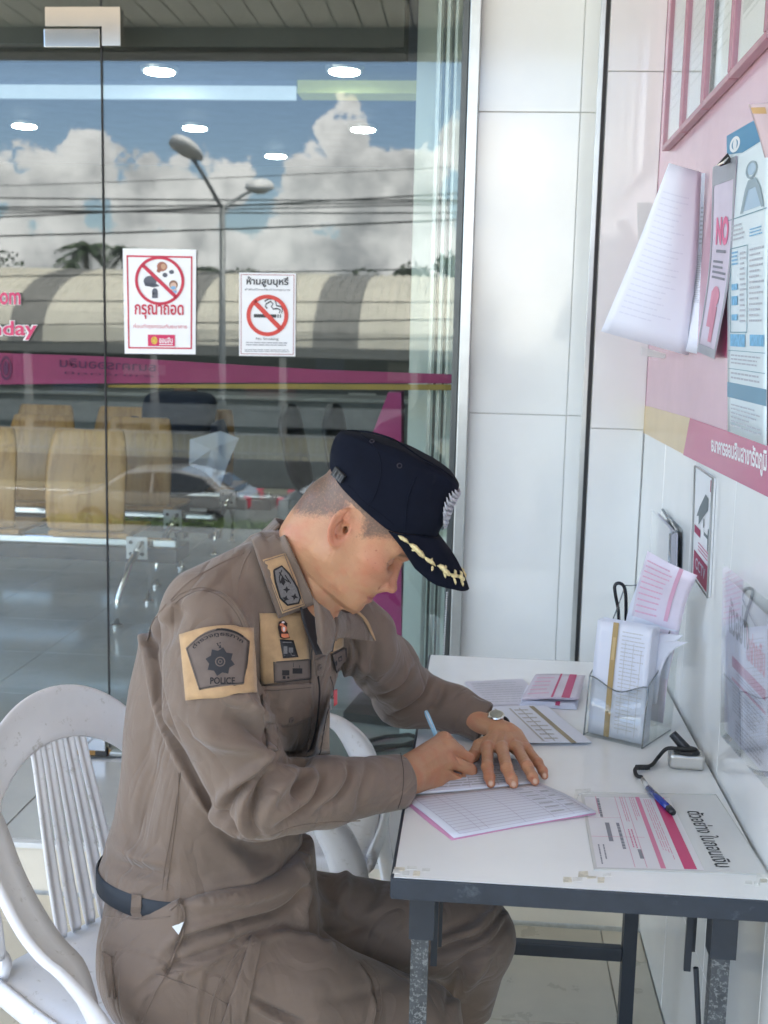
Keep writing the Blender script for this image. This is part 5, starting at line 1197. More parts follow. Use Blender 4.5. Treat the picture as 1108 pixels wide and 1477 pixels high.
# ================================================================== WHITE PLASTIC CHAIRS
plastic = mat('scuffed white plastic', (.80, .79, .80), .38, var=.04, vs=9, col2=(.60, .585, .56), c2s=34, c2amt=.585, bump=.05, bs=90, rvar=.08)
def plastic_chair(pos, rz, label, full=True):
    """seat centre at pos (floor), facing local +x"""
    t = thing('plastic_chair', label, 'chair', pos, 'white plastic armchairs by the table')
    ca, sa = math.cos(rz), math.sin(rz)
    G = lambda x, y, z: Vector((pos[0] + x*ca - y*sa, pos[1] + x*sa + y*ca, pos[2] + z))
    # seat: dished grid
    V = []; n = 12; hs_ = .42
    for j in range(n + 1):
        for i in range(n + 1):
            u, v = -1 + 2*i/n, -1 + 2*j/n
            x = .02 + u*.225; y = v*(.235 - .02*u) ; z = hs_ - .018*(1 - u*u)*(1 - v*v) - (.02*max(0, u)**3) - .02*abs(v)**6
            if abs(u) == 1 and abs(v) > .8: x *= .97
            V.append(G(x, y, z))
    Fc = [(j*(n+1)+i, j*(n+1)+i+1, (j+1)*(n+1)+i+1, (j+1)*(n+1)+i) for i in range(n) for j in range(n)]
    o = mesh('seat', V, Fc, plastic, t, smooth=True); s = o.modifiers.new('s', 'SOLIDIFY'); s.thickness = .012
    # back: outer hoop and slotted shell. back surface param (v across, z up), reclining and curved
    def bk(y, z, off=0):
        return G(-.19 - .26*(z - hs_) - .0 + .30*y*y*1.6 - off, y, z)
    top = .885
    def hoop(s):   # s in 0..1 around from left foot of back to right
        a_ = math.pi*s; y = -.255*math.cos(a_)*(1.0 if True else 1); z = hs_ + .02 + (top - hs_ - .02)*math.sin(a_)**.62
        return y, z
    def band(pts_in, pts_out, nm):
        V = []; m_ = len(pts_in)
        for (yi, zi), (yo, zo) in zip(pts_in, pts_out):
            for k in range(5):
                f = k/4; V.append(bk(yi + (yo - yi)*f, zi + (zo - zi)*f, .010*math.sin(math.pi*f)))
        Fc = [(i*5+k, i*5+k+1, (i+1)*5+k+1, (i+1)*5+k) for i in range(m_-1) for k in range(4)]
        o = mesh(nm, V, Fc, plastic, t, smooth=True); s = o.modifiers.new('s', 'SOLIDIFY'); s.thickness = .009; s.offset = 0; bv = subsurf(o, 1); return o
    K = 28
    outp = [hoop(i/K) for i in range(K + 1)]
    inp = []
    for (y, z) in outp:
        f = max(0, (z - .62)/(top - .62)); inp.append((y*(.80 - .05*f), z - .02 - .085*f**1.2 if z > .5 else z))
    band(inp, outp, 'back_hoop')
    # centre shell with slots: ribs fanning from the hoop top to the seat
    for k in range(5):
        y1 = (-.4 + .2*k)*.135; y0 = (-.4 + .2*k)*.175
        pts = [(y0 - .0145, hs_ - .005), (y0*.95 + y1*.05 - .0135, .52), ((y0 + y1)/2 - .0115, .64), (y1 - .0105, .76), (y1 - .0125, .80)]
        pto = [(y0 + .0145, hs_ - .005), (y0*.95 + y1*.05 + .0135, .52), ((y0 + y1)/2 + .0115, .64), (y1 + .0105, .76), (y1 + .0125, .80)]
        band(pts, pto, 'back_rib')
    # arms flowing from the hoop down to the front legs; legs
    for s in (-1, 1):
        def ribbon(path, wid, nm, thk=.016):
            V = []; P_ = [Vector(p) for p in spl(path, 6)]; m_ = len(P_)
            for i, p in enumerate(P_):
                tdir = (P_[min(i+1, m_-1)] - P_[max(i-1, 0)]).normalized(); f = i/(m_-1)
                w = np.interp(f, [q[0] for q in wid], [q[1] for q in wid]); an = np.interp(f, [q[0] for q in wid], [q[2] for q in wid])
                side_ = tdir.cross(Vector((0, 0, 1))).normalized() if abs(tdir.z) < .98 else Vector((1, 0, 0))
                upv = side_.cross(tdir).normalized(); ax_ = side_*math.cos(an) + upv*math.sin(an); nn = tdir.cross(ax_)
                for q in range(5):
                    g_ = -1 + q/2; pt_ = p + ax_*(w*g_) + nn*(.012*(1 - g_*g_)); V.append(G(*pt_))
            Fc = [(i*5+q, i*5+q+1, (i+1)*5+q+1, (i+1)*5+q) for i in range(m_-1) for q in range(4)]
            o = mesh(nm, V, Fc, plastic, t, smooth=True); sm = o.modifiers.new('s', 'SOLIDIFY'); sm.thickness = thk; sm.offset = 0; return o
        ribbon([(-.265, s*.215, .79), (-.20, s*.235, .755), (-.10, s*.262, .665), (.01, s*.278, .59), (.11, s*.28, .545), (.18, s*.275, .46), (.215, s*.265, .34), (.24, s*.27, .18), (.27, s*.275, 0)], [(0, .036, 1.0), (.2, .046, .7), (.45, .046, .45), (.6, .044, 1.1), (1, .028, 1.35)], 'armrest_leg')
        ribbon([(-.19, s*.215, .45), (-.235, s*.225, .30), (-.27, s*.235, .15), (-.30, s*.245, 0)], [(0, .032, 1.2), (1, .022, 1.2)], 'rear_leg')
        ribbon([(-.18, s*.228, .40), (0, s*.238, .385), (.20, s*.245, .39)], [(0, .022, 1.5), (1, .022, 1.5)], 'apron')
    ribbon([(.24, -.22, .39), (.25, 0, .38), (.24, .22, .39)], [(0, .02, 1.5), (1, .02, 1.5)], 'apron')
    return t
plastic_chair((-.565, 1.97, 0), R_(-31), 'scuffed white plastic armchair the officer sits on')
plastic_chair((-.46, 2.70, 0), R_(0), 'white plastic armchair standing empty on the far side behind the officer')

# ================================================================== THE OFFICER
TH = R_(30)                                   # torso turned towards the camera
fwd = np.array([math.cos(TH), -math.sin(TH)]); lat = np.array([-math.sin(TH), -math.cos(TH)])
cloth = mat('taupe uniform twill', (.192, .138, .105), .82, var=.13, vs=4.0, bump=.3, bs=950, sheen=.25)
def add_crease_bump(m, sc, st, dist):
    n = m.node_tree.nodes; l = m.node_tree.links; b = n['Principled BSDF']
    t = n.new('ShaderNodeTexCoord'); a = n.new('ShaderNodeTexNoise'); a.inputs['Scale'].default_value = sc; a.inputs['Detail'].default_value = 3; a.inputs['Distortion'].default_value = .8
    l.new(t.outputs['Object'], a.inputs['Vector']); bp = n.new('ShaderNodeBump'); bp.inputs['Strength'].default_value = st; bp.inputs['Distance'].default_value = dist
    l.new(a.outputs['Fac'], bp.inputs['Height'])
    old = b.inputs['Normal'].links[0].from_node if b.inputs['Normal'].links else None
    if old: l.new(bp.outputs[0], old.inputs['Normal'])
    else: l.new(bp.outputs[0], b.inputs['Normal'])
add_crease_bump(cloth, 11, .5, .012)
def add_ridges(m, sc, st, dist, stretch=(1, 1, 1)):
    n = m.node_tree.nodes; l = m.node_tree.links; b = n['Principled BSDF']
    t = n.new('ShaderNodeTexCoord'); mp = n.new('ShaderNodeMapping'); mp.inputs['Scale'].default_value = stretch; l.new(t.outputs['Object'], mp.inputs[0])
    a = n.new('ShaderNodeTexNoise'); a.inputs['Scale'].default_value = sc; a.inputs['Detail'].default_value = 2; a.inputs['Distortion'].default_value = 1.2; l.new(mp.outputs[0], a.inputs['Vector'])
    s1 = n.new('ShaderNodeMath'); s1.operation = 'SUBTRACT'; l.new(a.outputs['Fac'], s1.inputs[0]); s1.inputs[1].default_value = .5
    s2 = n.new('ShaderNodeMath'); s2.operation = 'ABSOLUTE'; l.new(s1.outputs[0], s2.inputs[0]); s3 = n.new('ShaderNodeMath'); s3.operation = 'MINIMUM'; l.new(s2.outputs[0], s3.inputs[0]); s3.inputs[1].default_value = .07
    bp = n.new('ShaderNodeBump'); bp.inputs['Strength'].default_value = st; bp.inputs['Distance'].default_value = dist; l.new(s3.outputs[0], bp.inputs['Height'])
    old = b.inputs['Normal'].links[0].from_socket; l.new(old, bp.inputs['Normal']); l.new(bp.outputs[0], b.inputs['Normal'])
add_ridges(cloth, 6.5, .85, .04, (1, 1, .6))
officer = thing('person', 'seated officer in taupe uniform and navy peaked cap bent over the table, writing', 'person', (-.45, 1.93, 0))

rings = []                                     # z, cx, cy, a (side), b (front-back)
def ring(y, xl, xr, a, Yc=1.93, b_=None):
    p = at((xl + xr)/2, y, Y=Yc); w = (xr - xl)/2*Yc/F
    b = b_ or math.sqrt(max(w*w - (a*math.sin(TH))**2, .0016))/math.cos(TH); rings.append((p.z, p.x, p.y, a*.965, b*.955))
ring(1330, 147, 446, .195, 1.93); ring(1290, 152, 436, .186, 1.93); ring(1240, 143, 440, .196, 1.93); ring(1200, 158, 436, .188, 1.93)
ring(1160, 172, 440, .186, 1.93); ring(1100, 182, 452, .190, 1.93); ring(1040, 186, 470, .20, 1.94)
ring(980, 198, 487, .21, 1.95); ring(920, 212, 494, .205, 1.96); ring(880, 238, 492, .185, 1.97); ring(850, 268, 488, .15, 1.97)
ring(820, 300, 480, .115, 1.97); ring(795, 335, 476, .085, 1.97, .065); ring(775, 365, 470, .065, 1.96, .055)
RG = np.array(sorted(rings)); zhem = at(230, 1283, Y=1.83).z

def torso_f(P, grow=0.0, zt=None):
    z = P[:, 2]; c = [np.interp(z, RG[:, 0], RG[:, k]) for k in range(1, 5)]
    d = P[:, :2] - np.stack([c[0], c[1]], 1); u = d @ lat; v = d @ fwd; a = c[2] + grow; b = c[3] + grow
    k = ((np.abs(u)/a)**2.4 + (np.abs(v)/b)**2.4)**(1/2.4)
    f = (k - 1)*np.minimum(a, b)
    f = np.maximum(f, (z - (zt if zt else RG[-1, 0]))); return np.maximum(f, RG[0, 0] - z)
# arm joints
Sn, En, Wn = at(300, 896, Y=1.79), at(372, 1150, Y=1.755), at(574, 1127, Y=1.965)
Sf, Ef, Wf = at(522, 930, Y=2.13), at(583, 1003, Y=2.37), at(696, 1041, Y=2.335)
def shirt_f(P):
    f = torso_f(P, 0, at(400, 782, Y=1.93).z)
    sh = cone(P, at(395, 805, Y=1.90), at(292, 872, Y=1.80), .045, .062); f = smin(f, sh, .05)
    sh = cone(P, at(430, 815, Y=2.00), at(528, 915, Y=2.12), .040, .058); f = smin(f, sh, .04)
    m = at(308, 1010, Y=1.755)
    up = smin(cone(P, Sn, m, .077, .079), cone(P, m, En, .079, .066), .02)
    fo = smin(cone(P, En, at(470, 1143, Y=1.85), .064, .060), cone(P, at(470, 1143, Y=1.85), Wn, .060, .044), .01)
    arm = smin(up, fo, .022)
    f = smin(f, arm, .016)
    upf = smin(cone(P, Sf, at(555, 960, Y=2.26), .062, .064), cone(P, at(555, 960, Y=2.26), Ef, .064, .064), .02)
    fof = smin(cone(P, Ef, at(655, 1023, Y=2.35), .062, .050), cone(P, at(655, 1023, Y=2.35), Wf, .050, .041), .01)
    f = smin(f, smin(upf, fof, .03), .012)
    # open cuffs
    dn = (A3(Wn) - A3(at(470, 1143, Y=1.85))); dn /= np.linalg.norm(dn)
    nr = np.linalg.norm(P - A3(Wn), axis=1) < .10
    f = np.where(nr, np.maximum(f, ((P - A3(Wn)) @ dn)), f)
    df = (A3(Wf) - A3(at(655, 1023, Y=2.35))); df /= np.linalg.norm(df)
    near = np.linalg.norm(P - A3(Wf), axis=1) < .09
    f = np.where(near, np.maximum(f, (P - A3(Wf)) @ df), f)
    f = np.maximum(f, zhem + .006*np.sin(P[:, 0]*23) - P[:, 2])
    return f + fbm3(P, 26, 3, 2)*.0016
P, Q = nets(shirt_f, (-.80, 1.55, .60), (.14, 2.50, 1.32), .0044)
P = smooth(P, Q, 2)
cf = [  # (pixel polyline, width px, depth m, kind)
 ([(255, 868), (290, 852), (325, 858), (352, 885), (368, 925), (374, 965), (378, 1000)], 5, .0035, 's!'),   # armhole seam
 ([(372, 930), (385, 985), (398, 1040), (404, 1085)], 13, .010, 'g'),
 ([(214, 905), (224, 960), (236, 1020), (262, 1085), (300, 1150), (345, 1200)], 7, .005, 'p!'),             # sleeve against the back
 ([(404, 1086), (370, 1120), (335, 1150), (322, 1180)], 9, .010, 'p'),
 ([(398, 1092), (360, 1078), (310, 1062), (285, 1040)], 16, .011, 'r'),
 ([(402, 1102), (372, 1140), (362, 1185), (378, 1208)], 10, .011, 'p'),
 ([(400, 1098), (430, 1090), (455, 1102)], 9, .007, 'g'),
 ([(445, 1100), (420, 1118), (392, 1150), (375, 1190)], 12, .008, 'r'),
 ([(455, 1108), (440, 1120), (425, 1150)], 8, .006, 'g'),
 ([(460, 1098), (466, 1125), (450, 1160), (420, 1182), (395, 1198)], 11, .0075, 'p'),
 ([(500, 1093), (505, 1120), (488, 1150), (455, 1175)], 9, .0055, 'p'),
 ([(528, 1090), (530, 1115), (522, 1150), (515, 1185)], 7, .004, 'g'),
 ([(320, 1030), (350, 1040), (380, 1065), (402, 1090)], 13, .008, 'g'),
 ([(300, 990), (340, 1010), (375, 1030), (398, 1060)], 12, .006, 'r'),
 ([(330, 870), (345, 910), (350, 950)], 9, .004, 'g'),
 ([(262, 872), (245, 900), (232, 940)], 14, .007, 'g'),
 ([(248, 880), (228, 905), (216, 925)], 6, .006, 's!'),
 ([(345, 800), (322, 828), (300, 850)], 5, .003, 's!'),
 ([(262, 845), (300, 818), (345, 796), (362, 786)], 5, .0012, 's!'),
                         # side seam
 ([(258, 1090), (256, 1150), (248, 1215), (240, 1292)], 4, .0010, 's!'),
 ([(200, 1050), (215, 1120), (205, 1180), (180, 1230)], 22, .006, 'g'),
 ([(152, 1238), (180, 1252), (220, 1262), (250, 1268)], 10, .006, 'g'),
 ([(160, 1212), (200, 1235), (255, 1242)], 12, .005, 'r'),
 ([(300, 1180), (340, 1215), (390, 1235), (430, 1228)], 18, .008, 'g'),
 ([(436, 1200), (400, 1240), (350, 1268), (290, 1285)], 14, .008, 'r'),
 ([(270, 1120), (300, 1180), (340, 1230), (360, 1290)], 20, .006, 'r'),
 ([(430, 1040), (435, 1100), (428, 1170)], 12, .005, 'g'),
 ([(340, 960), (352, 1000), (372, 1040)], 9, .004, 'r'),
 ([(390, 1000), (392, 1050), (404, 1090)], 7, .006, 'g'),
 # far arm
 ([(505, 905), (515, 940), (508, 975), (495, 1005)], 7, .006, 'p'),
 ([(545, 925), (540, 960), (520, 1000)], 8, .006, 'g'),
 ([(600, 960), (585, 985), (560, 1000), (530, 1010)], 8, .007, 'p'),
 ([(625, 970), (612, 1000), (590, 1020), (565, 1035)], 8, .007, 'p'),
 ([(640, 985), (632, 1010), (615, 1035)], 7, .005, 'g'),
 ([(570, 930), (560, 955), (545, 975)], 7, .005, 'r'),
 ([(495, 950), (520, 960), (550, 985)], 9, .005, 'r'),
]
P = sculpt(P, Q, [(c[0], c[1]*.85, c[2]*2.3) + tuple(c[3:]) for c in cf]); P = smooth(P, Q, 1, .25)
shirt = mesh('shirt', P, Q, cloth, officer, smooth=True)
bvS = build_bvh(P, Q)

# ------------------------------------------------ trousers
Hn, Kn = at(246, 1392, Y=1.815), at(604, 1480, Y=1.975)
Hf, Kf, Ff = at(420, 1330, Y=2.08), at(684, 1352, Y=2.20), at(640, 1560, Y=2.30)
def trouser_f(P):
    z = P[:, 2]
    hipc = at(304, 1375, Y=1.93); d = P[:, :2] - A3(hipc)[:2]; u = d @ lat; v = d @ fwd
    zr = np.array([.40, .47, .53, .60, .66, .69]); 
    a = np.interp(z, zr, [.185, .197, .197, .189, .180, .176]); b = np.interp(z, zr, [.14, .158, .160, .156, .153, .151])
    k = ((np.abs(u)/a)**2.5 + (np.abs(v)/b)**2.5)**(1/2.5); f = (k - 1)*.16
    gr = sstep(v, -.03, .10); f = f - .010*gr; f = np.maximum(f, z - (zb_ + .050*gr)); f = np.maximum(f, .415 - z)
    mid = at(430, 1432, Y=1.875)
    tn = smin(cone(P, Hn, mid, .118, .101), cone(P, mid, Kn, .101, .078), .03); f = smin(f, tn, .05)
    tn = cone(P, Kn, at(600, 1900, Y=2.10), .074, .056); f = smin(f, tn, .03)
    tf = cone(P, Hf, Kf, .104, .082, None); f = smin(f, tf, .035)
    sf_ = cone(P, Kf, Ff, .076, .058); f = smin(f, sf_, .03)
    return f + fbm3(P, 20, 8, 2)*.0018
zb_ = at(230, 1301, Y=1.83).z
P, Q = nets(trouser_f, (-.80, 1.58, .18), (.16, 2.45, .72), .0052)
P = smooth(P, Q, 2)
tf_ = [
 ([(560, 1318), (500, 1345), (440, 1340), (400, 1330)], 9, .006, 'g'),
 ([(446, 1262), (430, 1290), (400, 1315), (330, 1335), (262, 1360), (235, 1390)], 9, .009, 'p'),
 ([(440, 1250), (410, 1275), (350, 1295), (270, 1302)], 14, .009, 'r'),
 ([(262, 1310), (262, 1345), (248, 1380), (240, 1400)], 5, .006, 's!'),                    # pocket opening
 ([(235, 1398), (300, 1375), (360, 1350), (420, 1335), (470, 1350)], 8, .005, 'p'),
 ([(340, 1360), (300, 1400), (290, 1440), (286, 1480)], 5, .004, 's!'),
 ([(190, 1440), (240, 1400), (300, 1372)], 9, .004, 'p'),
 ([(152, 1360), (200, 1375), (250, 1392)], 3, .0015, 's!'),
 ([(245, 1392), (220, 1425), (200, 1470)], 3, .0018, 'p!'),
 ([(440, 1240), (452, 1280), (446, 1320), (470, 1350)], 9, .010, 'p'),
 ([(455, 1250), (480, 1290), (520, 1330), (575, 1360)], 13, .006, 'g'),
 ([(500, 1240), (495, 1290), (470, 1330)], 10, .006, 'r'),
 ([(560, 1250), (545, 1290), (520, 1320)], 10, .005, 'g'),
 ([(735, 1300), (700, 1345), (650, 1365), (600, 1390)], 9, .009, 'p'),
 ([(738, 1320), (710, 1360), (670, 1385), (640, 1400)], 9, .007, 'p'),
 ([(700, 1310), (660, 1340), (620, 1352)], 8, .006, 'g'),
 ([(720, 1345), (690, 1400), (660, 1440), (650, 1477)], 10, .006, 'r'),
 ([(690, 1360), (655, 1420), (645, 1477)], 9, .006, 'g'),
 ([(520, 1390), (540, 1420), (545, 1460), (540, 1480)], 3, .003, 'p!'),
 ([(590, 1400), (560, 1420), (500, 1440), (450, 1445)], 14, .004, 'g'),
 ([(360, 1440), (400, 1460), (440, 1477)], 6, .008, 'p'),
]
P = sculpt(P, Q, [(c[0], c[1]*.85, c[2]*2.1) + tuple(c[3:]) for c in tf_]); P = smooth(P, Q, 1, .25)
trousers = mesh('trousers', P, Q, cloth, officer, smooth=True)
bvT = build_bvh(P, Q)

# ------------------------------------------------ head and neck (own frame: x forwards, y to the officer's left, z up; origin at ear canal)
def attr(o, name, vals):
    a = o.data.attributes.new(name, 'FLOAT', 'POINT'); a.data.foreach_set('value', np.asarray(vals, np.float32))
HY = 1.90; HS = HY/F*3.4625**-1               # metres per pixel of the enlarged face study
pit, yaw = R_(40), R_(4)
hx = Vector((math.cos(pit)*math.cos(yaw), -math.cos(pit)*math.sin(yaw), -math.sin(pit)))
hz = Vector((math.sin(pit)*math.cos(yaw), -math.sin(pit)*math.sin(yaw), math.cos(pit))); hy = hz.cross(hx)
HO = at(497, 767.5, Y=HY - .073) + hy*.073     # near ear canal is 73 mm to the officer's right
HM = np.array([hx, hy, hz])                   # rows
def hw(p): return HO + hx*p[0] + hy*p[1] + hz*p[2]
KS = HY/1.95*.968                               # study was taken at 2857 px per metre
def mid(u_, v_, off=0.0):       # study pixel -> (forward, up) on the head's plane at side offset off (+ = near side)
    r = ray(380 + u_/3.4625, 580 + v_/3.4625); pn_ = HO - hy*off*KS; t_ = (pn_ - CAM).dot(hy)/r.dot(hy); q_ = (CAM + r*t_ - HO)/KS
    return q_.dot(hx), q_.dot(hz)
face_px = [(712, 785), (692, 803), (668, 830), (640, 880), (618, 920), (598, 948), (577, 953), (561, 961), (551, 970), (546, 977), (548, 985), (541, 996), (525, 1003), (510, 1012), (501, 1026), (490, 1040), (470, 1052), (445, 1062), (415, 1058), (380, 1046)]
fp_ = sorted([mid(*p)[::-1] for p in face_px])
prof_z = np.array([fp_[0][0] - .012] + [a for a, b in fp_] + [.045, .06, .08, .10, .115, .125, .131]); prof_f = np.array([fp_[0][1] - .05] + [b for a, b in fp_] + [.1165, .1145, .108, .094, .070, .040, .005])
NB, NT, EY, MC = mid(685, 812), mid(640, 928), mid(640, 798, .030), mid(513, 962, .022)
LU, LL = mid(556, 968), mid(541, 992); ST = mid(543, 980)
back_z = np.array([-.122, -.10, -.068, -.045, -.007, .028, .058, .08, .105, .12, .131])
back_f = np.array([-.03, -.050, -.070, -.076, -.084, -.094, -.098, -.093, -.072, -.045, -.01])
wid_z = np.array([-.122, -.116, -.109, -.0906, -.07, -.05, -.03, -.01, .02, .05, .08, .105, .12, .131])
wid_w = np.array([.012, .028, .042, .056, .0625, .066, .0685, .071, .0755, .078, .075, .062, .045, .012])
def head_f(p):
    x, y, z = p[:, 0], p[:, 1], p[:, 2]; ay = np.abs(y)
    xf = np.interp(z, prof_z, prof_f); xb = np.interp(z, back_z, back_f); w = np.interp(z, wid_z, wid_w)
    # mandible: below the mouth the face narrows strongly to the chin
    c = np.interp(z, [-.12, -.06, 0, .05, .13], [.035, .02, .005, .0, .0])
    fx = np.maximum(xf - c, .004); bx = np.maximum(c - xb, .004)
    s = np.where(x > c, (x - c)/fx, (x - c)/bx)
    pw_ = np.where(x > c, np.interp(z, [-.12, -.09, -.05, 0, .05], [1.9, 1.95, 2.05, 2.25, 2.4]), 2.1)
    k = (np.abs(s)**pw_ + (ay/np.maximum(w, .004))**pw_)**(1/pw_)
    f = (k - 1)*.065
    f = np.maximum(f, np.abs(z - .004) - .127)
    jaw = cone(np.stack([x, ay, z], 1), (.010, .052, -.052), (.085, .018, -.100), .017, .014); f = smin(f, jaw, .02)
    ramus = cone(np.stack([x, ay, z], 1), (.006, .056, -.01), (.010, .052, -.055), .014, .016); f = smin(f, ramus, .02)
    chk = ellipsoid(np.stack([x, ay, z], 1), (.066, .044, -.008), (.024, .018, .017)); f = smin(f, chk, .024)
    q = np.stack([x, ay, z], 1)
    brow = cone(q, (EY[0] + .010, .012, EY[1] + .021), (EY[0] - .008, .046, EY[1] + .027), .008, .007); f = smin(f, brow, .012)
    eye_s = ellipsoid(q, (EY[0] + .013, .032, EY[1] + .001), (.020, .019, .013)); f = smax(f, -eye_s, .010)
    lid = ellipsoid(q, (EY[0] - .0105, .032, EY[1]), (.0135, .0145, .0125)); f = smin(f, lid, .003)
    # lid crease / closed lid line
    # nose
    ns = smin(cone(q, (NB[0] - .008, 0, NB[1] + .002), (NT[0] - .006, 0, NT[1] + .006), .0075, .0095), ellipsoid(q, (NT[0], 0, NT[1]), (.0105, .0105, .0095)), .007)
    al = ellipsoid(q, (NT[0] - .012, .0125, NT[1] - .003), (.0115, .0065, .0080)); ns = smin(ns, al, .006)
    f = smin(f, ns, .008)
    f = smax(f, -ellipsoid(q, (NT[0] - .009, .0072, NT[1] - .0125), (.0065, .0034, .0040)), .003)
    f = smax(f, -cone(q, (NT[0] - .014, .0205, NT[1] + .002), (NT[0] - .022, .026, NT[1] - .014), .0014, .0012), .007)
    # lips
    lipu = cone(q, (LU[0] - .0045, .0, LU[1]), (MC[0] - .001, .0225, MC[1] + .001), .0046, .0020); lipl = cone(q, (LL[0] - .0045, 0, LL[1]), (MC[0] - .001, .020, MC[1] - .0015), .0052, .0022)
    f = smin(f, lipu, .004); f = smin(f, lipl, .004)
    f = smax(f, -cone(q, (ST[0] + .004, 0, ST[1]), (MC[0] + .001, .0245, MC[1]), .0021, .0018), .0024)
    # neck
    return f
def neck_f(p):      # world space
    b0, b1 = at(446, 812, Y=1.945), at(462, 775, Y=1.925); hc = A3(hw((-.028, 0, -.055)))
    f = smin(cone(p, at(432, 850, Y=1.95), at(451, 797, Y=1.94), .062, .056), cone(p, at(451, 797, Y=1.94), hc, .056, .054), .02)
    f = smin(f, cone(p, hw((-.048, .018, -.07)), hw((-.066, .018, .0)), .036, .028), .03)
    f = smin(f, cone(p, hw((-.048, -.018, -.07)), hw((-.066, -.018, .0)), .036, .028), .03)
    f = smin(f, cone(p, hw((.0, -.040, -.035)), at(442, 880, Y=1.90), .013, .013), .04)    # muscle from ear to collarbone
    f = smin(f, cone(p, hw((.045, 0, -.098)), at(452, 905, Y=1.93), .026, .030), .03)        # throat
    return f
HOn = np.array(HO)
def full_head(P):
    p = ((P - HOn) @ HM.T)/KS
    f = head_f(p)*KS
    # small forms only near the ear; both ears
    E0 = np.stack([p[:, 0], np.abs(p[:, 1]), p[:, 2]], 1)
    te = R_(20)                               # ear leans back
    ce, se = math.cos(te), math.sin(te)
    ex = (E0[:, 0] + .010)*ce + (E0[:, 2] - .004)*se; ez = -(E0[:, 0] + .010)*se + (E0[:, 2] - .004)*ce; ey = E0[:, 1] - .069
    flare = ey - (.006 - ex*.55)               # outer sheet stands off towards the back
    rr_ = np.sqrt((ex/.0185)**2 + (np.where(ez > 0, ez/.031, ez/.036))**2)
    sheet_ = np.maximum(np.abs(flare)/1.0 - .0035, (rr_ - 1)*.018)
    rim = np.sqrt(((rr_ - .88)*.018)**2 + (flare - .004)**2) - .0042
    rim = np.where((ex > .012) & (ez < .004) & (ez > -.022), .02, rim)
    ant = np.sqrt(((np.sqrt(((ex - .001)/.0105)**2 + ((ez + .001)/.019)**2) - .95)*.011)**2 + (flare - .002)**2) - .0028
    ant = np.where((ex > .004), .02, ant)
    trag = ellipsoid(np.stack([ex, ey, ez], 1), (.0125, .003, -.004), (.0050, .006, .0075))
    lob = ellipsoid(np.stack([ex, ey, ez], 1), (.004, .002, -.0285), (.0085, .0045, .0085))
    ear = smin(smin(sheet_, rim, .003), smin(ant, smin(trag, lob, .004), .003), .003)
    canal = cone(np.stack([ex, ey, ez], 1), (.004, .012, -.006), (.010, -.02, -.004), .0065, .004)
    conch = ellipsoid(np.stack([ex, ey, ez], 1), (.002, .009, -.006), (.0110, .0105, .0150))
    near_e = (np.abs(ex) < .04) & (np.abs(ez) < .055) & (ey > -.03)
    fe = smin(f, ear*KS, .004); fe = smax(fe, -conch*KS, .004); fe = smax(fe, -canal*KS, .002)
    f = np.where(near_e, fe, f)
    return smin(f, neck_f(P), .020)
hlo = np.array(HO) - np.array([.16, .15, .19]); hhi = np.array(HO) + np.array([.165, .15, .15])
hlo[2] = at(430, 930, Y=1.93).z; hlo[0] += .02
Ph, Qh = nets(full_head, hlo, hhi, .0021)
Ph = smooth(Ph, Qh, 1, .4)
# ------------------------------------------------ hands
def finger(P, js, rs): 
    f = None
    for i in range(len(js) - 1):
        c = cone(P, js[i], js[i+1], rs[i], rs[i+1]); f = c if f is None else smin(f, c, .003)
    for j, r in zip(js[1:-1], rs[1:-1]): f = smin(f, np.linalg.norm(P - A3(j), axis=1) - r*1.06, .003)
    return f
def T(x, y, dz): return at(x, y, Z=ZT + dz)
# left hand lying flat (far), right hand gripping the pen (near)
LW = T(730, 1056, .040)
Lm = [T(703, 1078, .034), T(724, 1079, .037), T(745, 1078, .034), T(760, 1081, .028)]
Lp = [T(703, 1106, .027), T(731, 1108, .029), T(760.5, 1105, .028), T(776, 1100, .022)]
Ld = [T(706, 1121, .018), T(738, 1124, .019), T(768, 1120, .018), T(783, 1112, .016)]
Lt = [T(708, 1130, .0135), T(741, 1131, .0135), T(772, 1127, .0135), T(785.5, 1119, .0125)]
def lhand(P):
    f = None
    for k in range(4):
        r = (.0108, .0112, .0106, .0093)[k]
        g_ = finger(P, [Lm[k], Lp[k], Ld[k], Lt[k]], [r*1.12, r*1.02, r*.95, r*.80]); f = g_ if f is None else smin(f, g_, .0022)
    pal = None
    for k in range(4):
        s_ = LW + (Lm[k] - LW)*.10 + Vector(((k - 1.5)*.011, .0, -.004)); c = cone(P, s_, Lm[k] + Vector((0, 0, -.003)), .0165, .0125); pal = c if pal is None else smin(pal, c, .012)
    f = smin(f, pal, .007)
    th_ = finger(P, [LW + Vector((-.008, -.014, -.008)), T(692, 1076, .022), T(683, 1090, .018), T(673, 1099, .016)], [.014, .0135, .0115, .0090]); f = smin(f, th_, .008)
    web = cone(P, T(698, 1072, .024), T(704, 1080, .026), .011, .010); f = smin(f, web, .01)
    d = A3(Wf) - A3(Ef); d /= np.linalg.norm(d)
    f = smin(f, cone(P, A3(Wf) - d*.07, LW, .025, .0215), .012)
    return f
llo = [min(v[i] for v in Lt + Lm + [LW]) - .10 for i in range(3)]; lhi = [max(v[i] for v in Lt + Lm + [LW]) + .07 for i in range(3)]
llo[2] = ZT + .0005; llo[0] += .03
Pl, Ql = nets(lhand, llo, lhi, .0017); Pl = smooth(Pl, Ql, 1, .4)
def Yp(x, y, Y): return at(x, y, Y=Y)
RWr = Yp(580, 1121, 1.985)
Rm = [Yp(641, 1066, 2.130), Yp(650, 1078, 2.115), Yp(648, 1097, 2.095), Yp(638, 1118, 2.075)]
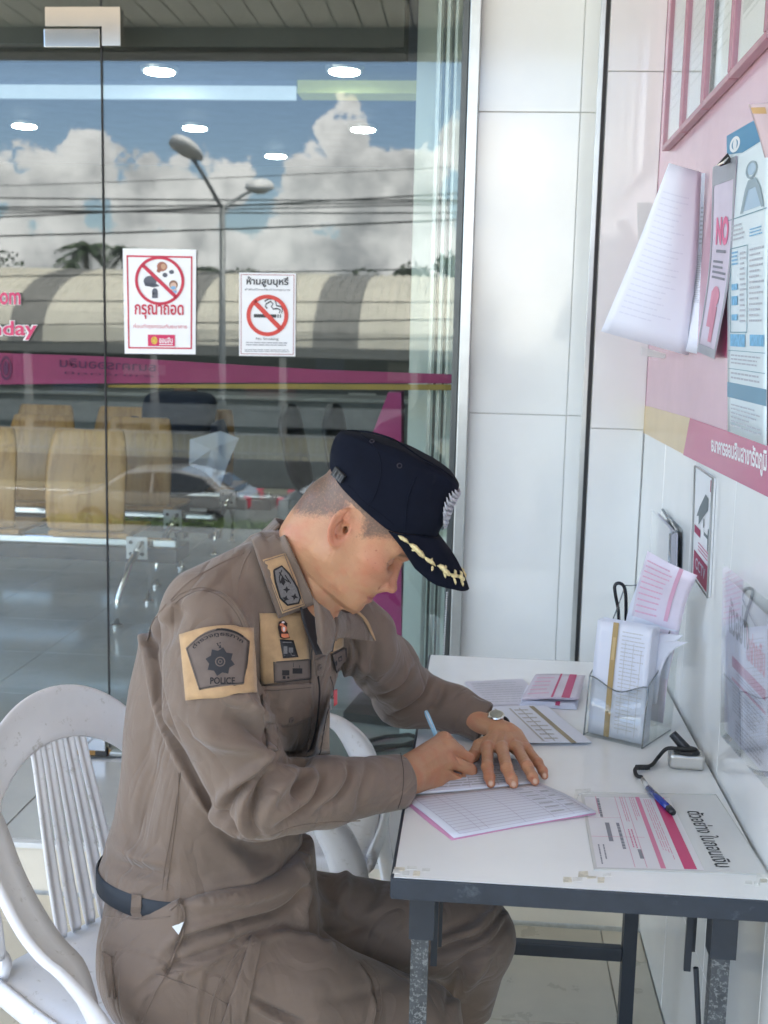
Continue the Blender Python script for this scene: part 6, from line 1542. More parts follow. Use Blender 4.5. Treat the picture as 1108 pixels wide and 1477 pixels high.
Rp = [Yp(662, 1084, 2.150), Yp(675, 1095, 2.135), Yp(679, 1111, 2.115), Yp(668, 1126, 2.098)]
Rt = [Yp(668, 1110, 2.155), Yp(660, 1118, 2.150), Yp(655, 1124, 2.130), Yp(646, 1132, 2.112)]
penT = T(654, 1120, .004); 
def rhand(P):
    f = None
    for k in range(4):
        r = (.0112, .0116, .0110, .0098)[k]; mid = Rp[k].lerp(Rt[k], .5) + Vector((.004, .004, -.002))
        g_ = finger(P, [Rm[k], Rp[k], mid, Rt[k]], [r*1.25, r*1.05, r*.98, r*.85]); f = g_ if f is None else smin(f, g_, .0028)
    pal = None
    for k in range(4):
        s_ = RWr + (Rm[k] - RWr)*.15 + Vector((0, (.014, .006, -.004, -.012)[k], (.006, .005, -.002, -.010)[k])); c = cone(P, s_, Rm[k] + Vector((-.004, 0, -.004)), .021, .0155); pal = c if pal is None else smin(pal, c, .014)
    f = smin(f, pal, .010)
    th_ = finger(P, [RWr + Vector((.02, .03, -.012)), Yp(632, 1100, 2.155), Yp(655, 1098, 2.172), Yp(669, 1106, 2.165)], [.019, .016, .0125, .0095]); f = smin(f, th_, .008)
    heel = ellipsoid(P, Yp(612, 1128, 2.055), (.036, .022, .018)); f = smin(f, heel, .012)
    d = A3(Wn) - A3(En); d /= np.linalg.norm(d)
    f = smin(f, cone(P, A3(Wn) - d*.07, RWr + Vector((.006, .006, 0)), .033, .0265), .016)
    return f
pts_ = Rm + Rp + Rt + [RWr]; rlo = [min(v[i] for v in pts_) - .035 for i in range(3)]; rhi = [max(v[i] for v in pts_) + .04 for i in range(3)]
rlo[0] = Wn.x - .05; rlo[1] = Wn.y - .06; rlo[2] = ZT + .004
Pr, Qr = nets(rhand, rlo, rhi, .0018); Pr = smooth(Pr, Qr, 1, .4)
hand_f = [
 ([(641, 1066), (620, 1080), (596, 1100)], 3.0, .0011, 'r'), ([(650, 1080), (625, 1095), (600, 1112)], 3.0, .0011, 'r'), ([(648, 1098), (625, 1110), (600, 1122)], 3.0, .0009, 'r'),
 ([(636, 1062), (638, 1070), (646, 1072)], 1.8, .0010, 'g'), ([(655, 1086), (662, 1098), (664, 1104)], 2.0, .0022, 'g'), ([(660, 1104), (668, 1107)], 2, .0016, 'g'), ([(650, 1110), (664, 1118), (672, 1119)], 2.0, .0022, 'g'),
 ([(706, 1076), (712, 1064), (720, 1054)], 2.2, .0010, 'r'), ([(726, 1077), (727, 1064), (728, 1054)], 2.2, .0011, 'r'), ([(746, 1077), (741, 1064), (735, 1054)], 2.2, .0011, 'r'), ([(760, 1080), (750, 1066), (740, 1056)], 2.2, .0009, 'r'),
]
for k in range(4):
    x, y = proj(Lp[k]); hand_f += [([(x - 5, y - 2), (x + 5, y - 2)], 1.1, .0010, 'g!'), ([(x - 5, y + 1), (x + 5, y + 1)], 1.1, .0010, 'g!')]
    x, y = proj(Ld[k]); hand_f += [([(x - 4, y), (x + 4, y)], 1.0, .0009, 'g!')]
Pl = sculpt(Pl, Ql, hand_f); Pr = sculpt(Pr, Qr, hand_f)
EZ = lambda *q: [(380 + u/3.4625, 580 + v/3.4625) for u, v in q]
face_f = [(EZ((478, 585), (470, 553), (448, 540), (420, 552), (402, 580), (390, 625), (384, 665)), 1.5, .0026, 'g'), (EZ((462, 590), (440, 575), (420, 592), (408, 622)), 1.5, .0014, 'r'), (EZ((430, 612), (412, 640), (400, 662)), 2.6, .0030, 'g'), (EZ((438, 632), (430, 655)), 1.6, .0014, 'r'), (EZ((345, 640), (352, 690), (372, 712)), 2.0, .0016, 'g'), ([(553, 808), (558, 812), (564, 812), (568, 809)], 1.0, .0013, 'g'), ([(550, 803), (557, 801), (565, 803)], 1.2, .0007, 'g'), ([(552, 817), (558, 820), (564, 818)], 1.6, .0007, 'g'),
 ([(546, 842), (539, 850), (534, 858)], 2.4, .0006, 'g'), ([(527, 855), (529, 858), (533, 860)], 1.5, .0008, 'g'), ([(484, 800), (492, 830), (505, 850), (516, 866)], 6, .0016, 'g'), ([(520, 800), (532, 812), (545, 822)], 7, .0014, 'r'), ([(560, 822), (552, 832), (545, 840)], 3, .0007, 'g'), ([(540, 800), (545, 803), (551, 803)], .9, .0006, 'g'), ([(541, 808), (546, 808), (551, 806)], .9, .0005, 'g'), ([(436, 790), (452, 830), (460, 860)], 7, .0020, 'g'), ([(412, 770), (424, 800), (440, 832)], 4, .0012, 'g')]
Ph = sculpt(Ph, Qh, face_f)
# hidden trunk inside the clothes, so that the body is one figure
def trunk(P):
    f = torso_f(P, -.05, at(400, 800, Y=1.93).z)
    for a, b, r0, r1 in ((Sn, En, .04, .035), (En, Wn, .035, .026), (Sf, Ef, .04, .035), (Ef, Wf, .035, .024), (Hn, Kn, .07, .05), (Hf, Kf, .07, .05), (Kf, Ff, .045, .035), (at(430, 845, Y=1.95), at(400, 900, Y=1.94), .05, .06)): f = smin(f, cone(P, a, b, r0, r1), .02)
    return f
Pb, Qb = nets(trunk, (-.72, 1.6, .3), (.12, 2.5, 1.28), .014)
nb = [0, len(Ph), len(Ph) + len(Pl), len(Ph) + len(Pl) + len(Pr)]
PB = np.concatenate([Ph, Pl, Pr, Pb]); QB = np.concatenate([Qh, Ql + nb[1], Qr + nb[2], Qb + nb[3]])
skin = mat('warm brown skin', (.50, .262, .145), .46, var=.07, vs=18, bump=.14, bs=520, sss=.22, spec=.45)
def skin_nodes(m):
    n = m.node_tree.nodes; l = m.node_tree.links; b = n['Principled BSDF']; src = b.inputs['Base Color'].links[0].from_socket
    def mixc(src, col, fac_sock, amt=1.0):
        x = n.new('ShaderNodeMix'); x.data_type = 'RGBA'; mu = n.new('ShaderNodeMath'); mu.operation = 'MULTIPLY'; mu.use_clamp = True; l.new(fac_sock, mu.inputs[0]); mu.inputs[1].default_value = amt
        l.new(mu.outputs[0], x.inputs['Factor']); l.new(src, x.inputs['A']); x.inputs['B'].default_value = (*col, 1); return x.outputs['Result']
    def A(nm): a = n.new('ShaderNodeAttribute'); a.attribute_name = nm; return a.outputs['Fac']
    t = n.new('ShaderNodeTexCoord')
    src = mixc(src, (.50, .17, .11), A('flush'), .75)
    # freckles and small marks
    v = n.new('ShaderNodeTexNoise'); v.inputs['Scale'].default_value = 170; v.inputs['Detail'].default_value = 2; l.new(t.outputs['Object'], v.inputs['Vector'])
    mr = n.new('ShaderNodeMapRange'); l.new(v.outputs['Fac'], mr.inputs[0]); mr.inputs[1].default_value = .66; mr.inputs[2].default_value = .74
    mu = n.new('ShaderNodeMath'); mu.operation = 'MULTIPLY'; l.new(mr.outputs[0], mu.inputs[0]); l.new(A('mark'), mu.inputs[1]); src = mixc(src, (.30, .10, .06), mu.outputs[0], .8)
    w2 = n.new('ShaderNodeTexNoise'); w2.inputs['Scale'].default_value = 34; w2.inputs['Detail'].default_value = 4; l.new(t.outputs['Object'], w2.inputs['Vector'])
    mr2 = n.new('ShaderNodeMapRange'); l.new(w2.outputs['Fac'], mr2.inputs[0]); mr2.inputs[1].default_value = .46; mr2.inputs[2].default_value = .68; src = mixc(src, (.50, .17, .10), mr2.outputs[0], .5)
    src = mixc(src, (.42, .13, .11), A('lip'), .65)
    # clipped hair: speckle whose density follows the attribute
    h = n.new('ShaderNodeTexNoise'); h.inputs['Scale'].default_value = 240; h.inputs['Detail'].default_value = 3; h.inputs['Roughness'].default_value = .8; l.new(t.outputs['Object'], h.inputs['Vector'])
    ad = n.new('ShaderNodeMath'); ad.operation = 'ADD'; l.new(h.outputs['Fac'], ad.inputs[0]); hh = A('hair'); l.new(hh, ad.inputs[1])
    m2 = n.new('ShaderNodeMapRange'); l.new(ad.outputs[0], m2.inputs[0]); m2.inputs[1].default_value = .78; m2.inputs[2].default_value = 1.25
    src = mixc(src, (.075, .062, .055), m2.outputs[0], .8)
    src = mixc(src, (.025, .018, .015), A('brow'), .85)
    l.new(src, b.inputs['Base Color'])
skin_nodes(skin); add_crease_bump(skin, 120, .5, .0016); add_ridges(skin, 70, .35, .004)
body = mesh('body', PB, QB, skin, officer, smooth=True)
hp_ = ((PB - HOn) @ HM.T)/KS; x, y, z = hp_[:, 0], np.abs(hp_[:, 1]), hp_[:, 2]; ish = np.arange(len(PB)) < nb[1]
lineh = np.interp(x, [-.12, -.085, -.055, -.03, -.012, .01, .03, .05, .07], [-.055, -.045, -.020, .008, .030, .030, .010, .030, .045])
hair = sstep(z - lineh, -.022, .022)*ish*.75; hair *= 1 - sstep(y, .070, .078)*np.exp(-((x + .012)/.02)**2)*(z < .045)
side_b = np.exp(-((x - .022)/.010)**2)*sstep(z, -.03, .01)*(y > .055)*ish*.35; hair = np.maximum(hair, side_b)
hair = np.maximum(hair, (.20*np.exp(-((x - .10)/.02)**2)*np.exp(-((z + .052)/.008)**2) + .22*np.exp(-((z + .095)/.018)**2)*(x > .03))*ish)
attr(body, 'hair', hair)
flush = (np.exp(-(((x - .078)/.03)**2 + ((z + .012)/.028)**2))*.9 + np.exp(-(((x - .125)/.015)**2 + ((z + .028)/.014)**2)) + .8*sstep(y, .068, .075)*np.exp(-(((x + .01)/.026)**4 + ((z + .002)/.036)**4)))*ish*.8
isl = (np.arange(len(PB)) >= nb[1]) & (np.arange(len(PB)) < nb[3]); fl2 = np.zeros(len(PB))
for j in Lp + Ld + Rm + Rp + Lt: fl2 = np.maximum(fl2, .6*np.exp(-(np.linalg.norm(PB - A3(j), axis=1)/.011)**2))
attr(body, 'flush', np.clip(flush + fl2*isl, 0, 1)); attr(body, 'mark', np.clip(ish*np.exp(-(((x - .06)/.045)**2 + ((z - .0)/.045)**2)), 0, 1))
attr(body, 'lip', ish*np.exp(-(((z - ST[1])/.0085)**2))*(x > MC[0] - .001)*(y < .024))
browa = .75*np.exp(-((z - (EY[1] + .026 + .003*np.sin(y*80)))/.0042)**2)*(x > .07)*(y > .012)*(y < .052)*ish; lash = np.exp(-((z - (EY[1] - .0065))/.0014)**2)*(x > EY[0] - .006)*(y > .020)*(y < .046)*ish*.85
attr(body, 'brow', np.clip(browa + lash, 0, 1))
bvB = build_bvh(PB, QB)
# ------------------------------------------------ things worn: details laid on the cloth
csr, ctr, cbd = caster(bvS), caster(bvT), caster(bvB)
z6 = lambda u, v: (140 + u/2.638, 740 + v/2.638)
z7 = lambda u, v: (360 + u/5.54, 860 + v/5.54)
z2 = lambda u, v: (u/2.77, 970 + v/2.77)
z5 = lambda u, v: (380 + u/3.4625, 580 + v/3.4625)
def onc(zf_, d, c=None): c = c or csr; return lambda u, v: c(*zf_(u, v), d)
def cgrid(name, quad, d, m, parent, zf_=lambda u, v: (u, v), n=12, th=.0014, top=0.0, c=None, edge=None, bottom=0.0):
    """quad: TL, TR, BR, BL; top / bottom: outward bulge of these edges in the units of the quad"""
    c = c or csr; q = [np.array(p, float) for p in quad]; V = []
    for j in range(n + 1):
        for i in range(n + 1):
            u, v = i/n, j/n; p = q[0]*(1-u)*(1-v) + q[1]*u*(1-v) + q[2]*u*v + q[3]*(1-u)*v
            p = p + np.array([0, -top*(1-v)*4*u*(1-u) + bottom*v*4*u*(1-u)]); x_, y_ = zf_(*p); V.append(c(x_, y_, d))
    # even out stray depths
    A = np.array([tuple(p) for p in V]).reshape(n+1, n+1, 3); dd = np.linalg.norm(A - np.array(CAM), axis=2); md = np.median(dd)
    dirs = (A - np.array(CAM))/dd[..., None]
    for _ in range(2):
        pad = np.pad(dd, 1, mode='edge'); dd = .5*dd + .125*(pad[:-2, 1:-1] + pad[2:, 1:-1] + pad[1:-1, :-2] + pad[1:-1, 2:])
    A = np.array(CAM) + dirs*dd[..., None]
    F_ = [(j*(n+1)+i, (j+1)*(n+1)+i, (j+1)*(n+1)+i+1, j*(n+1)+i+1) for j in range(n) for i in range(n)]
    o = mesh(name, A.reshape(-1, 3), F_, m, parent, smooth=True); s = o.modifiers.new('s', 'SOLIDIFY'); s.thickness = th; s.offset = 0
    return o, build_bvh(A.reshape(-1, 3), np.array(F_))
def seam(name, pts, w, d, m, parent, zf_=lambda u, v: (u, v), c=None, r=None):
    c = c or csr; P_ = [c(*zf_(*p), d) for p in spl(pts, 6)]
    return MB().tube(P_, r or w, 6).build(name, m, parent, smooth=True)
tan = mat('tan suede backing', (.50, .32, .17), .85, var=.14, vs=45, bump=.3, bs=700, sheen=.3)
thread = mat('black embroidery', (.018, .016, .018), .75, var=.2, vs=300, bump=.4, bs=1500)
greyt = mat('grey embroidery', (.20, .19, .19), .7, var=.2, vs=300, bump=.4, bs=1500)
taupe2 = mat('taupe patch cloth', (.17, .13, .11), .8, var=.1, vs=60, bump=.3, bs=1300)
def layer(name, shapes, base, d, m, parent, zf_): return printed(name, shapes, lambda u, v: base(*zf_(u, v), d), m, parent)
def arc_text(s, pts, h, bold):
    """letters set along a curve (in study pixels), h = height"""
    v, f = text2d(s, bold); lo, hi = v.min(0), v.max(0); P_ = [np.array(p) for p in spl(pts, 10)]
    Ls = np.r_[0, np.cumsum([np.linalg.norm(P_[i+1] - P_[i]) for i in range(len(P_)-1)])]; out = []
    for x_, y_ in v:
        s_ = (x_ - lo[0])/(hi[0] - lo[0])*Ls[-1]; i = min(np.searchsorted(Ls, s_, side='right') - 1, len(P_) - 2); t = (s_ - Ls[i])/(Ls[i+1] - Ls[i])
        p = P_[i]*(1-t) + P_[i+1]*t; tg = (P_[i+1] - P_[i]); tg /= np.linalg.norm(tg); nn = np.array([tg[1], -tg[0]]); out.append(p + nn*((y_ - lo[1])/(hi[1] - lo[1])*h))
    return np.array(out), f
def star2(cu, cv, R, r, n, rot=0):
    return poly2([(cu + (R if k % 2 == 0 else r)*math.cos(rot + math.pi*k/n), cv + (R if k % 2 == 0 else r)*math.sin(rot + math.pi*k/n)) for k in range(2*n)])
# sleeve patch
o_, bv = cgrid('sleeve_patch', [(320, 463), (586, 440), (600, 685), (343, 713)], .0045, tan, shirt, z6, top=22)
cp_ = caster(bv, lambda x, y: csr(x, y, .003))
o2, bv2 = cgrid('patch_shield', [(340, 515), (578, 487), (556, 652), (390, 672)], .0016, taupe2, o_, z6, top=62, c=cp_, n=14)
cp2 = caster(bv2, cp_)
layer('shield_border', [stroke2([tuple(p) for p in spl([(340, 515), (395, 466), (460, 443), (525, 455), (579, 488)], 6)], 8), stroke2([(579, 488), (571, 570), (557, 650)], 8), stroke2([(557, 650), (480, 656), (390, 672)], 9), stroke2([(390, 672), (364, 590), (340, 515)], 8)], cp2, .0014, thread, o2, z6)
layer('shield_words', [arc_text('ตำรวจภูธรภาค', [(374, 521), (410, 489), (460, 472), (510, 478), (548, 500)], 20, .012), textfit('๙', 452, 508, 470, 492, .02), textfit('POLICE', 431, 652, 524, 626, .02)], cp2, .0016, thread, o2, z6)
layer('shield_star', [fan2([(468 + (56 if k % 2 == 0 else 42)*math.cos(.2 + math.pi*k/8), 566 + (56 if k % 2 == 0 else 42)*math.sin(.2 + math.pi*k/8)) for k in range(16)]), poly2([(462, 515), (468, 500), (474, 515)])], cp2, .0014, mat('dark star embroidery', (.03, .03, .035), .7, bump=.4, bs=1500), o2, z6)
layer('star_ring', [ring2(468, 566, 19, 19, 4, 24), ring2(468, 566, 8, 8, 3, 16)], cp2, .0019, taupe2, o2, z6)
# breast panel, pocket, name tags
o_, bv = cgrid('breast_backing', [(72, 135), (445, 130), (478, 655), (92, 702)], .0020, tan, shirt, z7, n=10)
cb = caster(bv, lambda x, y: csr(x, y, .003))
o2, bv2 = cgrid('name_tag', [(186, 522), (474, 502), (480, 655), (196, 690)], .0014, taupe2, shirt, z7, n=8, c=cb); ct_ = caster(bv2, cb)
layer('tag_border', [stroke2([(188, 524), (474, 504)], 11), stroke2([(474, 504), (480, 655)], 11), stroke2([(480, 655), (197, 688)], 11), stroke2([(197, 688), (188, 524)], 11)], ct_, .0010, thread, o2, z7)
layer('tag_blocks', [rect2(258, 590, 315, 632), rect2(262, 636, 285, 660), rect2(298, 640, 315, 658), rect2(340, 575, 418, 618), stroke2([(347, 530), (347, 566)], 4), stroke2([(396, 552), (398, 575)], 4)], ct_, .0011, thread, o2, z7)
o2, bv2 = cgrid('unit_tag', [(236, 345), (345, 352), (384, 486), (262, 496)], .0016, mat('black woven tag', (.03, .03, .035), .6, var=.3, vs=200), shirt, z7, n=5, c=cb); ct_ = caster(bv2, cb)
layer('tag_threads', [rect2(262, 365, 335, 372), rect2(270, 400, 300, 460), rect2(310, 410, 345, 450), stroke2([(325, 450), (332, 470)], 5), rect2(275, 470, 360, 476)], ct_, .0010, greyt, o2, z7)
bd1 = printed('enamel_badge', [poly2([(222, 200), (262, 190), (290, 215), (285, 260), (310, 335), (262, 342), (232, 330), (215, 250)])], lambda u, v: cb(*z7(u, v), .0045), mat('enamel badge rim', (.08, .06, .06), .3, metal=.6), shirt)
layer('badge_colours', [ell2(258, 258, 22, 30, 14), poly2([(236, 300), (292, 300), (300, 328), (262, 334), (238, 325)]), ell2(240, 225, 16, 12, 10)], cb, .0060, mat('coral enamel', (.75, .25, .14), .25, coat=.5), bd1, z7)
layer('badge_centre', [ell2(256, 262, 10, 20, 12), ell2(250, 205, 13, 8, 10)], cb, .0066, mat('pearl enamel', (.80, .68, .66), .2, coat=.5), bd1, z7)
o3, bv3 = cgrid('pocket_flap', [(82, 712), (490, 690), (492, 948), (108, 1000)], .0042, cloth, shirt, z7, n=12, th=.003, bottom=52); cf_ = caster(bv3, lambda x, y: csr(x, y, .005))
seam('flap_stitch', [(100, 755), (290, 745), (486, 728)], .0005, .0016, thread, o3, z7, cf_)
o4, bv4 = cgrid('pocket_bag', [(116, 985), (478, 940), (474, 1235), (140, 1235)], .0022, cloth, shirt, z7, n=10, th=.003)
cpk = caster(bv4, lambda x, y: csr(x, y, .003))
seam('pocket_pleat', [(218, 1040), (212, 1120), (216, 1225)], .001, .002, cloth, o4, z7, cpk)
btn = mat('taupe plastic button', (.13, .10, .085), .35, var=.1)
def button(x, y, d, parent, c, r=.0058):
    p = c(x, y, d); q = c(x, y, d + .0025); n_ = (q - p).normalized() if (q - p).length > 1e-6 else Vector((0, -1, 0))
    o = MB().tube([p, p + n_*.0022], [r, r*.9], 18).build('button', btn, parent); bevel(o, .0006)
    e = n_.orthogonal().normalized(); MB().tube([p + n_*.0024 + e*.0018, p + n_*.0024 - e*.0018], .0007, 6).build('button_thread', thread, o); return o
button(*z7(312, 975), .0072, shirt, csr)
# placket, tab and second tag
pl_, bvp = cgrid('placket', [(492, 380), (630, 400), (640, 1270), (455, 1290)], .0030, cloth, shirt, z7, n=14, th=.003); cpl = caster(bvp, lambda x, y: csr(x, y, .004))
seam('placket_edge', [(540, 640), (552, 760), (535, 960), (505, 1130), (462, 1280)], .0018, .0020, thread, pl_, z7, cpl)
seam('placket_seam', [(640, 640), (655, 780), (625, 960), (590, 1130), (560, 1260)], .0008, .0020, thread, pl_, z7, cpl)
o_, bv = cgrid('neck_tab', [(500, 505), (590, 462), (576, 640), (508, 628)], .0060, cloth, shirt, z7, n=6, th=.0025); button(*z7(525, 562), .0092, shirt, csr, .0065)
button(*z7(553, 1005), .0062, shirt, csr, .005)
o_, bv = cgrid('breast_backing', [(625, 385), (735, 262), (742, 400), (636, 455)], .003, tan, shirt, z7, n=5)
o2, bv2 = cgrid('name_tag', [(640, 462), (765, 402), (772, 530), (676, 612)], .0045, taupe2, shirt, z7, n=6); ct_ = caster(bv2, lambda x, y: csr(x, y, .005))
layer('tag_border', [stroke2([(641, 464), (765, 404)], 9), stroke2([(765, 404), (772, 530)], 9), stroke2([(772, 530), (676, 610)], 9), stroke2([(676, 610), (641, 464)], 9)], ct_, .0010, thread, o2, z7)
layer('tag_blocks', [poly2([(665, 525), (695, 508), (698, 545), (670, 560)]), poly2([(703, 490), (732, 472), (736, 512), (708, 525)])], ct_, .0011, thread, o2, z7)
o2, bv2 = cgrid('red_tag', [(672, 752), (702, 742), (702, 862), (674, 880)], .0055, mat('dark red tag', (.28, .03, .04), .5), shirt, z7, n=4, th=.002)
seam('tag_edge', [(654, 758), (648, 830), (652, 905)], .0016, .006, greyt, shirt, z7)
# seams of the shirt
for nm, pts, r in (('armhole_seam', [(248, 868), (262, 856), (290, 847), (320, 855), (345, 880), (360, 915), (368, 960)], .0011), ('yoke_seam', [(345, 835), (352, 812), (362, 795)], .0010), ('shoulder_seam', [(246, 866), (275, 838), (320, 812), (352, 798)], .0009), ('side_seam', [(258, 1115), (256, 1160), (250, 1210), (245, 1245), (240, 1283)], .0009), ('back_pleat', [(212, 925), (222, 895), (240, 872)], .0014), ('cuff_placket', [(390, 1206), (425, 1192), (470, 1186), (520, 1184)], .0010)):
    seam(nm, pts, r, .0006, cloth, shirt)
for nm, pts in (('stitch_line', [(252, 872), (265, 861), (290, 852), (317, 860), (341, 885), (355, 917)]), ('stitch_line', [(262, 1105), (254, 1160), (246, 1210), (239, 1245), (234, 1284)])):
    seam(nm, pts, .0006, .0002, mat('stitch thread taupe', (.10, .072, .055), .8), shirt)
# cuffs
def cuff(p0, p1, r0, r1, parent, nm, flare=.0):
    p0, p1 = Vector(p0), Vector(p1); ax_ = (p1 - p0).normalized(); e = ax_.orthogonal().normalized(); g_ = ax_.cross(e); V = []; n = 40; prof = [(0, r0), (.12, r0 + .0022), (.5, (r0+r1)/2 + .002), (.93, r1 + .0022), (1, r1), (.98, r1 - .0028), (.5, r1 - .004)]
    for t, r in prof:
        for k in range(n):
            a_ = 2*math.pi*k/n; rr_ = r*(1 + .03*math.sin(2*a_ + 1) + .015*math.sin(5*a_ + t*3)); V.append(p0.lerp(p1, t) + (e*math.cos(a_) + g_*math.sin(a_))*rr_)
    return mesh(nm, V, [(i*n+k, i*n+(k+1) % n, (i+1)*n+(k+1) % n, (i+1)*n+k) for i in range(len(prof)-1) for k in range(n)], cloth, parent, smooth=True)
dn = (Wn - at(470, 1143, Y=1.85)).normalized(); c1_ = cuff(Wn - dn*.062, Wn + dn*.006, .0475, .0455, shirt, 'cuff')
df_ = (Wf - at(655, 1023, Y=2.35)).normalized(); c2_ = cuff(Wf - df_*.058, Wf + df_*.006, .0425, .0415, shirt, 'cuff')
bvc = build_bvh(np.array([tuple(v.co + ORG['person.001' if 'person.001' in ORG else officer.name]) for v in c1_.data.vertices]), [tuple(p.vertices) for p in c1_.data.polygons])
ccf = caster(bvc, lambda x, y: at(x, y, Y=1.9))
seam('cuff_stitch', [(528, 1092), (531, 1120), (527, 1150), (520, 1178)], .0005, .0006, thread, c1_, c=ccf)
seam('cuff_stitch', [(578, 1086), (582, 1115), (580, 1145), (574, 1166)], .0005, .0006, thread, c1_, c=ccf)
button(546, 1169, .0008, c1_, ccf, .005)

# collar
def colsheet(nm, rows, m, parent, th=.0035, n=12, d_=None):
    return curved(nm, rows, m, parent, th=th, nu=n, nv=n)
def dep(x, y, off):      # nearest of shirt and body, moved towards the camera
    r = ray(x, y); hs = [h for h in (bvS.ray_cast(CAM, r), bvB.ray_cast(CAM, r)) if h[0] is not None]
    t = min(((h[0] - CAM).length for h in hs), default=2.4) - off; return CAM + r*t
cst = at(425, 815, Y=1.93)
cl_, bvC = cgrid('collar', [(362, 777), (401, 750), (455, 871), (402, 892)], .013, cloth, shirt, n=16, th=.0035, c=dep)
cc_ = caster(bvC, lambda x, y: dep(x, y, .015))
o_, bv = cgrid('insignia_backing', [(628, 180), (715, 152), (793, 350), (702, 382)], .0024, tan, cl_, z6, n=6, c=cc_); ci_ = caster(bv, cc_)
layer('insignia', [fan2([(670, 218), (700, 202), (728, 232), (760, 285), (772, 322), (764, 342), (722, 350), (694, 322), (676, 262)])], ci_, .0016, greyt, o_, z6)
layer('insignia_border', [stroke2([(670, 218), (700, 202), (728, 232), (760, 285), (772, 322), (764, 342), (722, 350), (694, 322), (676, 262), (670, 218)], 7), star2(718, 291, 14, 6, 4), star2(714, 325, 13, 6, 4, .3), star2(748, 318, 15, 6, 4, .2), stroke2([(690, 225), (708, 250), (726, 262)], 4), stroke2([(700, 216), (690, 245), (694, 268)], 4), poly2([(700, 240), (714, 262), (706, 276), (694, 262)]), stroke2([(712, 236), (722, 252), (734, 268)], 4)], ci_, .0026, thread, o_, z6)
layer('backing_border', [stroke2([(634, 184), (712, 159), (785, 347), (706, 374), (634, 184)], 3)], ci_, .0014, taupe2, o_, z6)
# collar stand round the neck, open front leaf and far leaf
st_in = [at(x, y, Y=Y) for x, y, Y in ((404, 757, 1.90), (398, 748, 1.97), (412, 752, 2.03), (445, 775, 2.06), (478, 828, 2.05))]
st_lo = [at(x, y, Y=Y) for x, y, Y in ((372, 792, 1.89), (372, 775, 1.97), (395, 780, 2.05), (440, 812, 2.09), (476, 866, 2.07))]
curved('collar_stand', [st_in, st_lo], cloth, shirt, th=.004, nu=24, nv=3)
curved('collar', [[at(452, 862, Y=1.845), at(462, 872, Y=1.835), at(475, 882, Y=1.86)], [at(455, 890, Y=1.825), at(466, 905, Y=1.815), at(484, 905, Y=1.86)], [at(458, 928, Y=1.815), at(468, 945, Y=1.82), at(478, 938, Y=1.85)]], cloth, shirt, th=.003)
curved('collar', [[at(478, 872, Y=1.93), at(497, 884, Y=1.98), at(515, 883, Y=2.04)], [at(484, 895, Y=1.90), at(502, 905, Y=1.97), at(532, 903, Y=2.05)], [at(484, 925, Y=1.88), at(492, 920, Y=1.95), at(540, 925, Y=2.07)]], cloth, shirt, th=.003)
curved('insignia_backing', [[at(512, 882, Y=2.02), at(517, 881, Y=2.03)], [at(524, 893, Y=2.03), at(531, 897, Y=2.04)], [at(538, 918, Y=2.04), at(542, 924, Y=2.05)]], tan, shirt, th=.002)
curved('collar_shade', [[at(432, 868, Y=1.865), at(480, 880, Y=1.95)], [at(438, 900, Y=1.85), at(484, 910, Y=1.91)], [at(456, 945, Y=1.84), at(480, 940, Y=1.88)]], mat('dark collar shade', (.035, .032, .035), .8), shirt, th=.002)  # dark sheet standing in for the shadow inside the open collar
# belt, loop, trouser pockets
zbt, zbl = at(230, 1276, Y=1.80).z, at(230, 1307, Y=1.80).z
belt_m = mat('navy webbing belt', (.016, .022, .032), .6, var=.15, vs=30, bump=.3, bs=900)
V = []; n = 64; bc = [np.interp((zbt + zbl)/2, RG[:, 0], RG[:, k]) for k in range(1, 5)]
for (z_, g_) in ((zbl, -.001), (zbl + .003, .002), ((zbt+zbl)/2, .0025), (zbt - .003, .002), (zbt, -.001)):
    for k in range(n):
        a_ = 2*math.pi*k/n; c_, s_ = math.cos(a_), math.sin(a_); u_ = math.copysign(abs(c_)**(2/2.4), c_)*(bc[2] + g_); v_ = math.copysign(abs(s_)**(2/2.4), s_)*(bc[3] + g_)
        V.append((bc[0] + lat[0]*u_ + fwd[0]*v_, bc[1] + lat[1]*u_ + fwd[1]*v_, z_))
bo = mesh('belt', V, [(i*n+k, i*n+(k+1) % n, (i+1)*n+(k+1) % n, (i+1)*n+k) for i in range(4) for k in range(n)], belt_m, officer, smooth=True)
bvb = build_bvh(np.array(V), [tuple(p.vertices) for p in bo.data.polygons]); cbl = caster(bvb, lambda x, y: ctr(x, y, .004))
bl_ = [cbl(x, y, .004) for x, y in ((198, 1282), (199, 1294), (199, 1306))] + [ctr(200, 1318, .006), ctr(201, 1324, .004)]
V = []
for p in bl_: V += [p + Vector((-.0085, 0, 0)), p + Vector((.0085, 0, 0))]
o_ = mesh('belt_loop', V, [(2*i, 2*i+1, 2*i+3, 2*i+2) for i in range(4)], cloth, trousers); s_ = o_.modifiers.new('s', 'SOLIDIFY'); s_.thickness = .003
